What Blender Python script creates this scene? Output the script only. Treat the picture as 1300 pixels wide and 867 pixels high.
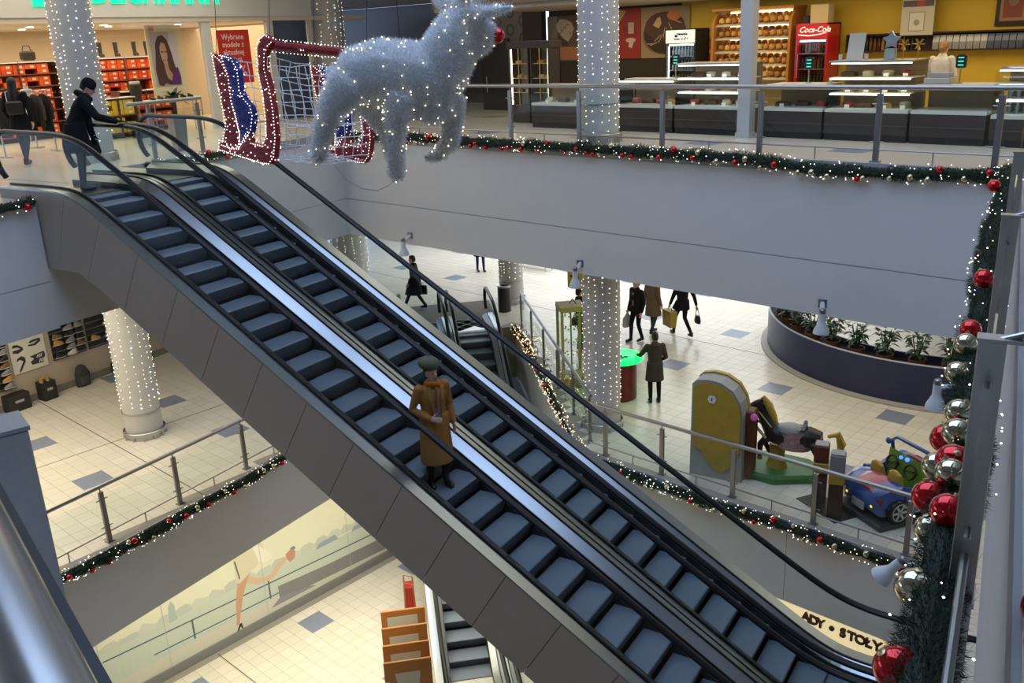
import bpy, bmesh, math, random
import numpy as np
from mathutils import Vector, Matrix
from mathutils.bvhtree import BVHTree

for o in list(bpy.data.objects):
    bpy.data.objects.remove(o, do_unlink=True)
SC = bpy.context.scene
COL = SC.collection
PI = math.pi
R = math.radians

# ------------------------------------------------------------------ camera
FPX = 1165.0
YAW, PITCH, ROLL = R(133.3), R(18.39), R(-2.5)
CAM = Vector((0, 0, 2.05))
fw = Vector((math.cos(YAW) * math.cos(PITCH), math.sin(YAW) * math.cos(PITCH), -math.sin(PITCH)))
rt = fw.cross(Vector((0, 0, 1))).normalized()
up = rt.cross(fw)
rt2 = math.cos(ROLL) * rt + math.sin(ROLL) * up
up2 = -math.sin(ROLL) * rt + math.cos(ROLL) * up
cd = bpy.data.cameras.new('camera')
cam = bpy.data.objects.new('camera', cd)
COL.objects.link(cam)
m = Matrix((rt2, up2, -fw)).transposed().to_4x4()
m.translation = CAM
cam.matrix_world = m
cd.sensor_fit = 'HORIZONTAL'
cd.sensor_width = 36.0
cd.lens = FPX / 1300 * 36
cd.clip_start = 0.05
cd.clip_end = 300
SC.camera = cam

# ------------------------------------------------------------------ world: overcast winter light through the open atrium roof
w = bpy.data.worlds.new('sky')
SC.world = w
w.use_nodes = True
bg = w.node_tree.nodes['Background']
bg.inputs['Color'].default_value = (0.50, 0.67, 1.0, 1)
bg.inputs['Strength'].default_value = 3.4
vs = SC.view_settings
vs.view_transform = 'Standard'
vs.look = 'None'
vs.gamma = 1
vs.exposure = 0.0
vs.use_curve_mapping = False

def area(name, loc, size, power, color, rot=(0, 0, 0), spread=None):
    ld = bpy.data.lights.new(name, 'AREA')
    ld.shape = 'RECTANGLE'
    ld.size, ld.size_y = size
    ld.energy = power
    ld.color = color
    if spread:
        ld.spread = spread
    o = bpy.data.objects.new(name, ld)
    COL.objects.link(o)
    o.location = loc
    o.rotation_euler = rot
    return o

# opening of the skylight in the atrium roof
SKY_X0, SKY_X1, SKY_Y0, SKY_Y1, ROOF_Z = -13.0, -1.5, 1.5, 12.0, 8.6

WARM = (1.0, 0.86, 0.62)
NEUT = (1.0, 0.93, 0.80)
COOL = (0.80, 0.90, 1.0)
GOLD = (1.0, 0.74, 0.36)

# ------------------------------------------------------------------ frame of the escalator side of the hall (11 degrees off the far shops)
TH = R(11)
E_ = Vector((math.cos(TH), math.sin(TH), 0))
N_ = Vector((-math.sin(TH), math.cos(TH), 0))
def W(u, v, z=0.0):
    return E_ * u + N_ * v + Vector((0, 0, z))
MID, LOW = -6.1, -11.0
T30 = math.tan(R(30))

# ---- ceiling lamps of the three storeys and an added far daylight fill (area lamps in the soffits)
def lamps():
    area('daylight_fill_middle_far', (-19, 27, -2.62), (18, 10), 1300, (.90, .95, 1.0))  # added area light standing in for daylight from windows beyond
    area('lamp_middle_right', (-7.0, 17.4, -2.62), (9, 4.5), 170, (1.0, .91, .75))
    area('lamp_middle_left', tuple(W(-17.6, 8.5, -2.05)), (6.0, 12), 700, (1.0, .90, .70), rot=(0, 0, TH))
    area('lamp_lower', (-14.2, 9.5, -7.80), (5.0, 9), 400, (1.0, .92, .70))
    area('lamp_lower_right', (-8, 18, -7.85), (6, 6), 150, (1.0, .90, .68))
    area('lamp_bakery', (-8.5, 18.6, 2.62), (16, 2.5), 270, (1.0, .80, .46))
    area('lamp_shoe_shop', tuple(W(-23.2, 15, 2.70)), (4, 14), 520, (1.0, .80, .55), rot=(0, 0, TH))
    area('lamp_upper_left', tuple(W(-18, 13, 4.5)), (4, 10), 260, (1.0, .90, .75), rot=(0, 0, TH))
    area('lamp_upper_far', (-9, 15.3, 4.5), (14, 1.5), 170, (1.0, .92, .80))
lamps()

# ------------------------------------------------------------------ helpers
def link(o, parent=None):
    COL.objects.link(o)
    if parent is not None:
        o.parent = parent
    return o

def tag(o, label=None, cat=None, group=None, kind=None):
    if label: o['label'] = label
    if cat: o['category'] = cat
    if group: o['group'] = group
    if kind: o['kind'] = kind
    return o

def thing(name, label, cat, loc=(0, 0, 0), rz=0.0, group=None):
    o = bpy.data.objects.new(name, None)
    o.empty_display_size = 0.1
    COL.objects.link(o)
    o.location = loc
    o.rotation_euler = (0, 0, rz)
    return tag(o, label, cat, group)

def copy_tree(o, parent=None):
    c = o.copy()
    COL.objects.link(c)
    c.parent = parent
    for ch in list(o.children):
        copy_tree(ch, c)
    return c

class MB:
    """collects shapes; build() links them as one mesh object"""
    def __init__(s):
        s.v = []; s.f = []; s.m = []; s.cur = 0
    def mat(s, i):
        s.cur = i; return s
    def add(s, vs, fs):
        o = len(s.v)
        s.v += [tuple(p) for p in vs]
        s.f += [tuple(i + o for i in f) for f in fs]
        s.m += [s.cur] * len(fs)
        return s
    def box(s, c, sz, rz=0.0, bev=0.0):
        x, y, z = sz[0] / 2, sz[1] / 2, sz[2] / 2
        cs, sn = math.cos(rz), math.sin(rz)
        def tr(p): return (c[0] + p[0] * cs - p[1] * sn, c[1] + p[0] * sn + p[1] * cs, c[2] + p[2])
        if bev <= 0:
            pts = [(-x, -y, -z), (x, -y, -z), (x, y, -z), (-x, y, -z), (-x, -y, z), (x, -y, z), (x, y, z), (-x, y, z)]
            return s.add([tr(p) for p in pts], [(0, 3, 2, 1), (4, 5, 6, 7), (0, 1, 5, 4), (1, 2, 6, 5), (2, 3, 7, 6), (3, 0, 4, 7)])
        b = min(bev, x * .9, y * .9, z * .9)
        rings = []
        for zz, ins in ((-z, b), (-z + b, 0), (z - b, 0), (z, b)):
            X, Y = x - ins, y - ins
            bb = b * (0.6 if ins == 0 else 0.3)
            rings.append([tr(p + (zz,)) for p in ((-X + bb, -Y), (X - bb, -Y), (X, -Y + bb), (X, Y - bb), (X - bb, Y), (-X + bb, Y), (-X, Y - bb), (-X, -Y + bb))])
        return s.loft(rings, caps=True)
    def mm(s, a, b):
        return s.box([(a[i] + b[i]) / 2 for i in range(3)], [abs(b[i] - a[i]) for i in range(3)])
    def loft(s, rings, caps=True, closed=True):
        n = len(rings[0]); vs = [p for r in rings for p in r]; fs = []
        for i in range(len(rings) - 1):
            for j in range(n if closed else n - 1):
                k = (j + 1) % n
                fs.append((i * n + j, i * n + k, (i + 1) * n + k, (i + 1) * n + j))
        if caps:
            fs.append(tuple(range(n - 1, -1, -1)))
            fs.append(tuple((len(rings) - 1) * n + j for j in range(n)))
        return s.add(vs, fs)
    def prism(s, poly, axis, a, b):
        """poly: 2D points; axis 'x','y','z' = extrusion axis from a to b"""
        def p3(p, t):
            return {'x': (t, p[0], p[1]), 'y': (p[0], t, p[1]), 'z': (p[0], p[1], t)}[axis]
        return s.loft([[p3(p, a) for p in poly], [p3(p, b) for p in poly]])
    def tube(s, path, r, n=8, caps=True, sq=None):
        P = [Vector(p) for p in path]
        rr = r if isinstance(r, (list, tuple)) else [r] * len(P)
        rings = []; ref = None
        for i, p in enumerate(P):
            t = (P[min(i + 1, len(P) - 1)] - P[max(i - 1, 0)])
            if t.length < 1e-9: t = Vector((0, 0, 1))
            t.normalize()
            if ref is None:
                ref = Vector((0, 0, 1)) if abs(t.z) < 0.9 else Vector((1, 0, 0))
            a = (ref - t * ref.dot(t))
            if a.length < 1e-6: a = t.orthogonal()
            a.normalize(); b = t.cross(a); ref = a
            k = sq or 1.0
            rings.append([p + (a * math.cos(2 * PI * j / n) * k + b * math.sin(2 * PI * j / n)) * rr[i] for j in range(n)])
        return s.loft(rings, caps)
    def lathe(s, prof, c=(0, 0, 0), n=24, a0=0.0, a1=2 * PI, caps=True):
        full = abs(a1 - a0 - 2 * PI) < 1e-6
        k = n if full else n + 1
        rings = []
        for r, z in prof:
            rings.append([(c[0] + r * math.cos(a0 + (a1 - a0) * j / n), c[1] + r * math.sin(a0 + (a1 - a0) * j / n), c[2] + z) for j in range(k)])
        return s.loft(rings, caps, closed=full)
    def sphere(s, c, r, n=10, sc=(1, 1, 1)):
        prof = [(math.sin(PI * i / (n // 2 + 1)) , -math.cos(PI * i / (n // 2 + 1))) for i in range(0, n // 2 + 2)]
        rings = []
        for a, z in prof:
            a = max(a, 0.02)
            rings.append([(c[0] + r * a * math.cos(2 * PI * j / n) * sc[0], c[1] + r * a * math.sin(2 * PI * j / n) * sc[1], c[2] + r * z * sc[2]) for j in range(n)])
        return s.loft(rings, True)
    def octa(s, c, r):
        x, y, z = c
        return s.add([(x + r, y, z), (x - r, y, z), (x, y + r, z), (x, y - r, z), (x, y, z + r), (x, y, z - r)],
                     [(0, 2, 4), (2, 1, 4), (1, 3, 4), (3, 0, 4), (2, 0, 5), (1, 2, 5), (3, 1, 5), (0, 3, 5)])
    def mesh(s, name, mats, smooth=False):
        me = bpy.data.meshes.new(name)
        me.from_pydata(s.v, [], s.f)
        mats = mats if isinstance(mats, (list, tuple)) else [mats]
        for q in mats: me.materials.append(q)
        if len(mats) > 1:
            me.polygons.foreach_set('material_index', s.m)
        me.update()
        bm = bmesh.new(); bm.from_mesh(me)
        bmesh.ops.recalc_face_normals(bm, faces=bm.faces)
        bm.to_mesh(me); bm.free()
        if smooth:
            me.polygons.foreach_set('use_smooth', [True] * len(me.polygons))
            try: me.set_sharp_from_angle(angle=R(38))
            except Exception: pass
        return me
    def build(s, name, mats, parent=None, smooth=False, loc=None, rz=None):
        o = bpy.data.objects.new(name, s.mesh(name, mats, smooth))
        link(o, parent)
        if loc is not None: o.location = loc
        if rz is not None: o.rotation_euler = (0, 0, rz)
        return o

def fastmesh(name, V, F, mats, parent=None, mi=None):
    """numpy arrays -> object (no normal fixing)"""
    me = bpy.data.meshes.new(name)
    V = np.asarray(V, np.float32); F = np.asarray(F, np.int32)
    k = F.shape[1]
    me.vertices.add(len(V)); me.vertices.foreach_set('co', V.ravel())
    me.loops.add(F.size); me.loops.foreach_set('vertex_index', F.ravel())
    me.polygons.add(len(F))
    me.polygons.foreach_set('loop_start', np.arange(0, F.size, k, dtype=np.int32))
    for q in (mats if isinstance(mats, (list, tuple)) else [mats]): me.materials.append(q)
    if mi is not None: me.polygons.foreach_set('material_index', np.asarray(mi, np.int32))
    me.update(calc_edges=True); me.validate()
    me.shade_flat()
    o = bpy.data.objects.new(name, me)
    return link(o, parent)

# ------------------------------------------------------------------ materials (all procedural)
MATS = {}
def mat(name, col, rough=0.5, metal=0.0, emit=0.0, ecol=None, var=0.0, scale=8.0, bump=0.0, trans=0.0, alpha=1.0, spec=0.5, coat=0.0, aniso=None, ior=1.45):
    if name in MATS: return MATS[name]
    q = bpy.data.materials.new(name); q.use_nodes = True
    nt = q.node_tree; b = nt.nodes['Principled BSDF']
    c4 = (col[0], col[1], col[2], 1)
    b.inputs['Base Color'].default_value = c4
    b.inputs['Roughness'].default_value = rough
    b.inputs['Metallic'].default_value = metal
    b.inputs['Specular IOR Level'].default_value = spec
    b.inputs['IOR'].default_value = ior
    if coat: b.inputs['Coat Weight'].default_value = coat
    if trans: b.inputs['Transmission Weight'].default_value = trans
    if alpha < 1: b.inputs['Alpha'].default_value = alpha
    if emit:
        b.inputs['Emission Color'].default_value = tuple(ecol or col) + (1,)
        b.inputs['Emission Strength'].default_value = emit
    if var or bump or aniso:
        tc = nt.nodes.new('ShaderNodeTexCoord')
        nz = nt.nodes.new('ShaderNodeTexNoise')
        nz.inputs['Scale'].default_value = scale
        nz.inputs['Detail'].default_value = 4
        src = tc.outputs['Object']
        if aniso:
            mp = nt.nodes.new('ShaderNodeMapping'); mp.inputs['Scale'].default_value = aniso
            nt.links.new(src, mp.inputs['Vector']); src = mp.outputs['Vector']
        nt.links.new(src, nz.inputs['Vector'])
        if var:
            mx = nt.nodes.new('ShaderNodeMix'); mx.data_type = 'RGBA'
            mx.inputs[6].default_value = tuple(max(0, x * (1 - var)) for x in col) + (1,)
            mx.inputs[7].default_value = tuple(min(1, x * (1 + var)) for x in col) + (1,)
            nt.links.new(nz.outputs['Fac'], mx.inputs[0])
            nt.links.new(mx.outputs[2], b.inputs['Base Color'])
        if bump:
            bp = nt.nodes.new('ShaderNodeBump'); bp.inputs['Strength'].default_value = bump
            bp.inputs['Distance'].default_value = 0.01
            nt.links.new(nz.outputs['Fac'], bp.inputs['Height'])
            nt.links.new(bp.outputs['Normal'], b.inputs['Normal'])
    MATS[name] = q
    return q

def glassmat(name, tint=(0.955, 0.985, 0.975), refl=1.0, rough=0.02):
    """thin architectural pane: mostly clear, fresnel reflection"""
    if name in MATS: return MATS[name]
    q = bpy.data.materials.new(name); q.use_nodes = True
    nt = q.node_tree; nt.nodes.clear()
    out = nt.nodes.new('ShaderNodeOutputMaterial')
    tr = nt.nodes.new('ShaderNodeBsdfTransparent'); tr.inputs['Color'].default_value = tint + (1,)
    gl = nt.nodes.new('ShaderNodeBsdfGlossy'); gl.inputs['Roughness'].default_value = rough
    gl.inputs['Color'].default_value = (0.95, 1, 1, 1)
    lw = nt.nodes.new('ShaderNodeLayerWeight'); lw.inputs['Blend'].default_value = 0.5
    pw = nt.nodes.new('ShaderNodeMath'); pw.operation = 'POWER'; pw.inputs[1].default_value = 5.0
    ml = nt.nodes.new('ShaderNodeMath'); ml.operation = 'MULTIPLY_ADD'; ml.inputs[1].default_value = 0.42 * refl; ml.inputs[2].default_value = 0.013 * refl
    nt.links.new(lw.outputs['Facing'], pw.inputs[0]); nt.links.new(pw.outputs[0], ml.inputs[0])
    mx = nt.nodes.new('ShaderNodeMixShader')
    nt.links.new(ml.outputs[0], mx.inputs[0])
    nt.links.new(tr.outputs[0], mx.inputs[1]); nt.links.new(gl.outputs[0], mx.inputs[2])
    nt.links.new(mx.outputs[0], out.inputs['Surface'])
    MATS[name] = q
    return q

M_plaster = mat('plaster_white', (0.62, 0.62, 0.62), 0.75, var=0.03, scale=3)
M_ledge = mat('ledge_grey', (0.36, 0.36, 0.37), 0.6)
M_ceil = mat('ceiling_white', (0.62, 0.60, 0.57), 0.8)
M_tile = mat('tile_cream', (0.66, 0.62, 0.53), 0.24, var=0.06, scale=1.3)
M_tile2 = mat('tile_cream_light', (0.69, 0.65, 0.56), 0.24, var=0.05, scale=1.3)
M_tileu = mat('tile_upper', (0.60, 0.56, 0.48), 0.22, var=0.05, scale=.6)
M_tileb = mat('tile_blue', (0.22, 0.25, 0.33), 0.28, var=0.08, scale=5)
M_grout = mat('grout', (0.30, 0.28, 0.24), 0.8)
M_joint = mat('joint_dark', (0.12, 0.11, 0.10), 0.8)
M_steel = mat('brushed_steel', (0.50, 0.50, 0.50), 0.32, 1.0, var=0.12, scale=6, aniso=(1, 30, 30))
M_steeld = mat('steel_dark', (0.30, 0.30, 0.31), 0.38, 1.0)
M_rail = mat('rail_steel', (0.38, 0.38, 0.38), 0.35, 1.0)
M_clad = mat('cladding_greybrown', (0.50, 0.435, 0.375), 0.55, 0.0, var=0.04, scale=4)
M_deck = mat('deck_steel', (0.37, 0.39, 0.41), 0.28, 1.0, var=0.10, scale=5, aniso=(1.5, 40, 40))
M_rubber = mat('rubber_black', (0.010, 0.010, 0.012), 0.32, spec=.3)
M_black = mat('black', (0.01, 0.01, 0.012), 0.45)
M_skirt = mat('skirt_dark', (0.03, 0.03, 0.03), 0.4, 0.3)
M_step = mat('step_tread', (0.185, 0.215, 0.265), 0.5, 0.2, var=0.12, scale=10, aniso=(2, 60, 2), bump=0.3)
M_riser = mat('step_riser', (0.085, 0.095, 0.115), 0.5, 0.2, var=0.1, scale=10, aniso=(2, 60, 2), bump=0.3)
M_glass = glassmat('rail_glass')
M_glass2 = glassmat('clear_pane', (0.96, 0.98, 0.97), 0.8)
M_bulb = mat('bulb_warm', (1, 0.9, 0.7), 0.4, emit=6, ecol=(1.0, 0.84, 0.56))
M_bulbg = mat('bulb_gold', (1, 0.75, 0.4), 0.4, emit=5, ecol=(1.0, 0.62, 0.26))
M_bulbw = mat('bulb_white', (1, 1, 1), 0.4, emit=6, ecol=(1.0, 0.93, 0.84))
M_bulbb = mat('bulb_blue', (0.7, 0.8, 1), 0.4, emit=7, ecol=(0.50, 0.68, 1.0))
M_wire = mat('wire_pale', (0.5, 0.5, 0.5), 0.5)
M_wired = mat('wire_dark', (0.03, 0.03, 0.03), 0.5)
M_white = mat('white_paint', (0.75, 0.75, 0.74), 0.4)
M_col = mat('column_paint', (0.50, 0.49, 0.47), 0.5)
M_red = mat('red_gloss', (0.60, 0.015, 0.02), 0.16, coat=0.6)
# ================================================================== STRUCTURE
def struct(name, mb, mats, parent=None, smooth=False):
    o = mb.build(name, mats, parent, smooth)
    if parent is None: o['kind'] = 'structure'
    return o

def xy(p): return (p[0], p[1])

K1 = Vector((-18.66, 14.0, 0)); K2 = Vector((-3.67, 14.0, 0)); K3 = Vector((-0.25, 0.95, 0)); SO = Vector((.24, 0, 0))
LAND_V0, LAND_V1 = 7.93, 11.05

# -- upper floor slabs
def slab(name, poly, z0, z1, mats=M_plaster):
    b = MB(); b.prism([xy(p) for p in poly], 'z', z0, z1)
    return struct(name, b, mats)
up_far = slab('floor_upper_far', [K1, K2 + SO, (-3.42, 40), (-18.66, 40)], -2.50, -0.004)
up_left = slab('floor_upper_left', [W(-15.65, LAND_V1), K1, (-18.66, 40), (-46, 40), W(-46, LAND_V1)], -2.50, -0.004)
up_land = slab('floor_upper_landing', [W(-13.42, LAND_V0), W(-13.42, LAND_V1), W(-46, LAND_V1), W(-46, LAND_V0)], -1.98, -0.004)
up_near = slab('floor_upper_near_left', [W(-13.4, -10), W(-13.4, LAND_V0), W(-46, LAND_V0), W(-46, -10)], -1.98, -0.004)
up_right = slab('floor_upper_right', [K2 + SO, K3 + SO, (9, 0.95), (9, 40), (-3.42, 40)], -2.50, -0.004)
up_here = slab('floor_upper_near', [W(-13.4, -10), W(-13.4, 1.0), (K3.x, K3.y), (9, 0.95), (9, -10)], -1.98, -0.004)

# -- fascia boards around the void (two bands with a shadow joint) and the grey ledge under the garlands
def fascia(parent, p, q, z_top, z_joint, z_bot, nrm, ledge=0.20):
    p = Vector(p[:2] + (0,)) if isinstance(p, tuple) else Vector((p[0], p[1], 0))
    q = Vector((q[0], q[1], 0))
    d = (q - p); L = d.length; d.normalize(); nn = Vector(nrm).normalized()
    rz = math.atan2(d.y, d.x)
    for za, zb, mt, nm, th in ((z_top - ledge, z_top, M_ledge, 'ledge', .030), (z_joint + .008, z_top - ledge - .006, M_plaster, 'fascia_panel', .022), (z_bot, z_joint - .008, M_plaster, 'fascia_panel', .022)):
        c = (p + q) / 2 + nn * (th / 2 + .001)
        b = MB(); b.box((0, 0, 0), (L, th, zb - za))
        b.build(nm, mt, parent, loc=(c.x, c.y, (za + zb) / 2), rz=rz)
fascia(up_far, K1, K2 + SO, 0, -1.62, -2.52, (0, -1, 0))
fascia(up_left, W(-15.65, LAND_V1), K1, 0, -1.62, -2.52, E_)
fascia(up_near, W(-13.4, -6), W(-13.4, LAND_V0 - .01), 0, -1.25, -2.0, E_, ledge=.08)
fascia(up_right, K3 + SO, K2 + SO, 0, -1.62, -2.52, (-.97, -.24, 0))

# -- middle floor
psi = R(-38)
D_ = Vector((math.cos(psi), math.sin(psi), 0)); WV = Vector((-math.sin(psi), math.cos(psi), 0))
def S(s, w_, z=0.0): return D_ * s + WV * w_ + Vector((0, 0, z))
mid_edge_L = W(-13.6, 16.55)
holeA, holeB, holeC = S(-25.6, 0.45), S(-25.6, 4.05), Vector((-10.79, 13.42, 0))
mid_poly = [W(-13.6, -6), mid_edge_L, holeA, holeB, holeC, Vector((-3.6, 13.42, 0)), W(-.9, 13.1), W(-.9, 7.2), W(6, 7.2), (9, 40), (-46, 40), W(-46, -6)]
b = MB(); b.prism([xy(p) for p in mid_poly], 'z', -7.70, MID - .0015)
fl_mid = struct('floor_middle', b, M_grout)
fl_mid_f = []
def fasc1(parent, p, q, zt, zb, nrm, ledge=.16):
    p = Vector((p[0], p[1], 0)); q = Vector((q[0], q[1], 0)); d = (q - p).normalized(); nn = Vector(nrm).normalized()
    rz = math.atan2(d.y, d.x)
    for za, z2, mt, nm, th in ((zt - ledge, zt, M_ledge, 'ledge', .03), (zb, zt - ledge - .005, M_plaster, 'fascia_panel', .022)):
        c = (p + q) / 2 + nn * (th / 2 + .001)
        b = MB(); b.box((0, 0, 0), ((q - p).length, th, z2 - za))
        b.build(nm, mt, parent, loc=(c.x, c.y, (za + z2) / 2), rz=rz)
fasc1(fl_mid, W(-13.6, -6), mid_edge_L, MID, -7.71, E_, .06)
fasc1(fl_mid, holeB, holeC, MID, -7.71, -WV)
# the right-hand edge is faced in boards with visible butt joints
for xa, xb in ((-10.79, -6.26), (-6.25, -3.6)):
    fasc1(fl_mid, (xa, 13.42), (xb, 13.42), MID, -7.71, (0, -1, 0))

# -- lower floor
b = MB(); b.prism([(-40, -8), (9, -8), (9, 40), (-40, 40)], 'z', LOW - .3, LOW - .0015)
fl_low = struct('floor_lower', b, M_grout)

# -- tiles ------------------------------------------------------------
def inpoly(x, y, poly):
    c = False; j = len(poly) - 1
    for i in range(len(poly)):
        xi, yi = poly[i][0], poly[i][1]; xj, yj = poly[j][0], poly[j][1]
        if ((yi > y) != (yj > y)) and (x < (xj - xi) * (y - yi) / (yj - yi) + xi): c = not c
        j = i
    return c
def px(P):
    q = Vector(P) - CAM
    z = q.dot(fw)
    if z < .1: return None
    return (650 + FPX * q.dot(rt2) / z, 433.5 - FPX * q.dot(up2) / z, z)

TS = 0.313
_tile_cache = {}
def tile_mesh(mt, nx=1, ny=1):
    k = (mt.name, nx, ny)
    if k not in _tile_cache:
        b = MB(); x, y, g = nx * TS / 2 - .0036, ny * TS / 2 - .0036, .002
        b.add([(-x, -y, -.004), (x, -y, -.004), (x, y, -.004), (-x, y, -.004), (-x, -y, 0), (x, -y, 0), (x, y, 0), (-x, y, 0)], [(4, 5, 6, 7), (0, 1, 5, 4), (1, 2, 6, 5), (2, 3, 7, 6), (3, 0, 4, 7)])
        _tile_cache[k] = b.mesh('tile', mt)
    return _tile_cache[k]

def lay_tiles(floor, poly, z, region, ox, oy, bx, by, nobj, seed, keep=None, stagger=0):
    """tiles on the X/Y grid; blue double tiles every bx, by tiles; nobj largest become objects, the rest one joined part"""
    rnd = random.Random(seed)
    cells = []; blues = []
    x0, x1, y0, y1 = region
    i0, i1 = int((x0 - ox) / TS) - 1, int((x1 - ox) / TS) + 1
    j0, j1 = int((y0 - oy) / TS) - 1, int((y1 - oy) / TS) + 1
    for i in range(i0, i1):
        for j in range(j0, j1):
            x, y = ox + (i + .5) * TS, oy + (j + .5) * TS
            if not (x0 < x < x1 and y0 < y < y1) or not all(inpoly(x + a * TS * .5, y + c * TS * .5, poly) for a, c in ((-1, -1), (1, -1), (1, 1), (-1, 1))): continue
            p = px((x, y, z))
            if p is None or not (-400 < p[0] < 1700 and -200 < p[1] < 1300): continue
            if i % bx in (0, 1) and j % by in (0, 1):
                if i % bx == 0 and j % by == 0: blues.append((x + TS / 2, y + TS / 2))
                continue
            p2 = px((x + TS, y, z)); p3 = px((x, y + TS, z))
            ar = abs((p2[0] - p[0]) * (p3[1] - p[1]) - (p2[1] - p[1]) * (p3[0] - p[0]))
            vis = 0 <= p[0] <= 1300 and 0 <= p[1] <= 867 and (keep is None or keep(p[0], p[1]))
            cells.append((ar if vis else 0, x, y))
    for x, y in blues:
        o = bpy.data.objects.new('tile', tile_mesh(M_tileb, 2, 2)); link(o, floor); o.location = (x, y, z)
        o['label'] = 'grey-blue double-size floor tile'
    cells.sort(reverse=True)
    for a, x, y in cells[:nobj]:
        o = bpy.data.objects.new('tile', tile_mesh(rnd.choice((M_tile, M_tile, M_tile2)))); link(o, floor); o.location = (x, y, z)
    rest = cells[nobj:]
    if rest:
        me = tile_mesh(M_tile)
        bv = np.array([v.co[:] for v in me.vertices]); bf = np.array([p.vertices[:] for p in me.polygons])
        ps = np.array([(x, y, z) for a, x, y in rest])
        V = (ps[:, None, :] + bv[None]).reshape(-1, 3)
        F = (np.arange(len(ps))[:, None, None] * len(bv) + bf[None]).reshape(-1, 4)
        o = fastmesh('tiles', V, F, [M_tile, M_tile2], floor, np.repeat([0 if rnd.random() < .66 else 1 for _ in rest], len(bf)))
        o['kind'] = 'stuff'
def keep_mid(x, y):
    # leave out what the big escalator hides
    a = 236 + .87 * (x - 106); lo = 345 + .98 * (x - 145)
    if x > 150 and a - 60 < y < lo - 25: return False
    return True
lay_tiles(fl_mid, mid_poly, MID, (-34, 3, 4, 34), -6.82, 18.57, 9, 10, 150, 3, keep_mid)
low_poly = [(-17.28, 0), (-5, 0), (-5, 13.9), (-17.28, 13.9)]
lay_tiles(fl_low, low_poly, LOW, (-17.3, -6, 2, 14), -16.77, 9.91, 10, 10, 150, 5)
up_all = [W(-15.6, LAND_V1 + .05), K1 + Vector((.05, .05, 0)), K2 + Vector((0, .05, 0)), (4, 14.05), (4, 21), (-24, 24), W(-20.4, 18), W(-20.4, 4), W(-13.5, 4), W(-13.5, LAND_V0), W(-14.3, LAND_V0), W(-14.3, LAND_V1)]
for fl_ in (up_far, up_left, up_land, up_near, up_right, up_here): fl_.data.materials[0] = M_plaster
def finish(parent, poly):
    b = MB(); b.prism([xy(p) for p in poly], 'z', -.0045, 0.0); b.build('floor_finish', M_tileu, parent)
finish(up_far, [K1, K2, (-3.66, 40), (-18.66, 40)])
finish(up_left, [W(-15.65, LAND_V1), K1, (-18.66, 40), (-46, 40), W(-46, LAND_V1)])
finish(up_land, [W(-14.35, LAND_V0), W(-14.35, LAND_V1), W(-46, LAND_V1), W(-46, LAND_V0)])
finish(up_near, [W(-13.4, -10), W(-13.4, LAND_V0), W(-46, LAND_V0), W(-46, -10)])
finish(up_right, [K2 + SO, K3 + SO, (9, 0.95), (9, 40), (-3.42, 40)])
for i in range(-4, 10):
    for j in range(0, 3):
        x, y = -6.4 - 2.82 * i, 15.3 + 3.13 * j - (0 if j else 0)
        if inpoly(x, y, up_all) and inpoly(x + .4, y - .4, up_all):
            o = bpy.data.objects.new('tile', tile_mesh(M_tileb, 2, 2)); link(o, up_far if x > -18.6 else up_left); o.location = (x, y, .002); o['label'] = 'grey-blue double-size floor tile'
def joint_strip(floor, a, b_, z):
    a = Vector(a); b_ = Vector(b_); d = b_ - a
    q = MB(); q.box((0, 0, 0), (d.length, .022, .006))
    q.build('expansion_joint', M_joint, floor, loc=((a.x + b_.x) / 2, (a.y + b_.y) / 2, z - .001), rz=math.atan2(d.y, d.x))
joint_strip(fl_mid, (-30, 20.87, 0), (-10.6, 20.87, 0), MID)
joint_strip(fl_mid, (-24.0, 7.45, 0), (-15.4, 7.45, 0), MID)
joint_strip(fl_mid, (-19.3, 4.5, 0), (-19.3, 12, 0), MID)
joint_strip(fl_low, (-17.2, 8.06, 0), (-9, 8.06, 0), LOW)
joint_strip(up_left, W(-20.3, 9.3), W(-14.6, 9.3), 0.0)

# -- walls closing the concourse
def wallbox(name, a, b_, z0, z1, mt, th=.2):
    a = Vector((a[0], a[1], 0)); b_ = Vector((b_[0], b_[1], 0)); d = b_ - a
    q = MB(); q.box((0, 0, 0), (d.length, th, z1 - z0))
    o = q.build(name, mt, None, loc=((a.x + b_.x) / 2, (a.y + b_.y) / 2, (z0 + z1) / 2), rz=math.atan2(d.y, d.x))
    o['kind'] = 'structure'
    return o
M_wallb = mat('wall_beige', (0.55, 0.50, 0.42), 0.7)
wallbox('wall_middle_far', (-46, 36), (9, 36), MID, -2.5, M_plaster)
wallbox('wall_middle_right', (6, 6), (6, 36), MID, -2.5, M_plaster)
wl_low = wallbox('wall_lower_left', (-17.42, -2), (-17.42, 13.5), LOW, -7.7, M_plaster)
wallbox('wall_lower_far', (-17.4, 26), (6, 26), LOW, -7.7, M_plaster)
wallbox('wall_lower_right', (6, -6), (6, 26), LOW, -7.7, M_plaster)
b = MB(); b.box((0, 0, 0), (11.0, .045, .22)); base_low = b.build('baseboard_lower_left', mat('base_grey', (.20, .20, .20), .6), None, loc=(-17.295, 8.0, LOW + .11), rz=PI / 2); base_low['kind'] = 'structure'

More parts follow.
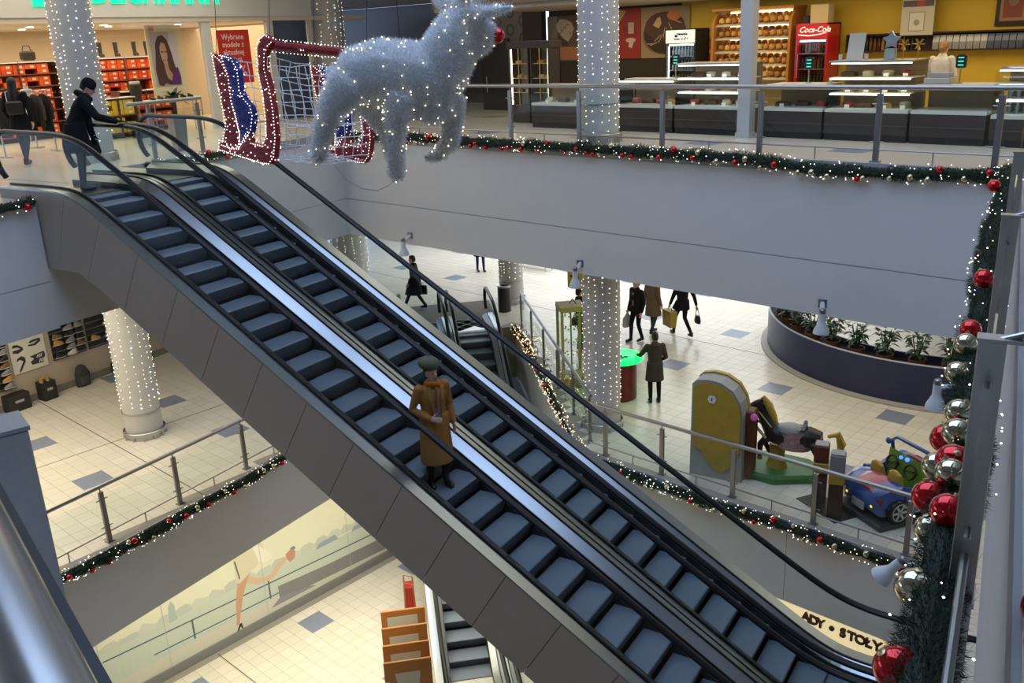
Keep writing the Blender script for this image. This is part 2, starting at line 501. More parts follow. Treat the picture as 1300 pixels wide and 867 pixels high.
# -- shop ceilings on the upper floor
def ceil(name, poly, z, mt=M_ceil):
    b = MB(); b.prism([xy(p) for p in poly], 'z', z, z + .12); return struct(name, b, mt)
ceil('ceiling_bakery', [(-17.6, 16.4), (4, 16.4), (4, 21.2), (-17.6, 21.2)], 2.66, mat('bakery_ceiling', (.34, .29, .23), .7))
ceil('ceiling_shoe_shop', [W(-20.2, 6), W(-20.2, 24), W(-27.5, 24), W(-27.5, 6)], 2.75, mat('shop_ceiling', (.72, .62, .48), .7))
ceil('ceiling_upper', [W(-13.4, -10), W(-13.4, 8), W(-15.65, 11.05), K1, K2, (9, 14.0), (9, 42), (-46, 42), W(-46, -10)], 4.6)

# -- unseen atrium roof with a skylight, and its walls, added to shape the reflections
M_roof = mat('roof_white', (.58, .56, .53), .8)
def roofbox(name, x0, x1, y0, y1):
    b = MB(); b.mm((x0, y0, ROOF_Z), (x1, y1, ROOF_Z + .3)); return struct(name, b, M_roof)
roofbox('ceiling_atrium_left', -30, SKY_X0, -11, 20); roofbox('ceiling_atrium_right', SKY_X1, 9.2, -11, 20)
roofbox('ceiling_atrium_near', SKY_X0, SKY_X1, -11, SKY_Y0); roofbox('ceiling_atrium_far', SKY_X0, SKY_X1, SKY_Y1, 20)
for i in range(1, 6):
    b = MB(); x = SKY_X0 + (SKY_X1 - SKY_X0) * i / 6; b.mm((x - .06, SKY_Y0, ROOF_Z), (x + .06, SKY_Y1, ROOF_Z + .2)); struct('trim_skylight_bar_%d' % i, b, M_roof)
hi = [W(-13.4, -10), W(-13.4, 8), W(-15.65, 11.05), K1, K2, Vector((9, 14.0, 0))]
for i, (p, q) in enumerate(zip(hi[:-1], hi[1:])):
    wallbox('wall_atrium_%d' % (i + 1), xy(p), xy(q), 4.6, ROOF_Z, M_roof, .2)
wallbox('wall_atrium_near', (-22, -10), (9, -10), 0, ROOF_Z, M_roof)
wallbox('wall_atrium_right', (9, -10), (9, 21), 0, ROOF_Z, M_roof)
wallbox('wall_lower_near', (-40, -7.5), (9, -7.5), LOW, 0, M_roof)
wallbox('wall_middle_near_right', (8.8, -7.5), (8.8, 8), LOW, 0, M_roof)

# ================================================================== ESCALATORS
def sp(x, k=.16):
    return x if x / k > 30 else k * math.log1p(math.exp(x / k))
def escalator(name, label, origin, rz, rise, near_w, far_w, side_panels, group=None, newel_bottom=True):
    X1 = rise / T30
    HW = .60
    root = thing(name, label, 'escalator', origin, rz, group)
    def zc(x, off, sh=0.0, k=.16):
        return off - T30 * (sp(x - sh, k) - sp(x - sh - X1, k))
    xs_all = [-1.75, -1.2, -.8] + [-.5 + .125 * i for i in range(9)] + [.625 + (X1 - 1.2) * i / 16 for i in range(1, 17)] + [X1 - .5 + .125 * i for i in range(9)] + [X1 + .8, X1 + 1.2, X1 + 1.75]
    xs_all = sorted(set(round(x, 4) for x in xs_all))
    DK = .17
    def strip(nm, y0, y1, offtop, th, mt, xs=xs_all, tilt=0.0):
        b = MB(); rings = []
        for x in xs:
            zt = zc(x, offtop)
            rings.append([(x, y0, zt - th), (x, y1, zt - th), (x, y1, zt + tilt), (x, y0, zt)])
        b.loft(rings); return b.build(nm, mt, root)
    for s, wd in ((-1, near_w), (1, far_w)):
        y = s * HW
        strip('outer_deck', *sorted((s * (HW + .012), s * (HW + wd))), DK, .03, M_deck)
        b = MB(); rings = []
        for x in xs_all:
            zt = zc(x, DK + .005)
            q4 = [(x, s * (HW - .012), zt - .05), (x, s * (HW - .012), zt), (x, s * .455, zt - .085), (x, s * .455, zt - .12)]
            rings.append(q4)
        b.loft(rings); b.build('inner_deck', M_deck, root)
        strip('glass_channel', *sorted((s * (HW - .012), s * (HW + .012))), DK + .03, .05, M_black)
        b = MB(); rings = []
        for x in xs_all:
            zt = zc(x, DK - .08)
            rings.append([(x, s * .44, zt - .55), (x, s * .456, zt - .55), (x, s * .456, zt), (x, s * .44, zt)])
        b.loft(rings); b.build('skirt', M_skirt, root)
        # handrail with round newels
        path = []
        c0 = (-1.62, .60); r = .385
        for i in range(11):
            a = R(-125 - 145 * i / 10)
            path.append((c0[0] + r * math.cos(a), y, c0[1] + r * math.sin(a)))
        path[-1] = (-1.62, y, .985)
        for x in xs_all:
            if x > -1.5 and x < X1 + 1.5: path.append((x, y, zc(x, .975, .10, .22)))
        c1 = (X1 + 1.62, -rise + .60)
        for i in range(11):
            a = R(90 - 145 * i / 10)
            path.append((c1[0] + r * math.cos(a), y, c1[1] + r * math.sin(a)))
        b = MB(); b.tube(path, .050, 10, sq=.75); b.build('handrail', M_rubber, root, smooth=True)
        # glass panes
        cuts = [-1.98] + [-.75] + [.2 + i * 1.28 for i in range(int((X1 + .3) / 1.28) + 1)] + [X1 + .75, X1 + 1.98]
        cuts = sorted(c for c in cuts if c <= X1 + 1.98)
        def lean(x): return max(0, min(1, (x + .3) / .6)) * max(0, min(1, (X1 + .3 - x) / .6)) * .42
        for a, c in zip(cuts[:-1], cuts[1:]):
            if c - a < .2: continue
            n = 8; bot = []; top = []
            for i in range(n + 1):
                x = a + .004 + (c - a - .008) * i / n
                xb = max(min(x, X1 + 1.78), -1.78)
                bot.append((xb, zc(xb, DK)))
                xt = x + lean(x); zt = zc(xt, .945, .10, .22)
                for cc, zz in ((c0, 0), (c1, -rise)):
                    dx = (cc[0] - xt) if cc is c0 else (xt - cc[0])
                    if dx > 0: zt = cc[1] + math.sqrt(max(.0, .36 ** 2 - dx * dx))
                top.append((xt, max(zt, zc(xb, DK) + .01)))
            poly = bot + top[::-1]
            b = MB(); th = .005
            nb = len(bot)
            vs_ = [(p[0], y - th, p[1]) for p in bot] + [(p[0], y - th, p[1]) for p in top] + [(p[0], y + th, p[1]) for p in bot] + [(p[0], y + th, p[1]) for p in top]
            fs = []
            for i in range(nb - 1):
                fs.append((i, i + 1, nb + i + 1, nb + i)); fs.append((2 * nb + i, 3 * nb + i, 3 * nb + i + 1, 2 * nb + i + 1))
                fs.append((nb + i, nb + i + 1, 3 * nb + i + 1, 3 * nb + i))
            fs += [(0, nb, 3 * nb, 2 * nb), (nb - 1, 3 * nb - 1, 4 * nb - 1, 2 * nb - 1)]
            b.add(vs_, fs); b.build('glass_panel', M_glass, root)
    # side cladding
    BO = -1.15
    def bot_z(x): return max(zc(x, BO, .15, .03), -rise - 1.0) if x > .02 else -1.05
    for s, wd in ((-1, near_w), (1, far_w)):
        if s not in side_panels: continue
        y = s * (HW + wd)
        cuts = [-1.75, -.85] + [-.1 + .74 * i for i in range(int((X1 + .6) / .74) + 1)] + [X1 + 1.0, X1 + 1.75]
        for a, c in zip(cuts[:-1], cuts[1:]):
            def lx(x): return max(0, min(1, (x + .9) / .9)) * max(0, min(1, (X1 + .6 - x) / .6)) * .55
            n = 4; top = []; bt = []
            for i in range(n + 1):
                x = a + .004 + (c - a - .008) * i / n
                top.append((x, zc(x, DK - .032)))
                xb = x - lx(x)
                bt.append((xb, bot_z(xb)))
            b = MB(); y2 = y - s * .03
            m_ = n + 1
            vs_ = [(p[0], y, p[1]) for p in bt + top] + [(p[0], y2, p[1]) for p in bt + top]
            fs = []
            for i in range(n):
                fs.append((i, i + 1, m_ + i + 1, m_ + i)); fs.append((2 * m_ + i, 3 * m_ + i, 3 * m_ + i + 1, 2 * m_ + i + 1))
                fs.append((m_ + i, m_ + i + 1, 3 * m_ + i + 1, 3 * m_ + i)); fs.append((i, 2 * m_ + i, 2 * m_ + i + 1, i + 1))
            fs += [(0, m_, 3 * m_, 2 * m_), (m_ - 1, 3 * m_ - 1, 4 * m_ - 1, 2 * m_ - 1)]
            b.add(vs_, fs); b.build('cladding_panel', M_clad, root)
    # truss core under the steps and the soffit
    b = MB(); rings = []
    xs2 = [-1.75, -.6, -.3, .0] + [.15 + (X1 + .2) * i / 12 for i in range(13)] + [X1 + 1.75]
    for x in xs2:
        zb = bot_z(x - .1) + .02
        zt = max(zc(x, -.55), zb + .05)
        rings.append([(x, -HW - near_w + .035, zb), (x, HW + far_w - .035, zb), (x, HW + far_w - .035, zt), (x, -HW - near_w + .035, zt)])
    b.loft(rings); b.build('truss', mat('truss_grey', (.10, .095, .09), .6), root)
    # steps
    n = int(X1 / .4) + 3
    prof = [(-.405, .0), (-.03, .0), (-.012, -.004), (0, -.018), (-.004, -.06), (-.018, -.12), (-.045, -.19), (-.085, -.26), (-.405, -.10)]
    b = MB(); b.prism(prof, 'y', -.435, .435)
    for i in range(len(b.m)): b.m[i] = 1
    # faces: sides in loft order; first prof edge is the tread
    b.m[0] = 0; b.m[1] = 0; b.m[2] = 0
    me = b.mesh('step', [M_step, M_riser])
    for i in range(n):
        x = -.25 + .4 * i
        o = bpy.data.objects.new('step', me); link(o, root); o.location = (x, 0, zc(x - .05, 0, 0, .12) - .02)
    # floor plates and combs
    for x0, x1, z in ((-1.78, -.62, 0), (X1 + .62, X1 + 1.78, -rise)):
        b = MB(); b.box(((x0 + x1) / 2, 0, z - .03), (x1 - x0, .87, .06)); b.build('floor_plate', M_deck, root)
    for x, z, s in ((-.60, 0, 1), (X1 + .60, -rise, -1)):
        b = MB()
        for k in range(28):
            b.box((x + s * .05, -.42 + .031 * k, z - .015), (.16, .014, .03))
        b.build('comb', mat('comb_alu', (.5, .5, .5), .4, .9), root)
    return root

TOPU = -12.56
escA = escalator('escalator', 'near escalator with grey panelled side carrying the person in tan coat', W(TOPU, 8.75, 0), TH, -MID, .20, .11, (-1,))
escB = escalator('escalator', 'empty escalator beside the grey panelled one, joined to it by a steel deck', W(TOPU, 10.20, 0), TH, -MID, .11, .22, (1,))
escC = escalator('escalator', 'escalator going down from the tiled middle floor beside garlanded railing', S(-24.95, 2.74, MID), psi, MID - LOW, .10, .18, (1,))
escD = escalator('escalator', 'dark-stepped escalator under the panelled one, beside wooden door samples', S(-24.95, 1.32, MID), psi, MID - LOW, .18, .10, (-1,))
# ================================================================== RAILINGS AND COLUMNS
_post = {}
def railing(label, p0, p1, posts, z, out, h=1.10, pw=.085, rail_r=.036, group=None, rail_off=.0, pd=.05, cap=False, drop=0.0, low_rail=True, glass=True, stubs=True, post_mat=None):
    """p0->p1 along the edge; posts = distances from p0; out = unit vector towards the walkway"""
    p0 = Vector((p0[0], p0[1], 0)); p1 = Vector((p1[0], p1[1], 0)); d = p1 - p0; L = d.length; d.normalize()
    rz = math.atan2(d.y, d.x)
    root = thing('railing', label, 'railing', (p0.x, p0.y, z), rz, group)
    sgn = 1 if (Vector((-d.y, d.x, 0)).dot(Vector(out)) > 0) else -1
    pm = post_mat or M_steeld
    b = MB(); b.tube([(0, sgn * rail_off, h), (L, sgn * rail_off, h)], rail_r, 12); b.build('top_rail', M_rail, root, smooth=True)
    if low_rail:
        b = MB(); b.tube([(0, 0, .19), (L, 0, .19)], .016, 8); b.build('bottom_rail', M_rail, root, smooth=True)
    for x in posts:
        b = MB()
        b.box((x, 0, (h - .09 - drop) / 2), (pw, pd, h - .09 + drop), bev=.004)
        if cap: b.box((x, sgn * .03, h - .085), (pw + .01, pd + .07, .012))
        b.tube([(x, 0, h - .10), (x, sgn * rail_off, h - .02)], .012, 8)
        b.box((x, 0, .012), (.14, .10, .02))
        b.tube([(x - .11, 0, h - .24), (x + .11, 0, h - .24)], .012, 8)
        b.tube([(x - .11, 0, .30), (x + .11, 0, .30)], .012, 8)
        b.build('post', pm, root)
    pp = [0] + list(posts) + [L]
    if glass:
        for a, c in zip(pp[:-1], pp[1:]):
            if c - a < .3: continue
            b = MB(); b.box(((a + c) / 2, 0, (.24 + h - .17) / 2), (c - a - .12, .01, h - .17 - .24)); b.build('glass_panel', M_glass, root)
    if stubs and low_rail:
        for a, c in zip(pp[:-1], pp[1:]):
            if c - a < .8: continue
            b = MB(); b.tube([((a + c) / 2, 0, 0), ((a + c) / 2, 0, .19)], .012, 6); b.build('stub', M_rail, root)
    return root

FY = 14.10
railing('long steel railing with glass panels in front of the bakery counters', (-18.3, FY), (-3.30, FY), [-18.3 * -1 + x for x in (-16.8, -14.93, -13.05, -11.27, -9.38, -7.47, -5.53, -3.85)], 0, (0, 1, 0))
e0 = Vector(K2) + Vector((.16, 0, 0)); e1 = Vector(K3) + Vector((.0, 0, 0)); ed = (e1 - e0).normalized()
Lr = (e1 - e0).length
def along(pt): return (Vector((pt[0], pt[1], 0)) - e0).dot(ed)
railing('steel railing with broad flat posts beside the bauble garland', e0, e1, [along((-2.1, 8.1)), along((-1.38, 5.45)), along((-.83, 3.24))], 0, (1, .25, 0), h=1.10, pw=.06, pd=.088, cap=True, drop=.45, rail_off=.20, post_mat=M_steel)
railing('steel railing with glass above sloping garland, beside the shoe shop floor', W(-13.78, 2.0), W(-13.78, 13.2), [x - 2.0 for x in (3.6, 5.15, 6.7, 8.26, 9.79, 11.45, 13.0)], MID, -E_, h=1.06)
railing('steel railing with glass beside the coin rides', (-10.7, 13.55), (-3.7, 13.55), [-10.7 * -1 + x for x in (-10.3, -8.95, -7.42, -5.87, -4.3)], MID, (0, 1, 0), h=1.05)
sB = -25.5
railing('slanting steel railing along the garlanded escalator opening', S(sB, 4.20), S(-17.1, 4.20), [.06, 1.7, 3.4, 5.1, 6.8, 8.3], MID, WV, h=1.06)
railing('short railing stub at the foot end of upper floor landing', W(-14.05, 6.3), W(-14.05, 7.55), [1.13], 0, -E_, h=1.0, low_rail=False)
railing('short steel rail beside the potted palm at the escalator head', W(-15.9, 11.6), W(-15.9, 13.4), [.5, 1.7], 0, -E_, h=1.1, low_rail=False)

def bulbs_mesh(pts, r, parent, name='bulbs', mats=None, mi=None):
    b0 = MB(); b0.octa((0, 0, 0), 1.0)
    bv = np.array(b0.v); bf = np.array(b0.f)
    ps = np.array([tuple(p) for p in pts]); rr = (np.array(r) if hasattr(r, '__len__') else np.full(len(ps), r))
    V = (ps[:, None, :] + bv[None] * rr[:, None, None]).reshape(-1, 3)
    F = (np.arange(len(ps))[:, None, None] * 6 + bf[None]).reshape(-1, 3)
    o = fastmesh(name, V, F, mats or [M_bulb, M_bulbw, M_bulbb], parent, None if mi is None else np.repeat(mi, 8))
    o['kind'] = 'stuff'
    return o

def column(label, x, y, z0, z1, r, zring, lights, seed, n_strands=22, base=True, lz0=None, off=0.0, slabel=None):
    rnd = random.Random(seed)
    root = thing('column', label, 'column', (x, y, z0))
    b = MB(); b.lathe([(r, 0), (r, z1 - z0)], n=40); b.build('shaft', M_col, root, smooth=True)
    if zring:
        b = MB(); b.lathe([(r, zring - .012), (r + .018, zring - .008), (r + .018, zring + .008), (r, zring + .012)], n=40, caps=False); b.build('ring', M_steel, root, smooth=True)
    if base:
        b = MB(); b.lathe([(r + .05, .09), (r + .06, .10), (r + .06, .17), (r + .05, .18)], n=40, caps=False)
        for k in range(12):
            a = 2 * PI * k / 12
            b.tube([((r + .05) * math.cos(a), (r + .05) * math.sin(a), 0), ((r + .05) * math.cos(a), (r + .05) * math.sin(a), .12)], .018, 6)
        b.build('foot_rail', M_steel, root, smooth=True)
        b = MB(); b.lathe([(r + .012, 0), (r + .012, .12)], n=40, caps=False); b.build('plinth', M_steel, root, smooth=True)
    if lights:
        lr = thing('string_lights', slabel, 'string lights', (x, y, z0 + (lz0 if lz0 is not None else zring)))
        za, zb = 0, z1 - z0 - (lz0 if lz0 is not None else zring)
        pts = []; mi = []; wires = MB()
        for k in range(n_strands):
            a = 2 * PI * (k + rnd.uniform(-.2, .2)) / n_strands
            zz = zb; path = []
            while zz > za + rnd.uniform(0, .25):
                aa = a + .035 * math.sin(zz * 5 + k * 1.7) + rnd.uniform(-.015, .015)
                pts.append(((r + .014) * math.cos(aa), (r + .014) * math.sin(aa), zz)); mi.append(2 if rnd.random() < .05 else (1 if rnd.random() < .4 else 0))
                path.append(((r + .006) * math.cos(aa), (r + .006) * math.sin(aa), zz))
                zz -= rnd.uniform(.07, .22)
            if len(path) > 1: wires.tube(path, .0025, 3)
        wires.build('wires', M_wire, lr)
        bulbs_mesh(pts, [(.013 if m_ == 2 else rnd.uniform(.006, .0095)) for m_ in mi], lr, mi=np.array(mi))
    return root

column('white round column wrapped in lights in front of the shoe shop', -19.0, 8.1, 0, 4.6, .39, None, True, 1, 15, lz0=.35, slabel='string lights hanging down the column before the shoe shop')
column('white round column wrapped in lights on the middle floor by the shoe shelves', -19.13, 8.16, MID, -2.0, .40, .62, True, 2, 15, slabel='string lights hanging down the column by the shoe shelves')
column('white round column wrapped in lights in front of the bakery', -11.26, 14.72, 0, 4.6, .39, .74, True, 3, 15, lz0=.12, slabel='string lights hanging down the column before the bakery')
column('white round column wrapped in lights beside the green-lit round table', -11.26, 14.72, MID, -2.5, .39, .45, True, 4, 15, slabel='string lights hanging down the column beside the green-lit table')
column('white round column wrapped in lights behind the sleigh figure', -24.6, 18.2, 0, 4.6, .62, None, True, 5, 15, lz0=.3, slabel='string lights on the column behind the sleigh figure')
column('white round column wrapped in lights beside the far end of slanting handrail', -25.6, 19.1, MID, -2.5, .62, .5, True, 6, 15, slabel='string lights on the column seen through the slanting escalator glass')
column('white round column wrapped in lights at the head of the lower escalator', -19.57, 20.85, MID, -2.5, .39, .75, True, 7, 15, slabel='string lights on the column at the head of lower escalator')
b = MB(); b.box((0, 0, 1.7), (.26, .22, 3.4)); b.box((0, 0, .05), (.30, .26, .1)); pil = b.build('pillar', mat('pillar_grey', (.50, .52, .55), .45, .3), None, loc=(-8.97, 16.35, 0)); tag(pil, 'slim square grey pillar standing before the bakery counter', 'pillar')
# ================================================================== GARLANDS AND BAUBLES
M_gr = [mat('needle_dark', (.008, .022, .012), .6), mat('needle_green', (.014, .045, .020), .6), mat('needle_light', (.030, .075, .030), .6)]
def spline(path, step):
    P = [np.array(p, float) for p in path]; out = []
    for a, c in zip(P[:-1], P[1:]):
        n = max(1, int(np.linalg.norm(c - a) / step))
        for i in range(n): out.append(a + (c - a) * i / n)
    out.append(P[-1]); return np.array(out)

def blades(base, dirs, lens, wid, rng):
    """one thin triangle per needle"""
    n = len(base)
    side = np.cross(dirs, rng.normal(size=(n, 3))); side /= np.linalg.norm(side, axis=1)[:, None] + 1e-9
    V = np.empty((n, 3, 3)); V[:, 0] = base - side * wid[:, None] / 2; V[:, 1] = base + side * wid[:, None] / 2; V[:, 2] = base + dirs * lens[:, None]
    return V.reshape(-1, 3), np.arange(n * 3).reshape(-1, 3)

def garland(label, path, r, n, seed, nlights, lr, wid, sag=0.0, lights_mats=None, blabel=None):
    rng = np.random.default_rng(seed)
    pts = spline(path, .05)
    L = len(pts)
    jit = np.cumsum(rng.normal(0, .012, (L, 3)), axis=0); jit -= np.linspace(0, 1, L)[:, None] * jit[-1]
    k = np.ones(9) / 9
    jit = np.stack([np.convolve(jit[:, i], k, 'same') for i in range(3)], 1) * min(1, r / .12)
    jit = np.clip(jit, -r * .35, r * .35)
    pts = pts + jit
    root = thing('garland', label, 'garland', tuple(pts[0]))
    org = pts[0].copy(); pl = pts - org
    idx = rng.integers(0, L - 1, n); fr = rng.random(n)[:, None]
    c = pl[idx] * (1 - fr) + pl[np.minimum(idx + 1, L - 1)] * fr
    t = pl[np.minimum(idx + 1, L - 1)] - pl[np.maximum(idx - 1, 0)]; t /= np.linalg.norm(t, axis=1)[:, None] + 1e-9
    rad = rng.normal(size=(n, 3)); rad -= t * (rad * t).sum(1)[:, None]; rad /= np.linalg.norm(rad, axis=1)[:, None]
    loc = .75 + .25 * np.sin(idx * .37) * np.sin(idx * .11 + 1)
    base = c + rad * (r * .15 + r * .62 * rng.random(n) ** .7 * loc)[:, None]
    dirs = rad + t * rng.normal(0, .75, n)[:, None] + rng.normal(0, .40, (n, 3)); dirs /= np.linalg.norm(dirs, axis=1)[:, None]
    lens = (r * (.22 + .33 * rng.random(n)) * loc) * (.62 if r > .16 else 1.0)
    V, F = blades(base, dirs, lens, np.full(n, wid) * (.7 + .6 * rng.random(n)), rng)
    o = fastmesh('foliage', V, F, M_gr, root, rng.choice(3, n, p=[.45, .38, .17])); o['kind'] = 'stuff'
    b = MB(); st = max(1, L // 120); b.tube([tuple(p) for p in pl[::st]] + [tuple(pl[-1])], r * .42, 7); b.build('core', M_gr[0], root)
    if nlights:
        idx = rng.integers(0, L - 1, nlights)
        t = pl[np.minimum(idx + 1, L - 1)] - pl[np.maximum(idx - 1, 0)]; t /= np.linalg.norm(t, axis=1)[:, None] + 1e-9
        rad = rng.normal(size=(nlights, 3)); rad -= t * (rad * t).sum(1)[:, None]; rad /= np.linalg.norm(rad, axis=1)[:, None]
        bulbs_mesh(pl[idx] + rad * (r * (.75 + .25 * rng.random(nlights)))[:, None], lr * .62 * (.7 + .6 * rng.random(nlights)), root, 'fairy_lights', lights_mats, mi=rng.choice(3, nlights, p=[.45, .5, .05]))
    return root, pts

M_redb = mat('bauble_red', (.62, .012, .018), .12, .65, coat=.5)
M_goldb = mat('bauble_gold', (.62, .58, .42), .10, 1.0)
M_cap = mat('bauble_cap', (.6, .5, .3), .3, 1.0)
_bb = {}
def bauble(loc, r, col, label, group, big):
    key = (col, big)
    if key not in _bb:
        b = MB(); b.sphere((0, 0, 0), 1.0, 24 if big else 12); ball = b.mesh('ball', M_redb if col == 'red' else M_goldb, True)
        b = MB(); b.lathe([(.20, .96), (.20, 1.10), (.05, 1.14)], n=10); b.tube([(0, 0, 1.12), (.05, 0, 1.2), (0, 0, 1.26), (-.05, 0, 1.2), (0, 0, 1.12)], .02, 5); cap = b.mesh('cap', M_cap, True)
        _bb[key] = (ball, cap)
    ball, cap = _bb[key]
    if big:
        t = thing('bauble', label, 'bauble', loc, 0, group); t.scale = (r, r, r)
        t.rotation_euler = (random.uniform(-.6, .6), random.uniform(-.6, .6), 0)
        link(bpy.data.objects.new('ball', ball), t); link(bpy.data.objects.new('cap', cap), t)
    else:
        t = bpy.data.objects.new('bauble', ball); link(t); t.location = loc; t.scale = (r, r, r); tag(t, label, 'bauble', group)

random.seed(11)
gR, _ = garland('thick fir garland with fairy lights along the rail with broad flat posts', [tuple(K2.lerp(K3, t) + Vector((.02, 0, .02))) for t in (.01, .3, .6, .8, .9, .98)], .165, 120000, 21, 260, .0085, .0034)
REDN = [(-2.961, 11.343, -0.12), (-2.674, 10.224, -0.12), (-2.578, 9.889, -0.12), (-2.44, 8.966, -0.07), (-2.382, 8.945, -0.11), (-2.247, 8.531, -0.12), (-1.999, 7.409, 0.14), (-2.028, 7.885, -0.12), (-1.705, 6.167, 0.11), (-1.835, 7.088, -0.12), (-1.708, 6.33, -0.1), (-1.315, 4.554, 0.03), (-1.142, 4.108, 0.13), (-1.163, 3.89, 0.03), (-1.001, 3.61, 0.14), (-0.949, 3.457, -0.11), (-0.831, 2.654, 0.03), (-3.42, 12.997, -0.12), (-3.294, 12.157, 0.08), (-.55, 3.25, .06), (-.50, 3.1, .02)]
GOLN = [(-2.854, 10.881, -0.12), (-2.748, 10.4, -0.11), (-2.146, 8.187, -0.12), (-1.948, 7.376, -0.12), (-1.655, 5.922, 0.09), (-1.579, 5.544, 0.03), (-3.157, 12.036, -0.12), (-1.314, 4.722, 0.12), (-1.231, 4.436, 0.13), (-1.242, 4.216, 0.03), (-1.108, 3.974, 0.13), (-1.084, 3.696, -0.02), (-0.996, 3.73, -0.11), (-0.956, 3.151, 0.03)]
for p in REDN: bauble(p, random.uniform(.068, .078), 'red', 'shiny red bauble on the thick garland beside the flat posts', 'red baubles on the thick garland', True)
for p in GOLN: bauble(p, random.uniform(.066, .074), 'gold', 'shiny pale gold bauble on the thick garland beside the flat posts', 'gold baubles on the thick garland', True)

def dress(pts, n, seed, where, gname, r=(.045, .058), rg=.13, pred=.6, out=(0, -1, 0)):
    rnd = random.Random(seed); o = Vector(out)
    for i in range(n):
        p = Vector(pts[int((i + rnd.uniform(.1, .9)) / n * (len(pts) - 1))])
        a = rnd.uniform(-1.2, 1.3)
        q = p + o * (rg * .75 * math.cos(a)) + Vector((0, 0, rg * .85 * math.sin(-a)))
        c = 'red' if rnd.random() < pred else 'gold'
        cn = 'red' if c == 'red' else 'pale gold'
        bauble(tuple(q), rnd.uniform(*r), c, 'small %s bauble on the garland %s' % (cn, where), '%s baubles on %s' % (cn, gname), False)
_, p1 = garland('long fir garland with fairy lights on the ledge below the bakery railing', [(-18.5, 13.93, -.08), (-11, 13.93, -.07), (-3.7, 13.93, -.08)], .15, 42000, 22, 420, .012, .009)
dress(p1, 52, 5, 'below the bakery railing', 'the bakery garland')
_, p2 = garland('fir garland with fairy lights below the railing of coin rides', [(-10.75, 13.36, MID - .07), (-7, 13.36, MID - .08), (-3.62, 13.36, MID - .07)], .145, 22000, 23, 330, .012, .010)
dress(p2, 24, 6, 'below the coin ride railing', 'the coin ride garland')
_, p3 = garland('sloping fir garland with fairy lights below railing opposite the running woman poster', [W(-13.52, 6.6, MID - .05), W(-13.52, 9.5, MID - .06), W(-13.52, 13.0, MID - .05)], .14, 22000, 24, 300, .012, .010)
dress(p3, 20, 7, 'opposite the running woman poster', 'the poster-side garland', out=E_)
_, p4 = garland('fir garland thick with warm lights along the lower escalator opening', [S(-25.4, 3.98, MID + .02), S(-21, 3.98, MID + .0), S(-16.9, 3.98, MID - .06)], .14, 11000, 25, 620, .014, .010, lights_mats=[M_bulbg, M_bulb, M_bulbw])
dress(p4, 9, 8, 'along the lower escalator opening', 'the escalator garland', out=-WV)
_, p5 = garland('short fir garland on the ledge beside the sleigh figure', [W(-15.55, 11.6, -.06), W(-15.55, 14.0, -.06)], .12, 4000, 26, 60, .011, .009)
dress(p5, 7, 9, 'on the ledge beside the sleigh', 'the ledge garland', out=E_)
_, p6 = garland('stub of fir garland at the end of the left ledge by the escalator', [W(-13.3, 5.5, .02), W(-13.3, 7.85, .02)], .13, 5000, 27, 60, .011, .009)
dress(p6, 6, 10, 'at the left ledge end', 'the left ledge garland', out=E_)
_, p7 = garland('fir garland under the steel rail beside the broad steel post', [W(-3.6, 1.25, -.02), W(-2.0, 1.22, -.02), W(-.7, 1.15, -.02)], .12, 9000, 28, 40, .006, .006)
dress(p7, 4, 12, 'under the steel rail by the broad steel post', 'the near garland', r=(.05, .06), out=N_)
# ================================================================== PEOPLE
def remesh_union(parts, voxel):
    """parts: list of (MB, material index) -> continuous mesh with material index taken from the nearest part"""
    allb = MB(); trees = []
    for b, mi in parts:
        allb.add(b.v, b.f)
        trees.append((mi, BVHTree.FromPolygons([Vector(v) for v in b.v], b.f)))
    me = allb.mesh('tmp', M_white)
    o = bpy.data.objects.new('tmp', me); COL.objects.link(o)
    md = o.modifiers.new('r', 'REMESH'); md.mode = 'VOXEL'; md.voxel_size = voxel; md.use_smooth_shade = True
    sm = o.modifiers.new('s', 'SMOOTH'); sm.factor = .5; sm.iterations = 2
    dg = bpy.context.evaluated_depsgraph_get()
    out = bpy.data.meshes.new_from_object(o.evaluated_get(dg))
    bpy.data.objects.remove(o, do_unlink=True)
    out.materials.clear()
    idx = []
    for p in out.polygons:
        c = p.center; best = 9; bi = 0
        for mi, t in trees:
            h = t.find_nearest(c, best)
            if h[0] is not None and h[3] < best: best = h[3]; bi = mi
        idx.append(bi)
    out.polygons.foreach_set('material_index', idx)
    return out

def ring(c, a, b_, n=14, yaw=0.0):
    cs, sn = math.cos(yaw), math.sin(yaw)
    return [(c[0] + a * math.cos(2 * PI * j / n) * cs - b_ * math.sin(2 * PI * j / n) * sn, c[1] + a * math.cos(2 * PI * j / n) * sn + b_ * math.sin(2 * PI * j / n) * cs, c[2]) for j in range(n)]

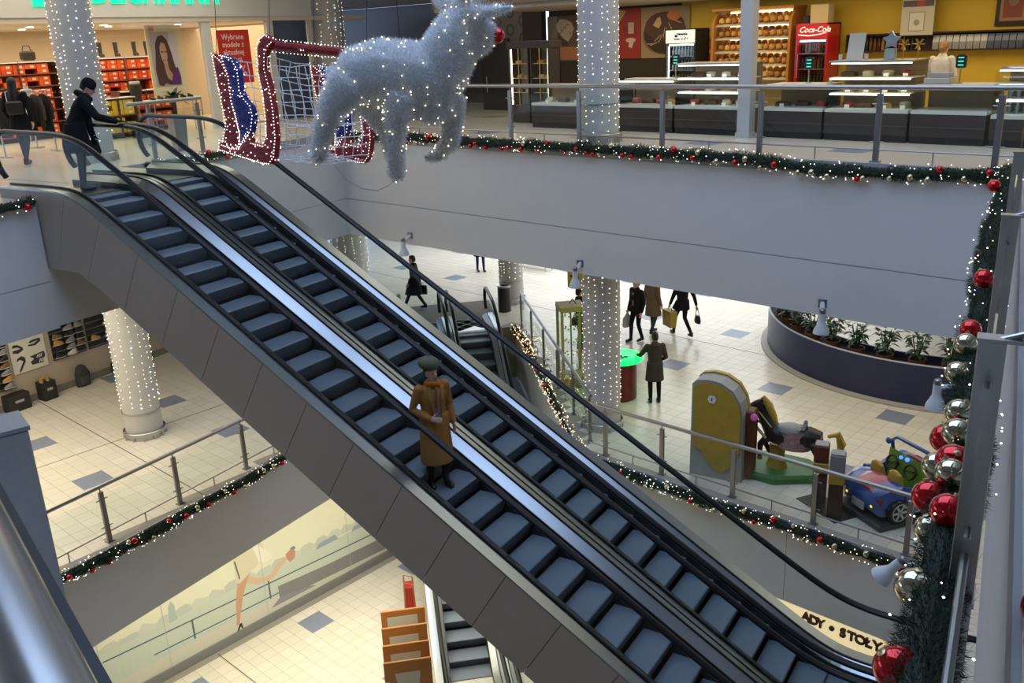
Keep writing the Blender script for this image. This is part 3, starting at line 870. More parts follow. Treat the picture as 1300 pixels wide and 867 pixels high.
def hand(wrist, d, palm_n, side, curl=.5, k=1.0):
    """five fingers; d = direction of the hand, palm_n = palm normal, side=+1/-1 where the thumb leaves"""
    d = Vector(d).normalized(); nrm = Vector(palm_n); nrm = (nrm - d * nrm.dot(d)).normalized(); s = d.cross(nrm) * side
    w0 = Vector(wrist); b = MB()
    rings = []
    for t, hw, ht in ((-.01, .024, .020), (.03, .034, .017), (.07, .040, .016), (.09, .036, .012)):
        c = w0 + d * t * k
        rings.append([c + s * hw * k * math.cos(2 * PI * j / 10) + nrm * ht * k * math.sin(2 * PI * j / 10) for j in range(10)])
    b.loft(rings)
    for i, (off, ln) in enumerate(((.030, .066), (.010, .076), (-.010, .070), (-.029, .055))):
        p = w0 + (d * .082 + s * off) * k; path = [p]; dd = d.copy()
        for seg in range(3):
            dd = (dd + nrm * curl * (.55 + .25 * seg)).normalized(); p = p + dd * ln * k * (.42, .33, .25)[seg]; path.append(p)
        b.tube(path, [.0105 * k, .0100 * k, .0092 * k, .0075 * k], 6)
    p = w0 + (d * .025 + s * .03) * k; dd = (d * .6 + s * .8).normalized(); path = [p]
    for seg in range(2):
        p = p + dd * .036 * k; path.append(p); dd = (dd + d * .5 + nrm * curl * .5).normalized()
    b.tube(path, [.014 * k, .0115 * k, .009 * k], 6)
    return b

def person(label, loc, rz, mats, pose, height=1.68, voxel=.012, hair=None, hat=None, extra=None, skirt=None, coat_len=.55, coat_w=1.0, name='person', bulk=1.0):
    """mats: dict coat, leg, skin, shoe.  Local +Y is where the person faces.  pose: joints in metres for a 1.70 m figure"""
    k = height / 1.70
    root = thing(name, label, 'person', loc, rz)
    ML = [mats['coat'], mats['leg'], mats['skin'], mats['shoe'], mats.get('shirt', mats['coat']), mats.get('dark', M_black)]
    P = {'hipL': (-.09, 0, .90), 'hipR': (.09, 0, .90), 'kneeL': (-.10, .02, .49), 'kneeR': (.10, .02, .49), 'ankL': (-.10, -.02, .08), 'ankR': (.10, -.02, .08),
         'shL': (-.18, 0, 1.39), 'shR': (.18, 0, 1.39), 'elL': (-.25, -.03, 1.10), 'elR': (.25, -.03, 1.10), 'wrL': (-.26, .06, .86), 'wrR': (.26, .06, .86),
         'lean': 0.0, 'head_yaw': 0.0, 'head_pitch': 0.0, 'side': 0.0}
    P.update(pose)
    pts = {q: Vector(v) * k for q, v in P.items() if isinstance(v, tuple)}
    lean = P['lean']; hz = .92 * k
    def bend(v):
        v = Vector(v)
        if v.z <= hz: return v
        dz = v.z - hz; f_ = min(1, dz / (.25 * k))
        a = lean * f_
        return Vector((v.x + P['side'] * dz, v.y * math.cos(a) + dz * math.sin(a), hz + dz * math.cos(a) - v.y * math.sin(a)))
    if lean and not P.get('raw'):
        for q in ('shL', 'shR'): pts[q] = bend(pts[q])
        if not P.get('arms_abs'):
            for q in ('elL', 'elR', 'wrL', 'wrR'): pts[q] = bend(pts[q])
    parts = []
    # torso with coat
    b = MB(); rings = []
    prof = [(.84, .150, .105), (.95, .160, .115), (1.05, .150, .110), (1.18, .160, .118), (1.30, .178, .118), (1.39, .170, .100), (1.44, .095, .075), (1.50, .058, .058)]
    for z, a, b_ in prof:
        c = bend(Vector((0, 0, z * k))); rings.append(ring(c, a * k * bulk, b_ * k * bulk))
    b.loft(rings); parts.append((b, 0))
    for s in ('L', 'R'):
        b = MB(); b.sphere(tuple(pts['sh' + s]), .068 * k * bulk, 10); parts.append((b, 0))
    if coat_len:
        b = MB(); rings = []
        z0 = .98 - coat_len
        for i in range(7):
            t = i / 6; z = z0 + (1.02 - z0) * t
            fl = (1 - t) * .035
            lx = Vector((0, 0, z * k)); c = bend(lx)
            leg_y = (P['kneeL'][1] + P['kneeR'][1]) / 2 * k * (1 - t) * .7
            spread = abs(P['kneeL'][1] - P['kneeR'][1]) * .45 * (1 - t)
            rings.append(ring((c.x, c.y + leg_y, c.z), (.172 + fl) * k * coat_w, (.130 + fl * .8 + spread) * k * coat_w))
        b.loft(rings); parts.append((b, 0))
    if skirt:
        b = MB(); rings = []
        for i in range(6):
            t = i / 5; z = skirt[0] + (.95 - skirt[0]) * t
            rings.append(ring((0, 0, z * k), (.165 + (1 - t) * skirt[1]) * k, (.12 + (1 - t) * skirt[1]) * k))
        b.loft(rings); parts.append((b, 4))
    # legs and shoes
    for s in ('L', 'R'):
        h, kn, an = pts['hip' + s], pts['knee' + s], pts['ank' + s]
        b = MB(); b.tube([h, h.lerp(kn, .5), kn, kn.lerp(an, .4), an], [.085 * k, .076 * k, .058 * k, .055 * k, .042 * k], 10); parts.append((b, 1))
        fd = Vector(P.get('foot' + s, (0, 1, 0))).normalized()
        b = MB(); b.tube([an - fd * .045 * k + Vector((0, 0, -.035 * k)), an + fd * .05 * k + Vector((0, 0, -.032 * k)), an + fd * .15 * k + Vector((0, 0, -.045 * k)), an + fd * .19 * k + Vector((0, 0, -.052 * k))], [.038 * k, .046 * k, .038 * k, .020 * k], 8); b.tube([an + Vector((0, 0, .06 * k)), an - Vector((0, 0, .03 * k))], .046 * k, 8); parts.append((b, 3))
    # arms and hands
    for s, sd in (('L', -1), ('R', 1)):
        sh, el, wr = pts['sh' + s], pts['el' + s], pts['wr' + s]
        b = MB(); b.tube([sh, sh.lerp(el, .5), el, el.lerp(wr, .5), wr], [.066 * k * bulk, .058 * k * bulk, .052 * k * bulk, .046 * k * bulk, .038 * k * bulk], 10); parts.append((b, 0))
        d = Vector(P.get('hd' + s, tuple(wr - el))).normalized()
        nrm = Vector(P.get('pn' + s, (-sd, 0, 0)))
        hb = hand(wr, d, nrm, sd * P.get('thumb' + s, 1), P.get('curl' + s, .45), 1.05 * k)
        parts.append((hb, 2 if not P.get('gloves') else 5))
    # neck and head
    top = bend(Vector((0, 0, 1.50 * k))); hp = lean * .6 + P['head_pitch']; hy = P['head_yaw']
    HM = Matrix.Translation(top) @ Matrix.Rotation(hy, 4, 'Z') @ Matrix.Rotation(-hp, 4, 'X')
    def hpnt(p): return HM @ (Vector(p) * k)
    b = MB(); b.tube([bend(Vector((0, 0, 1.42 * k))), hpnt((0, .01, .05))], .052 * k, 10); parts.append((b, 2))
    b = MB(); rings = []
    for z, a, b_, y in ((-.025, .030, .035, .045), (.0, .052, .065, .030), (.04, .066, .085, .018), (.09, .073, .095, .010), (.14, .073, .096, .004), (.18, .062, .084, 0), (.21, .040, .055, 0), (.222, .012, .018, 0)):
        rings.append([hpnt((a * math.cos(2 * PI * j / 14), y + b_ * math.sin(2 * PI * j / 14), z)) for j in range(14)])
    b.loft(rings)
    b.tube([hpnt((0, .10, .115)), hpnt((0, .122, .075)), hpnt((0, .105, .068))], [.010 * k, .015 * k, .010 * k], 6)
    for sx in (-1, 1): b.sphere(tuple(hpnt((sx * .073, 0, .085))), .022 * k, 8, (.45, .8, 1.2))
    parts.append((b, 2))
    if extra:
        for eb, mi in extra(k, bend, hpnt, pts): parts.append((eb, mi))
    me = remesh_union(parts, voxel)
    for q in ML: me.materials.append(q)
    body = bpy.data.objects.new('body', me); link(body, root)
    # face
    b = MB()
    for sx in (-1, 1): b.sphere(tuple(hpnt((sx * .030, .092, .105))), .010 * k, 8)
    b.tube([hpnt((-.022, .098, .035)), hpnt((0, .103, .033)), hpnt((.022, .098, .035))], .005 * k, 5)
    b.build('eyes_and_mouth', mat('face_dark', (.10, .035, .03), .5), root)
    if hair is not None:
        b = MB(); rings = []
        for z, a, b_, y in hair['prof']:
            rings.append([hpnt((a * math.cos(2 * PI * j / 16), y + b_ * math.sin(2 * PI * j / 16), z)) for j in range(16)])
        b.loft(rings)
        for q in hair.get('tubes', ()): b.tube([hpnt(p) for p in q[0]], [r_ * k for r_ in q[1]], 8)
        b.build('hair', hair['mat'], root, smooth=True)
    if hat is not None:
        b = MB(); rings = []
        for z, a, b_, y in hat['prof']:
            rings.append([hpnt((a * math.cos(2 * PI * j / 18), y + b_ * math.sin(2 * PI * j / 18), z)) for j in range(18)])
        b.loft(rings); b.build(hat['name'], hat['mat'], root, smooth=True)
    return root, pts, bend, hpnt

def attach(root, b, name, mt, smooth=True): return b.build(name, mt, root, smooth)

M_skin = mat('skin', (.56, .33, .24), .5)
M_hairdk = mat('hair_dark', (.020, .014, .012), .5, var=.3, scale=60)
M_hairbr = mat('hair_brown', (.055, .032, .020), .5, var=.3, scale=60)
M_hairbl = mat('hair_blonde', (.26, .12, .035), .5, var=.3, scale=60)
def cloth(n, c, r=.85): return mat(n, c, r, var=.14, scale=25, bump=.15, spec=.2)
M_cblack = cloth('cloth_black', (.010, .010, .012)); M_cdark = cloth('cloth_charcoal', (.022, .022, .025)); M_ctan = cloth('coat_tan', (.36, .17, .048)); M_cbeige = cloth('coat_beige', (.20, .135, .085))
M_cbrown = cloth('coat_greybrown', (.055, .046, .040)); M_cgreen = cloth('beret_green', (.115, .125, .078)); M_scarf = cloth('scarf_orange', (.42, .14, .022)); M_cgrey = cloth('top_grey', (.22, .22, .25)); M_jean = cloth('jean_grey', (.055, .058, .068)); M_cblue = cloth('cloth_navy', (.022, .028, .075)); M_cwhite = cloth('shirt_white', (.62, .60, .60)); M_shoe = mat('shoe_black', (.012, .011, .010), .4); M_cream = cloth('cream', (.55, .50, .42))
HAIR_SHORT = [(.235, .01, .01, -.005), (.228, .040, .055, -.004), (.205, .066, .088, -.008), (.16, .079, .100, -.014), (.12, .078, .092, -.026), (.07, .070, .070, -.042), (.03, .055, .050, -.05)][::-1]
HAIR_LONG = [(-.22, .085, .035, -.10), (-.12, .095, .045, -.09), (0, .090, .060, -.055), (.07, .086, .078, -.032), (.12, .083, .094, -.022), (.16, .081, .101, -.012), (.205, .068, .090, -.006), (.228, .042, .056, -.004), (.236, .01, .01, 0)]

def face_to(dx, dy): return math.atan2(dy, dx) - PI / 2     # rotation so that local +Y points along (dx, dy)

# --- person in tan coat and green beret riding down on the near escalator
ux = -6.35
def esc_z(u): return -T30 * (u - TOPU)
nst = 16; xs_ = -.25 + .4 * nst
step_z = -T30 * (xs_ - .05) - .02
p_esc = W(TOPU + xs_ - .35, 8.72, step_z)
def coat_extra(k, bend, hpnt, pts):
    out = []
    # open coat front showing the dark inside, grey top
    b = MB(); rings = []
    for i in range(6):
        z = .80 + .58 * i / 5
        c = bend(Vector((.0, .118 if z > 1.0 else .125, z * k)))
        rings.append(ring(c, .045 * k, .02 * k, 8))
    b.loft(rings); out.append((b, 4))
    b = MB(); b.loft([ring((.06 * k, .150 * k, .40 * k), .03 * k, .02 * k, 8), ring((.045 * k, .135 * k, .80 * k), .035 * k, .022 * k, 8)]); out.append((b, 5))
    # lapels
    for s in (-1, 1):
        b = MB(); b.tube([bend(Vector((s * .07 * k, .08 * k, 1.44 * k))), bend(Vector((s * .075 * k, .128 * k, 1.25 * k))), bend(Vector((s * .05 * k, .140 * k, 1.02 * k)))], [.022 * k, .030 * k, .012 * k], 8); out.append((b, 0))
    return out
woman_tan, pt_, bend_, hp_ = person('person in tan coat, green beret and orange scarf on the escalator', p_esc, face_to(1, -.30), {'coat': M_ctan, 'leg': M_cblack, 'skin': M_skin, 'shoe': M_shoe, 'shirt': M_cgrey, 'dark': M_cblack},
    {'elR': (.27, -.06, 1.12), 'wrR': (.12, .16, 1.02), 'hdR': (-.75, .5, -.15), 'pnR': (-.2, -.9, -.3), 'elL': (-.245, -.02, 1.10), 'wrL': (-.235, .09, .87), 'kneeL': (-.09, .05, .49), 'ankL': (-.09, .06, .08), 'head_pitch': -.02, 'head_yaw': .15, 'footR': (.2, 1, 0)},
    height=1.68, voxel=.010, coat_len=.62, coat_w=1.14, bulk=1.10, extra=coat_extra,
    hair={'prof': HAIR_SHORT, 'mat': M_hairbr},
    hat={'name': 'beret', 'mat': M_cgreen, 'prof': [(.135, .078, .100, -.006), (.150, .088, .110, -.008), (.172, .122, .138, -.018), (.210, .136, .148, -.024), (.252, .126, .138, -.030), (.285, .085, .096, -.030), (.298, .015, .015, -.028), (.312, .008, .008, -.028)]})
b = MB(); k = 1.66 / 1.7
b.tube([hp_((.075 * math.cos(a), .02 + .085 * math.sin(a), -.045 + .012 * math.sin(a * 2))) for a in [2 * PI * i / 16 for i in range(17)]], .038 * k, 8)
b.tube([hp_((.01, .10, -.05)), hp_((.02, .135, -.14)), hp_((.03, .140, -.26)), hp_((.03, .145, -.36))], [.035 * k, .040 * k, .034 * k, .020 * k], 8, sq=.6)
attach(woman_tan, b, 'scarf', M_scarf)

# --- person in black leaning on the escalator handrail at the top landing
pb = W(-13.62, 8.95, 0)
leaner, pt_, bend_, hp_ = person('person in black coat leaning forward with one hand on escalator handrail', pb, face_to(E_.x * .55 + N_.x * .75, E_.y * .55 + N_.y * .75), {'coat': M_cblack, 'leg': M_cdark, 'skin': M_skin, 'shoe': M_shoe, 'dark': M_cblack},
    {'lean': .42, 'arms_abs': True, 'elR': (.33, .36, 1.10), 'wrR': (.24, .62, 1.015), 'hdR': (-.1, 1, -.05), 'pnR': (0, 0, -1), 'thumbR': -1, 'gloves': True, 'elL': (-.27, .20, 1.05), 'wrL': (-.24, .22, .80), 'head_pitch': .35, 'kneeL': (-.09, .03, .49)},
    height=1.74, voxel=.011, coat_len=.40, coat_w=1.22, bulk=1.22,
    hair={'prof': HAIR_SHORT, 'mat': M_hairdk},
    hat={'name': 'knit_hat', 'mat': M_cblack, 'prof': [(.09, .082, .104, -.008), (.12, .088, .110, -.008), (.17, .086, .108, -.008), (.21, .070, .090, -.006), (.235, .042, .055, -.004), (.243, .01, .01, 0)]})
b = MB(); b.tube([hp_((.09 * math.cos(a), .0 + .10 * math.sin(a), -.05)) for a in [2 * PI * i / 14 for i in range(15)]], .050, 8); attach(leaner, b, 'fur_collar', M_cblack)
# handbag in the crook of the left arm
hb = thing('handbag', 'black handbag hanging beside the person leaning on handrail', 'bag', tuple(pb + Vector((0, 0, 0))), face_to(E_.x * .55 + N_.x * .75, E_.y * .55 + N_.y * .75))
b = MB(); b.loft([ring((-.26, .16, .50), .06, .15), ring((-.26, .16, .56), .075, .17), ring((-.26, .16, .70), .05, .15), ring((-.26, .16, .74), .03, .13)]); b.build('bag_body', M_black, hb, smooth=True)
b = MB(); b.tube([(-.26, .05, .72), (-.26, .08, .88), (-.26, .19, .97), (-.26, .27, .88), (-.26, .29, .72)], .009, 6); b.build('strap', M_black, hb)

# --- person seen from behind walking past the shoe shop with a shoulder bag
walk0, pt_, bend_, hp_ = person('person with long dark hair and shoulder bag walking past shoe shop', W(-18.1, 10.75, 0), face_to(-.2, .5) + .4, {'coat': M_cblack, 'leg': M_jean, 'skin': M_skin, 'shoe': M_shoe},
    {'kneeL': (-.10, .12, .50), 'ankL': (-.10, .18, .08), 'kneeR': (.10, -.06, .48), 'ankR': (.10, -.28, .10), 'wrL': (-.24, .14, .90), 'wrR': (.27, -.05, .86)}, height=1.66, voxel=.013, coat_len=.25, bulk=1.05, hair={'prof': HAIR_LONG, 'mat': M_hairdk})
sbag = thing('shoulder_bag', 'dark bag with pale strap on the back of the long-haired person', 'bag', tuple(W(-18.1, 10.75, 0)), face_to(-.2, .5) + .4)
b = MB(); b.box((.05, -.19, 1.12), (.30, .10, .26), bev=.03); b.build('bag_body', mat('bag_dark', (.02, .017, .015), .5), sbag)
b = MB(); b.tube([(-.08, -.18, 1.22), (-.14, -.06, 1.42), (-.13, .02, 1.44)], .012, 6); b.build('strap', M_cream, sbag)

# --- middle floor people
pl_, pt_, bend_, hp_ = person('person in long black coat striding across middle floor with briefcase', (-21.51, 18.43, MID), face_to(-.8, -.45), {'coat': M_cblack, 'leg': M_cdark, 'skin': M_skin, 'shoe': M_shoe},
    {'kneeL': (-.08, .16, .50), 'ankL': (-.08, .34, .09), 'kneeR': (.08, -.06, .48), 'ankR': (.08, -.30, .12), 'elL': (-.26, -.08, 1.12), 'wrL': (-.27, .08, .90), 'elR': (.26, -.05, 1.10), 'wrR': (.28, -.10, .84), 'head_pitch': .1}, height=1.74, voxel=.015, coat_len=.48, coat_w=1.12, hair={'prof': HAIR_SHORT, 'mat': M_hairbr})
bc = thing('briefcase', 'black briefcase carried by person striding across the middle floor', 'briefcase', (-21.51, 18.43, MID), face_to(-.8, -.45))
b = MB(); b.box((.30, -.12, .58), (.09, .38, .30), bev=.015); b.build('case_body', M_black, bc)
b = MB(); b.tube([(.30, -.20, .73), (.30, -.19, .79), (.30, -.06, .79), (.30, -.05, .73)], .012, 6); b.build('handle', M_black, bc)

def shirt_extra(k, bend, hpnt, pts):
    b = MB(); rings = [ring((0, .115 * k, z * k), .045 * k, .015 * k, 8) for z in (.98, 1.15, 1.36)]
    b.loft(rings); return [(b, 4)]
man, pt_, bend_, hp_ = person('man in open black jacket holding a pale plastic bag', (-14.0, 19.88, MID), face_to(-.25, -1), {'coat': M_cblack, 'leg': M_cblack, 'skin': M_skin, 'shoe': M_shoe, 'shirt': cloth('shirt_plaid', (.25, .16, .15))},
    {'kneeR': (.09, .10, .50), 'ankR': (.09, .12, .08), 'ankL': (-.09, -.12, .09), 'wrR': (.27, .05, .84)}, height=1.76, voxel=.015, coat_len=.12, bulk=1.12, extra=shirt_extra, hair={'prof': HAIR_SHORT, 'mat': mat('hair_grey', (.16, .14, .12), .6)})
pb1 = thing('plastic_bag', 'pale plastic bag in the hand of man in open black jacket', 'bag', (-14.0, 19.88, MID), face_to(-.25, -1))
b = MB(); b.loft([ring((.30, .08, .36), .05, .12), ring((.30, .08, .40), .08, .16), ring((.30, .08, .62), .06, .15), ring((.30, .08, .72), .02, .06), ring((.29, .07, .79), .012, .02)]); b.build('bag_body', mat('plastic_pale', (.42, .41, .38), .4), pb1, smooth=True)
person('person in beige knee-length coat seen from behind, grey trousers', (-14.05, 20.72, MID), face_to(.15, 1), {'coat': M_cbeige, 'leg': M_jean, 'skin': M_skin, 'shoe': M_shoe}, {'kneeL': (-.10, .10, .5), 'ankL': (-.10, .12, .08), 'ankR': (.10, -.16, .1)}, height=1.72, voxel=.015, coat_len=.45, coat_w=1.18, bulk=1.15, hair={'prof': HAIR_SHORT, 'mat': M_hairbr})
person('person in black coat carrying a yellow bag and a dark handbag', (-13.25, 21.0, MID), face_to(-.9, .45), {'coat': M_cblack, 'leg': M_cblack, 'skin': M_skin, 'shoe': M_shoe}, {'kneeL': (-.08, .22, .51), 'ankL': (-.08, .30, .08), 'kneeR': (.08, .0, .50), 'ankR': (.08, -.36, .13), 'elR': (.28, -.12, 1.12), 'wrR': (.30, -.22, .88), 'elL': (-.26, .06, 1.12), 'wrL': (-.27, .18, .90)}, height=1.74, voxel=.015, coat_len=.22, coat_w=1.1, bulk=1.05, hair={'prof': HAIR_SHORT, 'mat': M_hairdk})
yb = thing('shopping_bag', 'yellow shopping bag held by the person in black coat', 'bag', (-13.25, 21.0, MID), face_to(-.9, .45))
b = MB(); b.loft([[(-.38, -.02, .28), (-.20, -.02, .28), (-.20, .40, .28), (-.38, .40, .28)], [(-.40, -.04, .74), (-.18, -.04, .74), (-.18, .42, .74), (-.40, .42, .74)]]); b.build('bag_body', mat('bag_yellow', (.40, .28, .05), .6), yb)
b = MB(); b.tube([(-.29, .08, .74), (-.29, .12, .86), (-.29, .24, .86), (-.29, .28, .74)], .008, 5); b.build('handle', M_black, yb)
dbg = thing('handbag', 'dark handbag swinging behind the person with a yellow bag', 'bag', (-13.25, 21.0, MID), face_to(-.9, .45))
b = MB(); b.loft([ring((.32, -.28, .40), .05, .13), ring((.32, -.28, .46), .06, .15), ring((.32, -.28, .62), .035, .11)]); b.build('bag_body', M_black, dbg, smooth=True)
b = MB(); b.tube([(.32, -.37, .60), (.31, -.30, .84), (.31, -.22, .84), (.32, -.19, .60)], .010, 5); b.build('strap', M_black, dbg)

BUN = {'prof': HAIR_SHORT, 'mat': M_hairdk, 'tubes': [([(0, -.08, .15), (0, -.13, .17), (0, -.16, .165)], [.03, .045, .02])]}
person('person in grey-brown hooded coat reaching to the green-lit round table', (-11.1, 16.48, MID), face_to(-.62, .55), {'coat': M_cbrown, 'leg': M_cblack, 'skin': M_skin, 'shoe': M_shoe},
    {'elL': (-.30, .16, 1.14), 'wrL': (-.30, .42, 1.06), 'hdL': (-.1, 1, 0), 'pnL': (0, 0, -1), 'elR': (.26, .0, 1.10), 'wrR': (.20, .16, 1.0), 'head_pitch': .22}, height=1.68, voxel=.014, coat_len=.42, coat_w=1.08, bulk=1.06, hair=BUN,
    extra=lambda k, bend, hpnt, pts: [(MB().tube([bend(Vector((-.11 * k, -.05 * k, 1.45 * k))), bend(Vector((0, -.13 * k, 1.42 * k))), bend(Vector((.11 * k, -.05 * k, 1.45 * k)))], [.04 * k, .06 * k, .04 * k], 8), 0)])
person('person in dark coat standing behind the lit column by glass cabinet', (-14.75, 18.35, MID), face_to(.5, .8), {'coat': M_cdark, 'leg': M_cblack, 'skin': M_skin, 'shoe': M_shoe}, {}, height=1.74, voxel=.016, coat_len=.25, hair={'prof': HAIR_SHORT, 'mat': M_hairdk})
sb2 = thing('handbag', 'brown handbag on the arm of person behind the lit column', 'bag', (-14.75, 18.35, MID), face_to(.5, .8))
b = MB(); b.loft([ring((-.36, 0, .62), .05, .12), ring((-.36, 0, .68), .07, .15), ring((-.36, 0, .86), .03, .10)]); b.tube([(-.36, -.08, .85), (-.33, 0, 1.05), (-.36, .08, .85)], .01, 5); b.build('bag_body', mat('leather_brown', (.06, .03, .02), .5), sb2, smooth=True)
person('person in navy trousers far off by the racks of small goods', (-23.3, 23.2, MID), face_to(.6, -.3), {'coat': M_cblack, 'leg': M_cblue, 'skin': M_skin, 'shoe': M_shoe}, {'kneeL': (-.1, .08, .5), 'ankL': (-.1, .1, .08)}, height=1.74, voxel=.018, coat_len=.40, coat_w=1.15, hair={'prof': HAIR_SHORT, 'mat': M_hairdk})

# --- shop assistant with her back turned behind the bakery counter
person('shop assistant in white shirt with back turned behind the bakery counter', (-6.32, 18.9, -.03), face_to(.05, 1), {'coat': M_cwhite, 'leg': M_cblack, 'skin': M_skin, 'shoe': M_shoe},
    {'elL': (-.27, .05, 1.08), 'wrL': (-.20, .30, 1.02), 'elR': (.27, .05, 1.08), 'wrR': (.20, .30, 1.02), 'head_pitch': .30, 'lean': .10}, height=1.62, voxel=.014, coat_len=0, bulk=1.12, hair={'prof': HAIR_SHORT, 'mat': M_hairbl, 'tubes': [([(0, -.09, .12), (0, -.12, .06), (0, -.10, .0)], [.03, .035, .02])]},
    extra=lambda k, bend, hpnt, pts: [(MB().loft([ring((0, 0, .78 * k), .185 * k, .13 * k), ring((0, 0, .98 * k), .165 * k, .125 * k)]), 5)])
# ================================================================== HANGING REINDEER AND SLEIGH
FH = Vector((fw.x, fw.y, 0)).normalized(); RH = Vector((FH.y, -FH.x, 0))
PXM = 9.5 / FPX
ang_r = math.atan2(RH.y, RH.x)
# reindeer: local x = its heading, y = to its left, z up; sizes in metres, roughly 2 m long
deer_o = Vector((-7.43, 6.51, 1.52))
deer = thing('reindeer', 'white tinsel reindeer with red ball nose and fairy lights hanging from wires', 'reindeer', tuple(deer_o), ang_r)
def dp(x, y, off=0.0): return Vector(((x - 520) * PXM, -off, -(y - 120) * PXM - (x - 520) * PXM * .042))
parts = []
def dch(pts, rs):
    b = MB(); b.tube([dp(*p) for p in pts], [max(3, r_ - 4.5) * PXM for r_ in rs], 12); parts.append((b, 0))
dch([(440, 112), (455, 98), (485, 93), (520, 98), (555, 105), (572, 112)], [26, 38, 43, 46, 44, 30])
dch([(520, 118), (550, 125), (572, 120)], [30, 36, 26])
dch([(555, 100), (570, 72), (585, 45), (592, 25)], [40, 38, 34, 24])
dch([(582, 30), (600, 40), (618, 46), (630, 50)], [30, 27, 20, 14])
dch([(588, 55), (606, 62), (622, 60)], [22, 18, 12])
dch([(592, 22, .10), (612, 24, .16), (635, 20, .22), (653, 16, .25)], [13, 13, 10, 4])
dch([(575, 15, -.12), (562, 2, -.2), (560, -12, -.25)], [14, 12, 6])
dch([(592, 8, .08), (603, -18, .14), (612, -40, .2)], [14, 11, 6])
dch([(598, 4, -.10), (628, -4, -.18), (645, -10, -.2)], [13, 10, 5])
dch([(448, 105, .14), (428, 128, .18), (412, 158, .20), (399, 200, .20)], [30, 23, 16, 14])
dch([(452, 110, -.16), (472, 145, -.20), (484, 170, -.20), (487, 205, -.20)], [28, 20, 13, 11])
dch([(512, 120, .20), (503, 150, .24), (500, 185, .24), (498, 222, .24)], [26, 17, 14, 13])
dch([(568, 125, -.14), (570, 155, -.18), (566, 182, -.18), (548, 200, -.18), (530, 203, -.18)], [24, 17, 15, 11, 8])
dch([(432, 96), (422, 92), (416, 98)], [13, 11, 6])
def tinselmat(name, c):
    q = bpy.data.materials.new(name); q.use_nodes = True; nt = q.node_tree; nt.nodes.clear()
    out = nt.nodes.new('ShaderNodeOutputMaterial'); d = nt.nodes.new('ShaderNodeBsdfDiffuse'); t = nt.nodes.new('ShaderNodeBsdfTranslucent'); g = nt.nodes.new('ShaderNodeBsdfGlossy'); g.inputs['Roughness'].default_value = .3
    for n_ in (d, t, g): n_.inputs['Color'].default_value = c + (1,)
    m1 = nt.nodes.new('ShaderNodeMixShader'); m1.inputs[0].default_value = .45; m2 = nt.nodes.new('ShaderNodeMixShader'); m2.inputs[0].default_value = .15
    nt.links.new(d.outputs[0], m1.inputs[1]); nt.links.new(t.outputs[0], m1.inputs[2]); nt.links.new(m1.outputs[0], m2.inputs[1]); nt.links.new(g.outputs[0], m2.inputs[2]); nt.links.new(m2.outputs[0], out.inputs['Surface'])
    return q
M_tins = [tinselmat('tinsel_white', (.88, .90, .93)), tinselmat('tinsel_pale', (.66, .68, .68)), tinselmat('tinsel_bright', (.97, .97, .98))]
me = remesh_union(parts, .03)
me.materials.append(M_tins[1])
body = bpy.data.objects.new('body', me); link(body, deer)
def fuzz(me, n, length, wid, seed, mats_, parent, name='tinsel', nbulb=0, br=.008, probs=None, bmi=None):
    rng = np.random.default_rng(seed)
    C_ = np.array([p.center[:] for p in me.polygons]); Nn = np.array([p.normal[:] for p in me.polygons]); A = np.array([p.area for p in me.polygons])
    i = rng.choice(len(C_), n, p=A / A.sum()); sz = np.sqrt(A[i])
    base = C_[i] + rng.normal(0, 1, (n, 3)) * sz[:, None] * .35
    d = Nn[i] + rng.normal(0, .45, (n, 3)); d /= np.linalg.norm(d, axis=1)[:, None]
    V, F = blades(base - Nn[i] * .005, d, length * (.6 + .6 * rng.random(n)), np.full(n, wid), rng)
    o = fastmesh(name, V, F, mats_, parent, rng.choice(len(mats_), n, p=probs)); o['kind'] = 'stuff'
    if nbulb:
        i = rng.choice(len(C_), nbulb, p=A / A.sum())
        bulbs_mesh(C_[i] + Nn[i] * length * .7, br * (.7 + .6 * rng.random(nbulb)), parent, 'fairy_lights', mi=rng.choice(3, nbulb, p=bmi or [.75, .22, .03]))
fuzz(me, 80000, .055, .0050, 4, M_tins, deer, nbulb=300, br=.0068, probs=[.45, .25, .30])
b = MB(); b.sphere(tuple(dp(634, 49, 0)), .075, 20); b.build('nose', M_redb, deer, smooth=True)
for x, y in ((512, 55), (590, 5)):
    p = dp(x, y); b = MB(); b.tube([p, p + Vector((0, 0, 5.0))], .004, 5); b.build('suspension_wire', M_wired, deer)
b = MB(); b.tube([dp(x, y, .1) for x, y in ((497, 222), (487, 232), (470, 240), (452, 238), (430, 225), (418, 208))], .004, 5); b.build('cable', M_wire, deer)

# sleigh: two flat tinsel-wrapped side frames joined by white wire nets
HS = (RH * .80 - FH * .60).normalized(); CS = (RH * .60 + FH * .80).normalized()
SD = 10.9 / 9.5
sl_o = CAM + (Vector((-8.67, 5.34, 1.51)) - CAM) * SD
PXS = PXM * SD
sleigh = thing('sleigh', 'red and blue tinsel sleigh outlined with white lights hanging from wires', 'sleigh', tuple(sl_o), math.atan2(HS.y, HS.x))
ROLLS = .12
KX = PXS / .80 * 1.06
def sq(x, y): return ((x - 311) * KX, -(y - 130) * PXS * 1.0)
M_tr = [mat('tinsel_red', (.22, .008, .014), .5), mat('tinsel_red2', (.42, .014, .022), .45)]
M_tb = [mat('tinsel_blue', (.010, .016, .16), .5), mat('tinsel_blue2', (.030, .050, .48), .45)]
back_red = [(267, 69), (281, 80), (291, 98), (294, 128), (301, 150), (305, 170), (303, 186), (292, 188), (277, 184), (284, 160), (281, 140), (274, 108)]
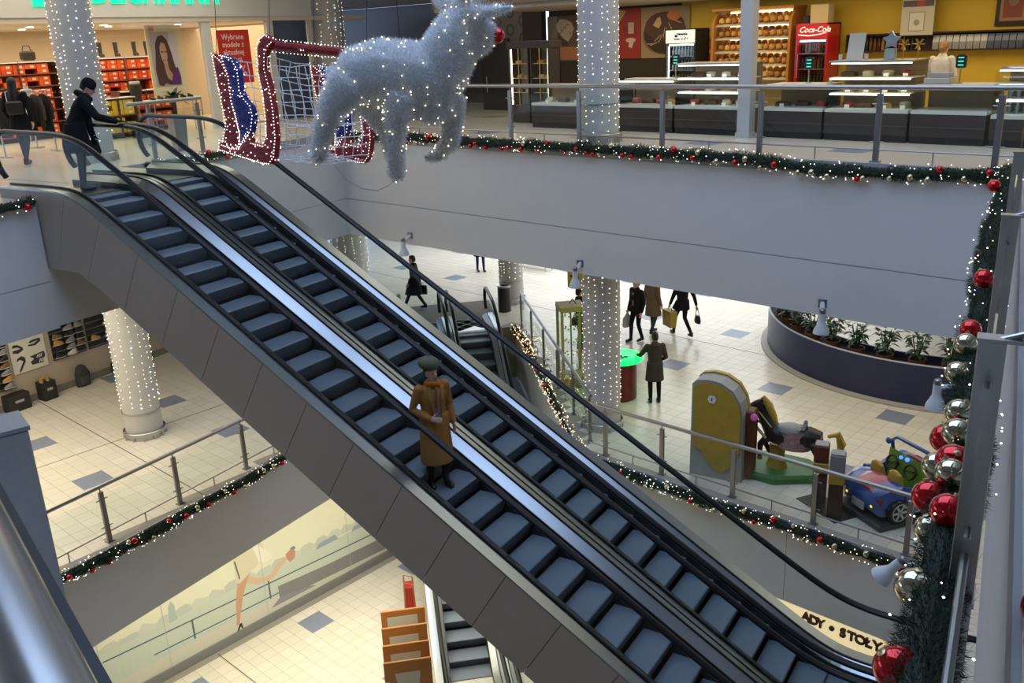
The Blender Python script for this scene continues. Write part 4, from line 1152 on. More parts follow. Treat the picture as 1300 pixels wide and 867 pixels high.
back_blue = [(281, 72), (296, 76), (305, 90), (307, 115), (313, 126), (322, 134), (325, 146), (322, 163), (317, 171), (304, 185), (305, 168), (300, 148), (294, 128), (291, 98)]
base_red = [(273, 178), (283, 179), (289, 188), (303, 188), (313, 171), (318, 170), (322, 180), (338, 183), (344, 170), (344, 150), (341, 120), (335, 95), (334, 65), (338, 55), (346, 50), (352, 53), (355, 59), (350, 63), (345, 72), (344, 90), (351, 115), (355, 140), (357, 172), (354, 195), (347, 204), (338, 204), (300, 196), (272, 190)]
CWID = 1.55
flip = 1 if Vector((-HS.y, HS.x, 0)).dot(CS) > 0 else -1
near, far = (-flip, flip)
yN, yF = 0.0, far * CWID
sleigh.rotation_mode = 'XYZ'
sleigh.rotation_euler = (-flip * ROLLS, 0, math.atan2(HS.y, HS.x))
def frame(nm, poly, side, mats_, seed, nb, outline=True):
    """flat wrapped board standing in the length/height plane of the sleigh"""
    y = yN if side == near else yF
    P2 = [sq(*p) for p in poly]
    b = MB(); b.prism(P2, 'y', y - .035, y + .035)
    o = b.build(nm, mats_[0], sleigh)
    bm = bmesh.new(); bm.from_mesh(o.data); bmesh.ops.triangulate(bm, faces=bm.faces); bmesh.ops.subdivide_edges(bm, edges=[e for e in bm.edges if e.calc_length() > .12], cuts=2); bmesh.ops.triangulate(bm, faces=bm.faces); me2 = bpy.data.meshes.new('t'); bm.to_mesh(me2); bm.free()
    fuzz(me2, 5000, .035, .0045, seed, mats_, o, 'tinsel', nb, .0058, [.6, .4], [.1, .88, .02])
    if outline:
        pts = []
        for a, c in zip(P2, P2[1:] + P2[:1]):
            L = math.hypot(c[0] - a[0], c[1] - a[1]); n = max(1, int(L / .036))
            for i in range(n): pts.append((a[0] + (c[0] - a[0]) * i / n, y + near * .05, a[1] + (c[1] - a[1]) * i / n))
        bulbs_mesh(pts, .0062, o, 'outline_lights', mi=np.full(len(pts), 1))
    return o
for sd, sdn in ((near, 0), (far, 40)):
    frame('back_board', back_red, sd, M_tr, 60 + sdn, 110)
    frame('blue_board', back_blue, sd, M_tb, 61 + sdn, 90)
    frame('runner', base_red, sd, M_tr, 62 + sdn, 150)
# cross bar over the front and white wire nets
M_net = mat('net_white', (.72, .72, .74), .4)
def bar(nm, p, q, r_, mats_, seed):
    a = sq(*p); c = sq(*q); b = MB(); b.tube([(a[0] + (c[0] - a[0]) * i / 40, yN + (yF - yN) * i / 40, a[1] + (c[1] - a[1]) * i / 40) for i in range(41)], r_, 8); o = b.build(nm, mats_[0], sleigh)
    fuzz(o.data, 3000, .03, .0045, seed, mats_, o, 'tinsel', 20, .007, [.6, .4], [.1, .88, .02])
    pts = []
    for i in range(30):
        t = i / 29
        for dz in (-.07, .07): pts.append((a[0] + (c[0] - a[0]) * t, yN + (yF - yN) * t, a[1] + (c[1] - a[1]) * t + dz))
    bulbs_mesh(pts, .006, o, 'outline_lights', mi=np.full(len(pts), 1))
bar('front_bar', (352, 62), (352, 60), .05, M_tr, 90)
def net(nm, top, bot, rows, cols, seed):
    """net between the two frames, from profile point list top->bot"""
    rnd = random.Random(seed); b = MB(); bl = []
    prof = top
    pts = [sq(*p) for p in prof]
    def at(t):
        f_ = t * (len(pts) - 1); i = min(int(f_), len(pts) - 2); g = f_ - i
        return (pts[i][0] + (pts[i + 1][0] - pts[i][0]) * g, pts[i][1] + (pts[i + 1][1] - pts[i][1]) * g)
    for r_ in range(rows + 1):
        x, z = at(r_ / rows)
        path = [(x + rnd.uniform(-.01, .01), yN + (yF - yN) * c / 8, z + rnd.uniform(-.012, .012) - .05 * math.sin(PI * c / 8)) for c in range(9)]
        b.tube(path, .0055, 5)
        for p in path[::1]:
            if rnd.random() < .8: bl.append(p)
    for c in range(cols + 1):
        t = c / cols; y = yN + (yF - yN) * t
        path = [(at(r_ / 10)[0] + rnd.uniform(-.01, .01), y + rnd.uniform(-.015, .015), at(r_ / 10)[1] - .05 * math.sin(PI * t)) for r_ in range(11)]
        b.tube(path, .0055, 5)
    o = b.build(nm, M_net, sleigh); bulbs_mesh(bl, .006, o, 'net_lights', mi=np.full(len(bl), 1))
net('back_net', [(268, 72), (276, 110), (284, 150), (286, 180)], None, 7, 10, 1)
net('seat_net', [(300, 150), (316, 150), (330, 152)], None, 3, 9, 2)
net('front_net', [(347, 75), (344, 100), (352, 130), (355, 165), (352, 192)], None, 8, 10, 3)
net('floor_net', [(280, 190), (310, 194), (345, 200)], None, 5, 9, 4)
for x, y, s_ in ((270, 72, yN), (349, 52, yN), (349, 52, yF), (270, 72, yF)):
    a = sq(x, y); b = MB(); b.tube([(a[0], s_, a[1]), (a[0], s_, a[1] + 5.0)], .004, 5); b.build('suspension_wire', M_wired, sleigh)
# ================================================================== UPPER FLOOR SHOPS
_fcache = {}
def text(body, size, mt, parent, origin, xdir, name='lettering', ext=.006, align='LEFT', bold=0.0, spacing=1.0, width=None, shear=0.0):
    """flat lettering as a mesh; xdir = reading direction (horizontal vector), upright"""
    cu = bpy.data.curves.new('t', 'FONT'); cu.body = body; cu.size = size; cu.extrude = ext; cu.align_x = align; cu.offset = bold; cu.space_character = spacing; cu.shear = shear; cu.resolution_u = 3
    o = bpy.data.objects.new('t', cu); COL.objects.link(o)
    dg = bpy.context.evaluated_depsgraph_get(); dg.update()
    me = bpy.data.meshes.new_from_object(o.evaluated_get(dg)); bpy.data.objects.remove(o, do_unlink=True)
    me.materials.clear(); me.materials.append(mt)
    x = Vector(xdir).normalized(); z = Vector((0, 0, 1)); nrm = x.cross(z)
    k = 1.0
    if width:
        xs = [v.co.x for v in me.vertices]; k = width / max(1e-6, max(xs) - min(xs))
    M4 = Matrix((x * k, z, nrm)).transposed().to_4x4(); M4.translation = Vector(origin)
    me.transform(M4)
    o = bpy.data.objects.new(name, me); link(o, parent); return o

def panel2(parent, name, poly, plane, off, mt, th=.004):
    """flat printed shape on a board: poly in board metres (x right, z up), lifted by off"""
    b = MB(); b.prism(poly, 'y', -off - th, -off); return b.build(name, mt, parent)

def rect(x0, z0, x1, z1): return [(x0, z0), (x1, z0), (x1, z1), (x0, z1)]
def ell(cx, cz, a, c, n=16, rot=0.0): return [(cx + a * math.cos(t) * math.cos(rot) - c * math.sin(t) * math.sin(rot), cz + a * math.cos(t) * math.sin(rot) + c * math.sin(t) * math.cos(rot)) for t in [2 * PI * i / n for i in range(n)]]

# ---------------------------------------------------------------- shoe shop (local x = along the front (n), y = into the shop (-e))
SH_RZ = TH + PI / 2
def SU(v, depth=0.0, z=0.0): return W(-20.3 - depth, v, z)
M_cream_w = mat('shop_wall_cream', (.62, .50, .36), .7)
M_white_f = mat('fascia_white', (.66, .63, .56), .5)
wf = wallbox('wall_shoe_shop_back', xy(SU(4, 6.2)), xy(SU(24, 6.2)), 0, 2.75, M_cream_w)
wallbox('wall_shoe_shop_side', xy(SU(21.6, 0)), xy(SU(21.6, 6.2)), 0, 2.75, M_cream_w)
fas = wallbox('wall_shoe_shop_fascia', xy(SU(4, 0)), xy(SU(21.55, 0)), 2.87, 4.6, M_white_f, .3)
sg = thing('shop_sign', 'green lettered shop sign with square emblem on the white fascia', 'sign', tuple(SU(12.8, -.16, 3.1)), SH_RZ)
M_green_e = mat('sign_green', (.0, .45, .22), .4, emit=1.6, ecol=(.0, .62, .30))
b = MB(); b.box((.30, 0, .30), (.60, .05, .60)); b.build('emblem_square', M_green_e, sg)
b = MB(); b.prism(ell(.30, .34, .22, .16), 'y', -.035, -.026); b.build('emblem_mark', mat('sign_white', (.8, .85, .82), .4, emit=1.0), sg)
text('DEICHMANN', .78, M_green_e, sg, (1.45, 0, .08), (1, 0, 0), 'lettering', .03, bold=.008, width=3.75)
for va, vb in ((17.47, 17.75), (19.77, 20.01), (21.42, 21.6)):
    b = MB(); b.box(((va + vb) / 2 - 12, 0, 1.43), (vb - va, .12, 2.87)); o = b.build('trim_shop_mullion', M_white_f, None, loc=tuple(SU(12)), rz=SH_RZ); o['kind'] = 'structure'
n_w = 0
for va, vb, mt in ((8.0, 17.45, M_glass2), (17.77, 19.75, M_glass2), (20.03, 21.40, None)):
    n_w += 1
    b = MB(); b.box(((va + vb) / 2 - 12, 0, 1.43), (vb - va, .012, 2.86)); o = b.build('window_%d' % n_w, mt or mat('dark_pane', (.05, .05, .055), .25), None, loc=tuple(SU(12)), rz=SH_RZ); o['kind'] = 'structure'
# downlights
for i, (v, d) in enumerate([(11.5, 1.5), (12.6, 1.8), (13.3, 3.2), (14.1, 2.2), (11.2, 3.4), (12.2, 4.0), (15.6, 1.4), (16.6, 2.6), (18.4, 2.0), (15.0, 4.0)]):
    b = MB(); b.lathe([(.085, 0), (.085, -.012), (.06, -.012)], n=14); o = b.build('downlight', mat('downlight_e', (1, .9, .8), .4, emit=14, ecol=(1, .9, .74)), None, loc=tuple(SU(v, d, 2.748)))
    tag(o, 'round recessed downlight in the shoe shop ceiling', 'light', 'shoe shop downlights')
# shelving with shoe boxes
M_sh = mat('shelf_dark', (.14, .05, .03), .6); M_bx = [mat('box_orange', (.72, .10, .020), .55, var=.25, scale=14), mat('box_red', (.60, .055, .02), .55, var=.25, scale=14)]; M_by = mat('box_yellow', (.72, .46, .04), .55, var=.15, scale=14); M_lab = mat('box_label', (.85, .72, .55), .6)
bxm = {}
for i, q in enumerate(M_bx + [M_by]):
    b = MB(); b.box((0, 0, .06), (.30, .22, .12)); b.mat(1).box((.04, -.1115, .06), (.10, .003, .05)); bxm[i] = b.mesh('shoe_box', [q, M_lab])
M_boot = mat('boot_dark', (.02, .016, .014), .5)
def shelf_unit(label, v0, v1, depth, ztop, rows, kind, blabel, grp):
    L = v1 - v0
    t = thing('shelf_unit', label, 'shelf', tuple(SU(v0, depth)), SH_RZ)
    b = MB(); b.box((L / 2, .17, ztop / 2), (L, .02, ztop)); b.build('back_panel', M_sh, t)
    for x in (0, L / 2, L):
        b = MB(); b.box((x, 0, ztop / 2), (.03, .34, ztop)); b.build('upright', M_sh, t)
    rnd = random.Random(int(v0 * 10))
    for r_ in range(rows + 1):
        z = .12 + (ztop - .14) * r_ / rows
        b = MB(); b.box((L / 2, 0, z), (L, .34, .025)); b.build('shelf_board', M_sh if r_ < rows else M_white, t)
        if r_ == rows: continue
        hgt = (ztop - .14) / rows - .03
        nst_ = int(hgt / .122)
        n = int(L / .32)
        for i in range(n):
            x = .17 + .32 * i
            for s_ in range(nst_):
                if rnd.random() < .06: continue
                p = SU(v0 + x, depth, 0)
                o = bpy.data.objects.new('shoe_box', bxm[2 if kind == 'y' else rnd.choice((0, 0, 1))]); link(o)
                o.location = p + Vector((0, 0, z + .013 + s_ * .1215)); o.rotation_euler = (0, 0, SH_RZ + rnd.uniform(-.03, .03)); tag(o, blabel, 'box', grp)
    return t
shelf_unit('tall shelf of orange shoe boxes left of the portrait poster', 15.9, 18.3, 3.0, 1.95, 6, 'o', 'orange shoe box on the shelf left of the portrait poster', 'orange shoe boxes by the poster')
shelf_unit('tall shelf of orange shoe boxes behind the clothes rail', 12.9, 15.1, 3.0, 1.95, 6, 'o', 'orange shoe box on the shelf behind the clothes rail', 'orange shoe boxes by the clothes rail')
shelf_unit('low shelf of yellow shoe boxes behind the shop window', 14.6, 15.6, .8, 1.0, 2, 'y', 'yellow shoe box on the low shelf', 'yellow shoe boxes')
shelf_unit('low shelf of orange shoe boxes under the portrait poster', 15.75, 17.4, 1.6, 1.1, 2, 'o', 'orange shoe box on the low shelf under the portrait', 'orange shoe boxes under the poster')
def boot(p, label, grp, mt=M_boot):
    b = MB(); b.loft([ring((0, 0, .0), .045, .07, 10), ring((0, 0, .10), .05, .055, 10), ring((0, .01, .30), .06, .06, 10), ring((0, .01, .38), .062, .062, 10)]); b.loft([ring((0, -.05, 0), .045, .10, 10), ring((0, -.06, .06), .045, .09, 10), ring((0, -.04, .10), .035, .05, 10)])
    o = b.build('boot', mt, None, True, loc=tuple(p), rz=SH_RZ); tag(o, label, 'boot', grp)
for v in (16.0, 16.5, 17.0, 17.6, 18.0): boot(SU(v, 3.0, 1.965), 'dark boot standing on top of the shelf left of the portrait', 'boots on the shelf top')
for i, v in enumerate((13.3, 14.4)):
    b = MB(); b.box((0, 0, .12), (.36, .16, .24), bev=.04); b.tube([(-.12, 0, .24), (-.08, 0, .36), (.08, 0, .36), (.12, 0, .24)], .012, 6); o = b.build('handbag', M_boot, None, loc=tuple(SU(v, 3.0, 1.965)), rz=SH_RZ); tag(o, 'dark handbag displayed on the shelf top behind clothes rail', 'bag', 'handbags on the shelf top')
# portrait poster: cream board leaning in the window
po = thing('poster', 'tall cream poster board with portrait of a long-haired woman in shoe shop window', 'poster', tuple(SU(16.15, .55, .90)), SH_RZ)
b = MB(); b.box((.56, .02, .90), (1.12, .03, 1.80)); b.build('board', mat('board_cream', (.80, .66, .40), .5), po)
for nm, poly, off, c in (('print_background', rect(.10, .28, .92, 1.62), .005, (.50, .40, .42)), ('print_light', [(.55, .45), (.92, .45), (.92, 1.62), (.70, 1.62)], .008, (.66, .55, .58)), ('print_hair', [(.18, .32), (.14, .70), (.20, 1.05), (.24, 1.35), (.34, 1.52), (.48, 1.55), (.60, 1.45), (.68, 1.20), (.74, .90), (.80, .60), (.78, .40), (.55, .30), (.40, .35), (.30, .28)], .010, (.10, .045, .040)), ('print_face', [(.36, 1.28), (.42, 1.38), (.52, 1.34), (.56, 1.18), (.56, 1.00), (.50, .84), (.44, .82), (.37, .98), (.34, 1.14)], .014, (.56, .33, .24)), ('print_neck', [(.42, .86), (.54, .92), (.56, .70), (.66, .55), (.60, .40), (.48, .48), (.44, .64)], .012, (.50, .28, .20)), ('print_top', [(.60, .42), (.72, .72), (.84, .74), (.90, .50), (.88, .30), (.58, .30)], .013, (.12, .03, .14)), ('print_eyes', rect(.38, 1.12, .45, 1.15), .018, (.05, .02, .02)), ('print_eyes', rect(.49, 1.12, .55, 1.15), .018, (.05, .02, .02)), ('print_lips', ell(.455, .93, .04, .016), .018, (.35, .06, .06)), ('print_mark', rect(.10, 1.66, .26, 1.76), .006, (.70, .25, .06))):
    panel2(po, nm, poly, None, off, mat('pp_%s_%.2f' % (nm, c[0]), c, .5))
# red sale board with lettering
rs = thing('sale_sign', 'red hanging sale board with white lettering in the shop window', 'sign', tuple(SU(18.08, .12, 1.12)), SH_RZ)
b = MB(); b.box((.57, 0, .705), (1.14, .02, 1.41)); b.build('board', mat('sale_red', (.62, .035, .02), .5, emit=.10), rs)
M_wt = mat('print_white', (.85, .70, .62), .5, emit=.15)
for i, q in enumerate(('Wybrane', 'modele z', 'aktualnej', 'kolekcji')): text(q, .21, M_wt, rs, (.14, -.012, 1.16 - .20 * i), (1, 0, 0), 'lettering', .001)
text('%', .42, M_wt, rs, (.62, -.012, .18), (1, 0, 0), 'lettering', .001)
# clothes rail with garments
rk = thing('clothes_rail', 'steel clothes rail with dark garments in the shoe shop entrance', 'clothes rail', tuple(SU(11.35, -.4)), SH_RZ)
b = MB(); b.tube([(0, 0, 0), (0, 0, 1.35), (1.2, 0, 1.35), (1.2, 0, 0)], .018, 8)
for x in (0, 1.2): b.tube([(x, -.25, .03), (x, .25, .03)], .018, 8)
b.build('frame', M_steel, rk)
for i, (c, l) in enumerate((('dark grey coat', 'cloth_charcoal'), ('black coat', 'cloth_black'), ('white dress', None), ('dark coat', 'cloth_black'), ('grey-brown jacket', 'coat_greybrown'), ('charcoal coat', 'cloth_charcoal'))):
    ln = (.9, .85, 1.0, .9, .75, .95)[i]
    p = SU(11.45 + .2 * i, -.4, 0)
    g = thing('garment', '%s on a hanger on the clothes rail' % c + (', %s from its end' % ('first', 'second', '', 'fourth', 'fifth', 'sixth')[i] if i != 2 else ''), 'clothing', tuple(p), SH_RZ)
    b = MB(); b.loft([ring((0, 0, 1.33 - ln), .07, .24, 12), ring((0, 0, 1.30 - ln * .5), .06, .20, 12), ring((0, 0, 1.20), .05, .20, 12), ring((0, 0, 1.27), .03, .08, 12)])
    for s_ in (-1, 1): b.tube([(0, s_ * .18, 1.20), (0, s_ * .25, .95), (0, s_ * .24, .72)], [.05, .05, .045], 8)
    b.build('cloth', MATS[l] if l else M_cwhite, g, True)
    b = MB(); b.tube([(0, -.17, 1.24), (0, 0, 1.29), (0, .17, 1.24)], .008, 5); b.tube([(0, 0, 1.29), (0, 0, 1.35)], .005, 5); b.build('hanger', M_steel, g)
for v, d, z, c, l in ((12.9, .9, .75, M_cwhite, 'white'), (15.85, .9, .75, M_cbrown, 'dark')):
    t = thing('display_bust', '%s dressed display bust with scarf on a stand in the shoe shop' % l, 'mannequin', tuple(SU(v, d)), SH_RZ)
    b = MB(); b.loft([ring((0, 0, z + .0), .15, .10), ring((0, 0, z + .18), .13, .09), ring((0, 0, z + .38), .18, .11), ring((0, 0, z + .50), .16, .09), ring((0, 0, z + .56), .06, .06), ring((0, 0, z + .66), .055, .055)]); b.build('torso', c, t, True)
    b = MB(); b.tube([(0, 0, 0), (0, 0, z)], .02, 8); b.lathe([(.16, 0), (.16, .02)], n=16); b.build('stand', M_steel, t)
    b = MB(); b.tube([(.10 * math.cos(a), .09 * math.sin(a), z + .56) for a in [2 * PI * i / 12 for i in range(13)]], .04, 8); b.build('scarf', M_cream, t, True)
tb = thing('display_table', 'white display table with dark shoes behind the shop window', 'table', tuple(SU(15.7, .3)), SH_RZ)
b = MB(); b.box((.8, 0, .86), (1.6, .4, .03)); b.build('top', M_white, tb)
for x in (.05, 1.55):
    for y in (-.17, .17):
        b = MB(); b.tube([(x, y, 0), (x, y, .85)], .015, 6); b.build('leg', M_steel, tb)
for i in range(6):
    b = MB(); b.loft([ring((0, -.02, 0), .04, .12, 10), ring((0, -.03, .04), .038, .10, 10), ring((0, .05, .09), .032, .04, 10)]); o = b.build('shoe', M_boot, None, True, loc=tuple(SU(15.85 + .24 * i, .3, .876)), rz=SH_RZ); tag(o, 'dark shoe on the white display table', 'shoe', 'shoes on the display table')
# potted palm at the escalator head
pm = thing('potted_palm', 'dark green potted palm in tall planter at the escalator head', 'plant', tuple(W(-16.6, 13.3, 0)))
b = MB(); b.loft([ring((0, 0, 0), .16, .16, 4, PI / 4), ring((0, 0, .75), .21, .21, 4, PI / 4)]); b.build('planter', M_steeld, pm)
b = MB(); b.tube([(0, 0, .72), (.02, 0, .95), (0, .02, 1.1)], [.04, .035, .02], 7); b.build('stem', mat('palm_stem', (.06, .045, .025), .8), pm)
M_leaf = mat('leaf_dark', (.018, .050, .022), .5, var=.3, scale=9)
rnd = random.Random(5)
def leaf(b, p, d, L, wd, droop):
    d = Vector(d).normalized(); s_ = d.cross(Vector((0, 0, 1)));
    s_ = s_.normalized() if s_.length > .05 else Vector((1, 0, 0))
    prev = Vector(p); vs_ = []; n = 5
    for i in range(n + 1):
        t = i / n; q = Vector(p) + d * L * t + Vector((0, 0, -droop * L * t * t)); ww = wd * math.sin(PI * min(1, .12 + .88 * t)) * .5 + .002
        vs_ += [q - s_ * ww, q + s_ * ww]
    b.add(vs_, [(2 * i, 2 * i + 1, 2 * i + 3, 2 * i + 2) for i in range(n)])
for i in range(18):
    a = 2 * PI * i / 18 + rnd.uniform(-.2, .2); e = rnd.uniform(.2, 1.3)
    b = MB(); leaf(b, (0, .01, 1.02 + .03 * (i % 4)), (math.cos(a) * math.cos(e), math.sin(a) * math.cos(e), math.sin(e)), rnd.uniform(.35, .6), .09, .5); b.build('leaf', M_leaf, pm)

# closed dark unit and patterned pier between the shoe shop and the bakery
M_brownw = mat('bulkhead_brown', (.16, .11, .08), .6); M_dkw = mat('dark_shopfront', (.055, .048, .045), .35, var=.05)
wallbox('wall_dark_unit', (-34, 22.5), (-19.9, 22.5), 0, 3.2, M_dkw)
wallbox('wall_bulkhead', (-34, 22.1), (-18.4, 22.1), 3.2, 4.6, M_brownw, .5)
pier = wallbox('wall_patterned_pier', (-20.3, 20.9), (-18.35, 20.9), 0, 4.6, mat('pier_beige', (.22, .19, .16), .7), .3)
M_ringp = mat('ring_print', (.12, .10, .085), .7)
for i in range(4):
    for j in range(8):
        if (i + j) % 1: continue
        x = -.75 + .5 * i; z = -2.0 + .48 * j + (.24 if i % 2 else 0)
        b = MB(); n = 16; r0, r1 = .10, .17
        vs_ = [(x + r_ * math.cos(2 * PI * k_ / n), -.155, z + r_ * math.sin(2 * PI * k_ / n)) for r_ in (r0, r1) for k_ in range(n)]
        b.add(vs_, [(k_, (k_ + 1) % n, n + (k_ + 1) % n, n + k_) for k_ in range(n)]); b.build('ring_print', M_ringp, pier)
dr = thing('dark_doorway_panel', 'black panel standing in for the dark doorway beside the patterned pier', 'door', (-19.75, 20.2, 0)); b = MB(); b.box((.55, 0, 1.0), (1.1, .06, 2.0)); b.build('panel', M_black, dr); b = MB(); b.tube([(.2, -.05, .5), (.2, -.05, .95)], .012, 6); b.build('handle', M_steel, dr)  # flat black panel; the dark of the door opening is its colour
b = MB(); b.box((0, 0, 2.3), (.72, .2, 4.6)); o = b.build('trim_dark_post', mat('wood_black', (.018, .010, .007), .5), None, loc=(-18.02, 20.6, 0)); o['kind'] = 'structure'
# ================================================================== BAKERY
M_yel = mat('wall_yellow', (.58, .39, .035), .65, var=.04, scale=2); M_dwood = mat('counter_brown', (.040, .030, .026), .45, var=.15, scale=5); M_dwood2 = mat('counter_band', (.075, .060, .052), .4); M_owood = mat('wood_orange', (.40, .17, .035), .5, var=.15, scale=4)
wb = wallbox('wall_bakery_back', (-13.25, 20.85), (4, 20.85), 0, 2.66, M_yel)
wallbox('wall_bakery_back_dark', (-17.6, 20.85), (-13.25, 20.85), 0, 2.66, mat('wall_darkbrown', (.030, .020, .015), .6))
wallbox('wall_bakery_fascia', (-17.6, 16.5), (4, 16.5), 2.75, 4.6, M_brownw, .3)
M_lit = mat('case_light', (1, .93, .8), .4, emit=6, ecol=(1, .90, .68)); M_litw = mat('case_light_white', (1, 1, 1), .4, emit=7, ecol=(.92, .97, 1.0))
M_shelfg = mat('shelf_pale', (.62, .62, .56), .3)
FY0 = 16.5
def counter(label, x0, x1, h_base, h_glass, h_top, lit=None, tall=False, curved=False):
    """display counter: dark base, pale shelf, glass front, top"""
    w_ = x1 - x0; t = thing('display_counter', label, 'counter', (x0, FY0, 0))
    b = MB(); b.box((w_ / 2, .35, .06), (w_ - .02, .62, .12)); b.build('kick', M_black, t)
    b = MB(); b.box((w_ / 2, .38, .12 + (h_base - .12) / 2), (w_ - .006, .72, h_base - .12)); b.build('base', M_dwood, t)
    b = MB(); b.box((w_ / 2, .015, .12 + (h_base - .12) * .42), (w_ - .006, .02, .02)); b.build('band', M_dwood2, t)
    b = MB(); b.box((w_ / 2, .40, h_base + .03), (w_ - .01, .76, .06)); b.build('deck', M_shelfg, t)
    z0, z1 = h_base + .06, h_glass
    prof = [(.03, z0), (.03, z1)] if not curved else [(.03, z0), (.03, z0 + .15), (.08, z0 + (z1 - z0) * .6), (.22, z1 - .03), (.36, z1)]
    b = MB(); pts = prof + [(p[0] + .008, p[1]) for p in prof[::-1]]; b.prism(pts, 'x', .01, w_ - .01); b.build('front_glass', M_glass2, t)
    for x in (.006, w_ - .006):
        b = MB(); b.box((x, .40, (z0 + z1) / 2), (.010, .72, z1 - z0)); b.build('side_glass', M_glass2, t)
    b = MB(); b.box((w_ / 2, .45 if not curved else .58, z1 + .012), (w_, .78 if not curved else .44, .025)); b.build('top', M_shelfg if not tall else M_steel, t)
    b = MB(); b.box((w_ / 2, .80, (z0 + z1) / 2), (w_ - .02, .02, z1 - z0)); b.build('back', mat('case_back', (.28, .20, .12), .5), t)
    zs = []
    if tall:
        for k_ in (1, 2):
            z = z0 + (z1 - z0) * k_ / 3; zs.append(z)
            b = MB(); b.box((w_ / 2, .45, z), (w_ - .04, .60, .015)); b.build('shelf', M_shelfg, t)
    if lit:
        for z in [z1 - .02] + [z - .02 for z in zs]:
            b = MB(); b.box((w_ / 2, .10, z), (w_ - .08, .03, .018)); b.build('light_strip', lit, t)
    return t, [z0] + [z + .008 for z in zs]
units = [
    ('low glass counter with dark base left of the bakery column', -14.62, -13.25, .50, .92, 0, M_litw, False, False),
    ('dark counter end hidden behind the bakery column', -13.2, -12.25, .50, .92, 0, None, False, False),
    ('curved glass cake counter right of the bakery column', -12.2, -10.75, .50, 1.05, 0, M_lit, False, True),
    ('tall white-lit pastry case left of the slim grey pillar', -10.7, -9.15, .50, 1.36, 0, M_litw, True, False),
    ('flat counter with a cash display right of the slim pillar', -8.75, -7.52, .50, .95, 0, None, False, False),
    ('tall warm-lit cake case in the middle of the bakery counter', -7.48, -5.98, .50, 1.36, 0, M_lit, True, False),
    ('flat counter in front of the shop assistant', -5.94, -4.72, .50, .95, 0, None, False, False),
    ('dark-framed drinks case at the end of bakery counter', -4.66, -3.2, .45, 1.22, 0, M_litw, True, True),
]
cases = []
for u_ in units: cases.append((u_, counter(*u_)))
cake_c = [mat('cake_brown', (.10, .040, .018), .5), mat('cake_cream', (.70, .58, .40), .5), mat('cake_gold', (.50, .26, .06), .5), mat('cake_red', (.45, .06, .04), .4)]
ckm = []
for i, q in enumerate(cake_c):
    b = MB()
    if i % 2: b.lathe([(.09, 0), (.10, .02), (.10, .08), (.07, .10), (.015, .105)], n=14)
    else: b.loft([[(-.14, -.07, 0), (.14, -.07, 0), (.14, .07, 0), (-.14, .07, 0)], [(-.13, -.06, .07), (.13, -.06, .07), (.13, .06, .07), (-.13, .06, .07)], [(-.09, -.03, .095), (.09, -.03, .095), (.09, .03, .095), (-.09, .03, .095)]])
    ckm.append(b.mesh('cake', q, True))
b = MB(); b.box((0, 0, .03), (.09, .006, .06)); tgm = b.mesh('price_tag', mat('tag_white', (.8, .78, .70), .5))
rnd = random.Random(8)
for u_, (t, zs) in cases:
    x0, x1 = u_[1], u_[2]
    if 'assistant' in u_[0] or 'hidden' in u_[0]: continue
    where = {'low': 'in low glass counter', 'cur': 'in the curved counter', 'tal': 'in the white-lit case' if 'white-lit' in u_[0] else 'in the warm-lit case', 'fla': 'in flat counter by the pillar', 'dar': 'in the end case'}[u_[0][:3]]
    for z in zs:
        n = int((x1 - x0 - .2) / .30)
        for i in range(n):
            x = x0 + .25 + (x1 - x0 - .5) * i / max(1, n - 1)
            if u_[0].startswith('dark-framed'):
                continue
            ki = rnd.randrange(4)
            o = bpy.data.objects.new('cake', ckm[ki]); link(o); o.location = (x, FY0 + rnd.uniform(.38, .55), z + .002); o.rotation_euler = (0, 0, rnd.uniform(-.4, .4))
            tag(o, '%s cake %s' % (('brown loaf', 'round cream', 'golden loaf', 'round red')[ki], where), 'cake', '%s cakes %s' % (('brown loaf', 'round cream', 'golden loaf', 'round red')[ki], where))
            if rnd.random() < .5:
                o = bpy.data.objects.new('price_tag', tgm); link(o); o.location = (x + .08, FY0 + .2, z + .002); tag(o, 'small white price tag standing %s' % where, 'price tag', 'price tags ' + where)
# drinks in the end case
b = MB(); b.lathe([(.032, 0), (.033, .12), (.014, .19), (.014, .23)], n=10); btm = [b.mesh('bottle', mat('bottle_glass_%d' % i, c, .15), True) for i, c in enumerate(((.20, .24, .28), (.015, .02, .012), (.10, .05, .012), (.24, .15, .03), (.10, .012, .012)))]
u_, (t, zs) = cases[-1]
for z in zs[:2]:
    for i in range(10):
        o = bpy.data.objects.new('bottle', btm[0]); link(o); o.location = (u_[1] + .15 + .12 * i, FY0 + .45, z + .002); tag(o, 'clear bottle in the drinks case at the counter end', 'bottle', 'bottles in the end case')
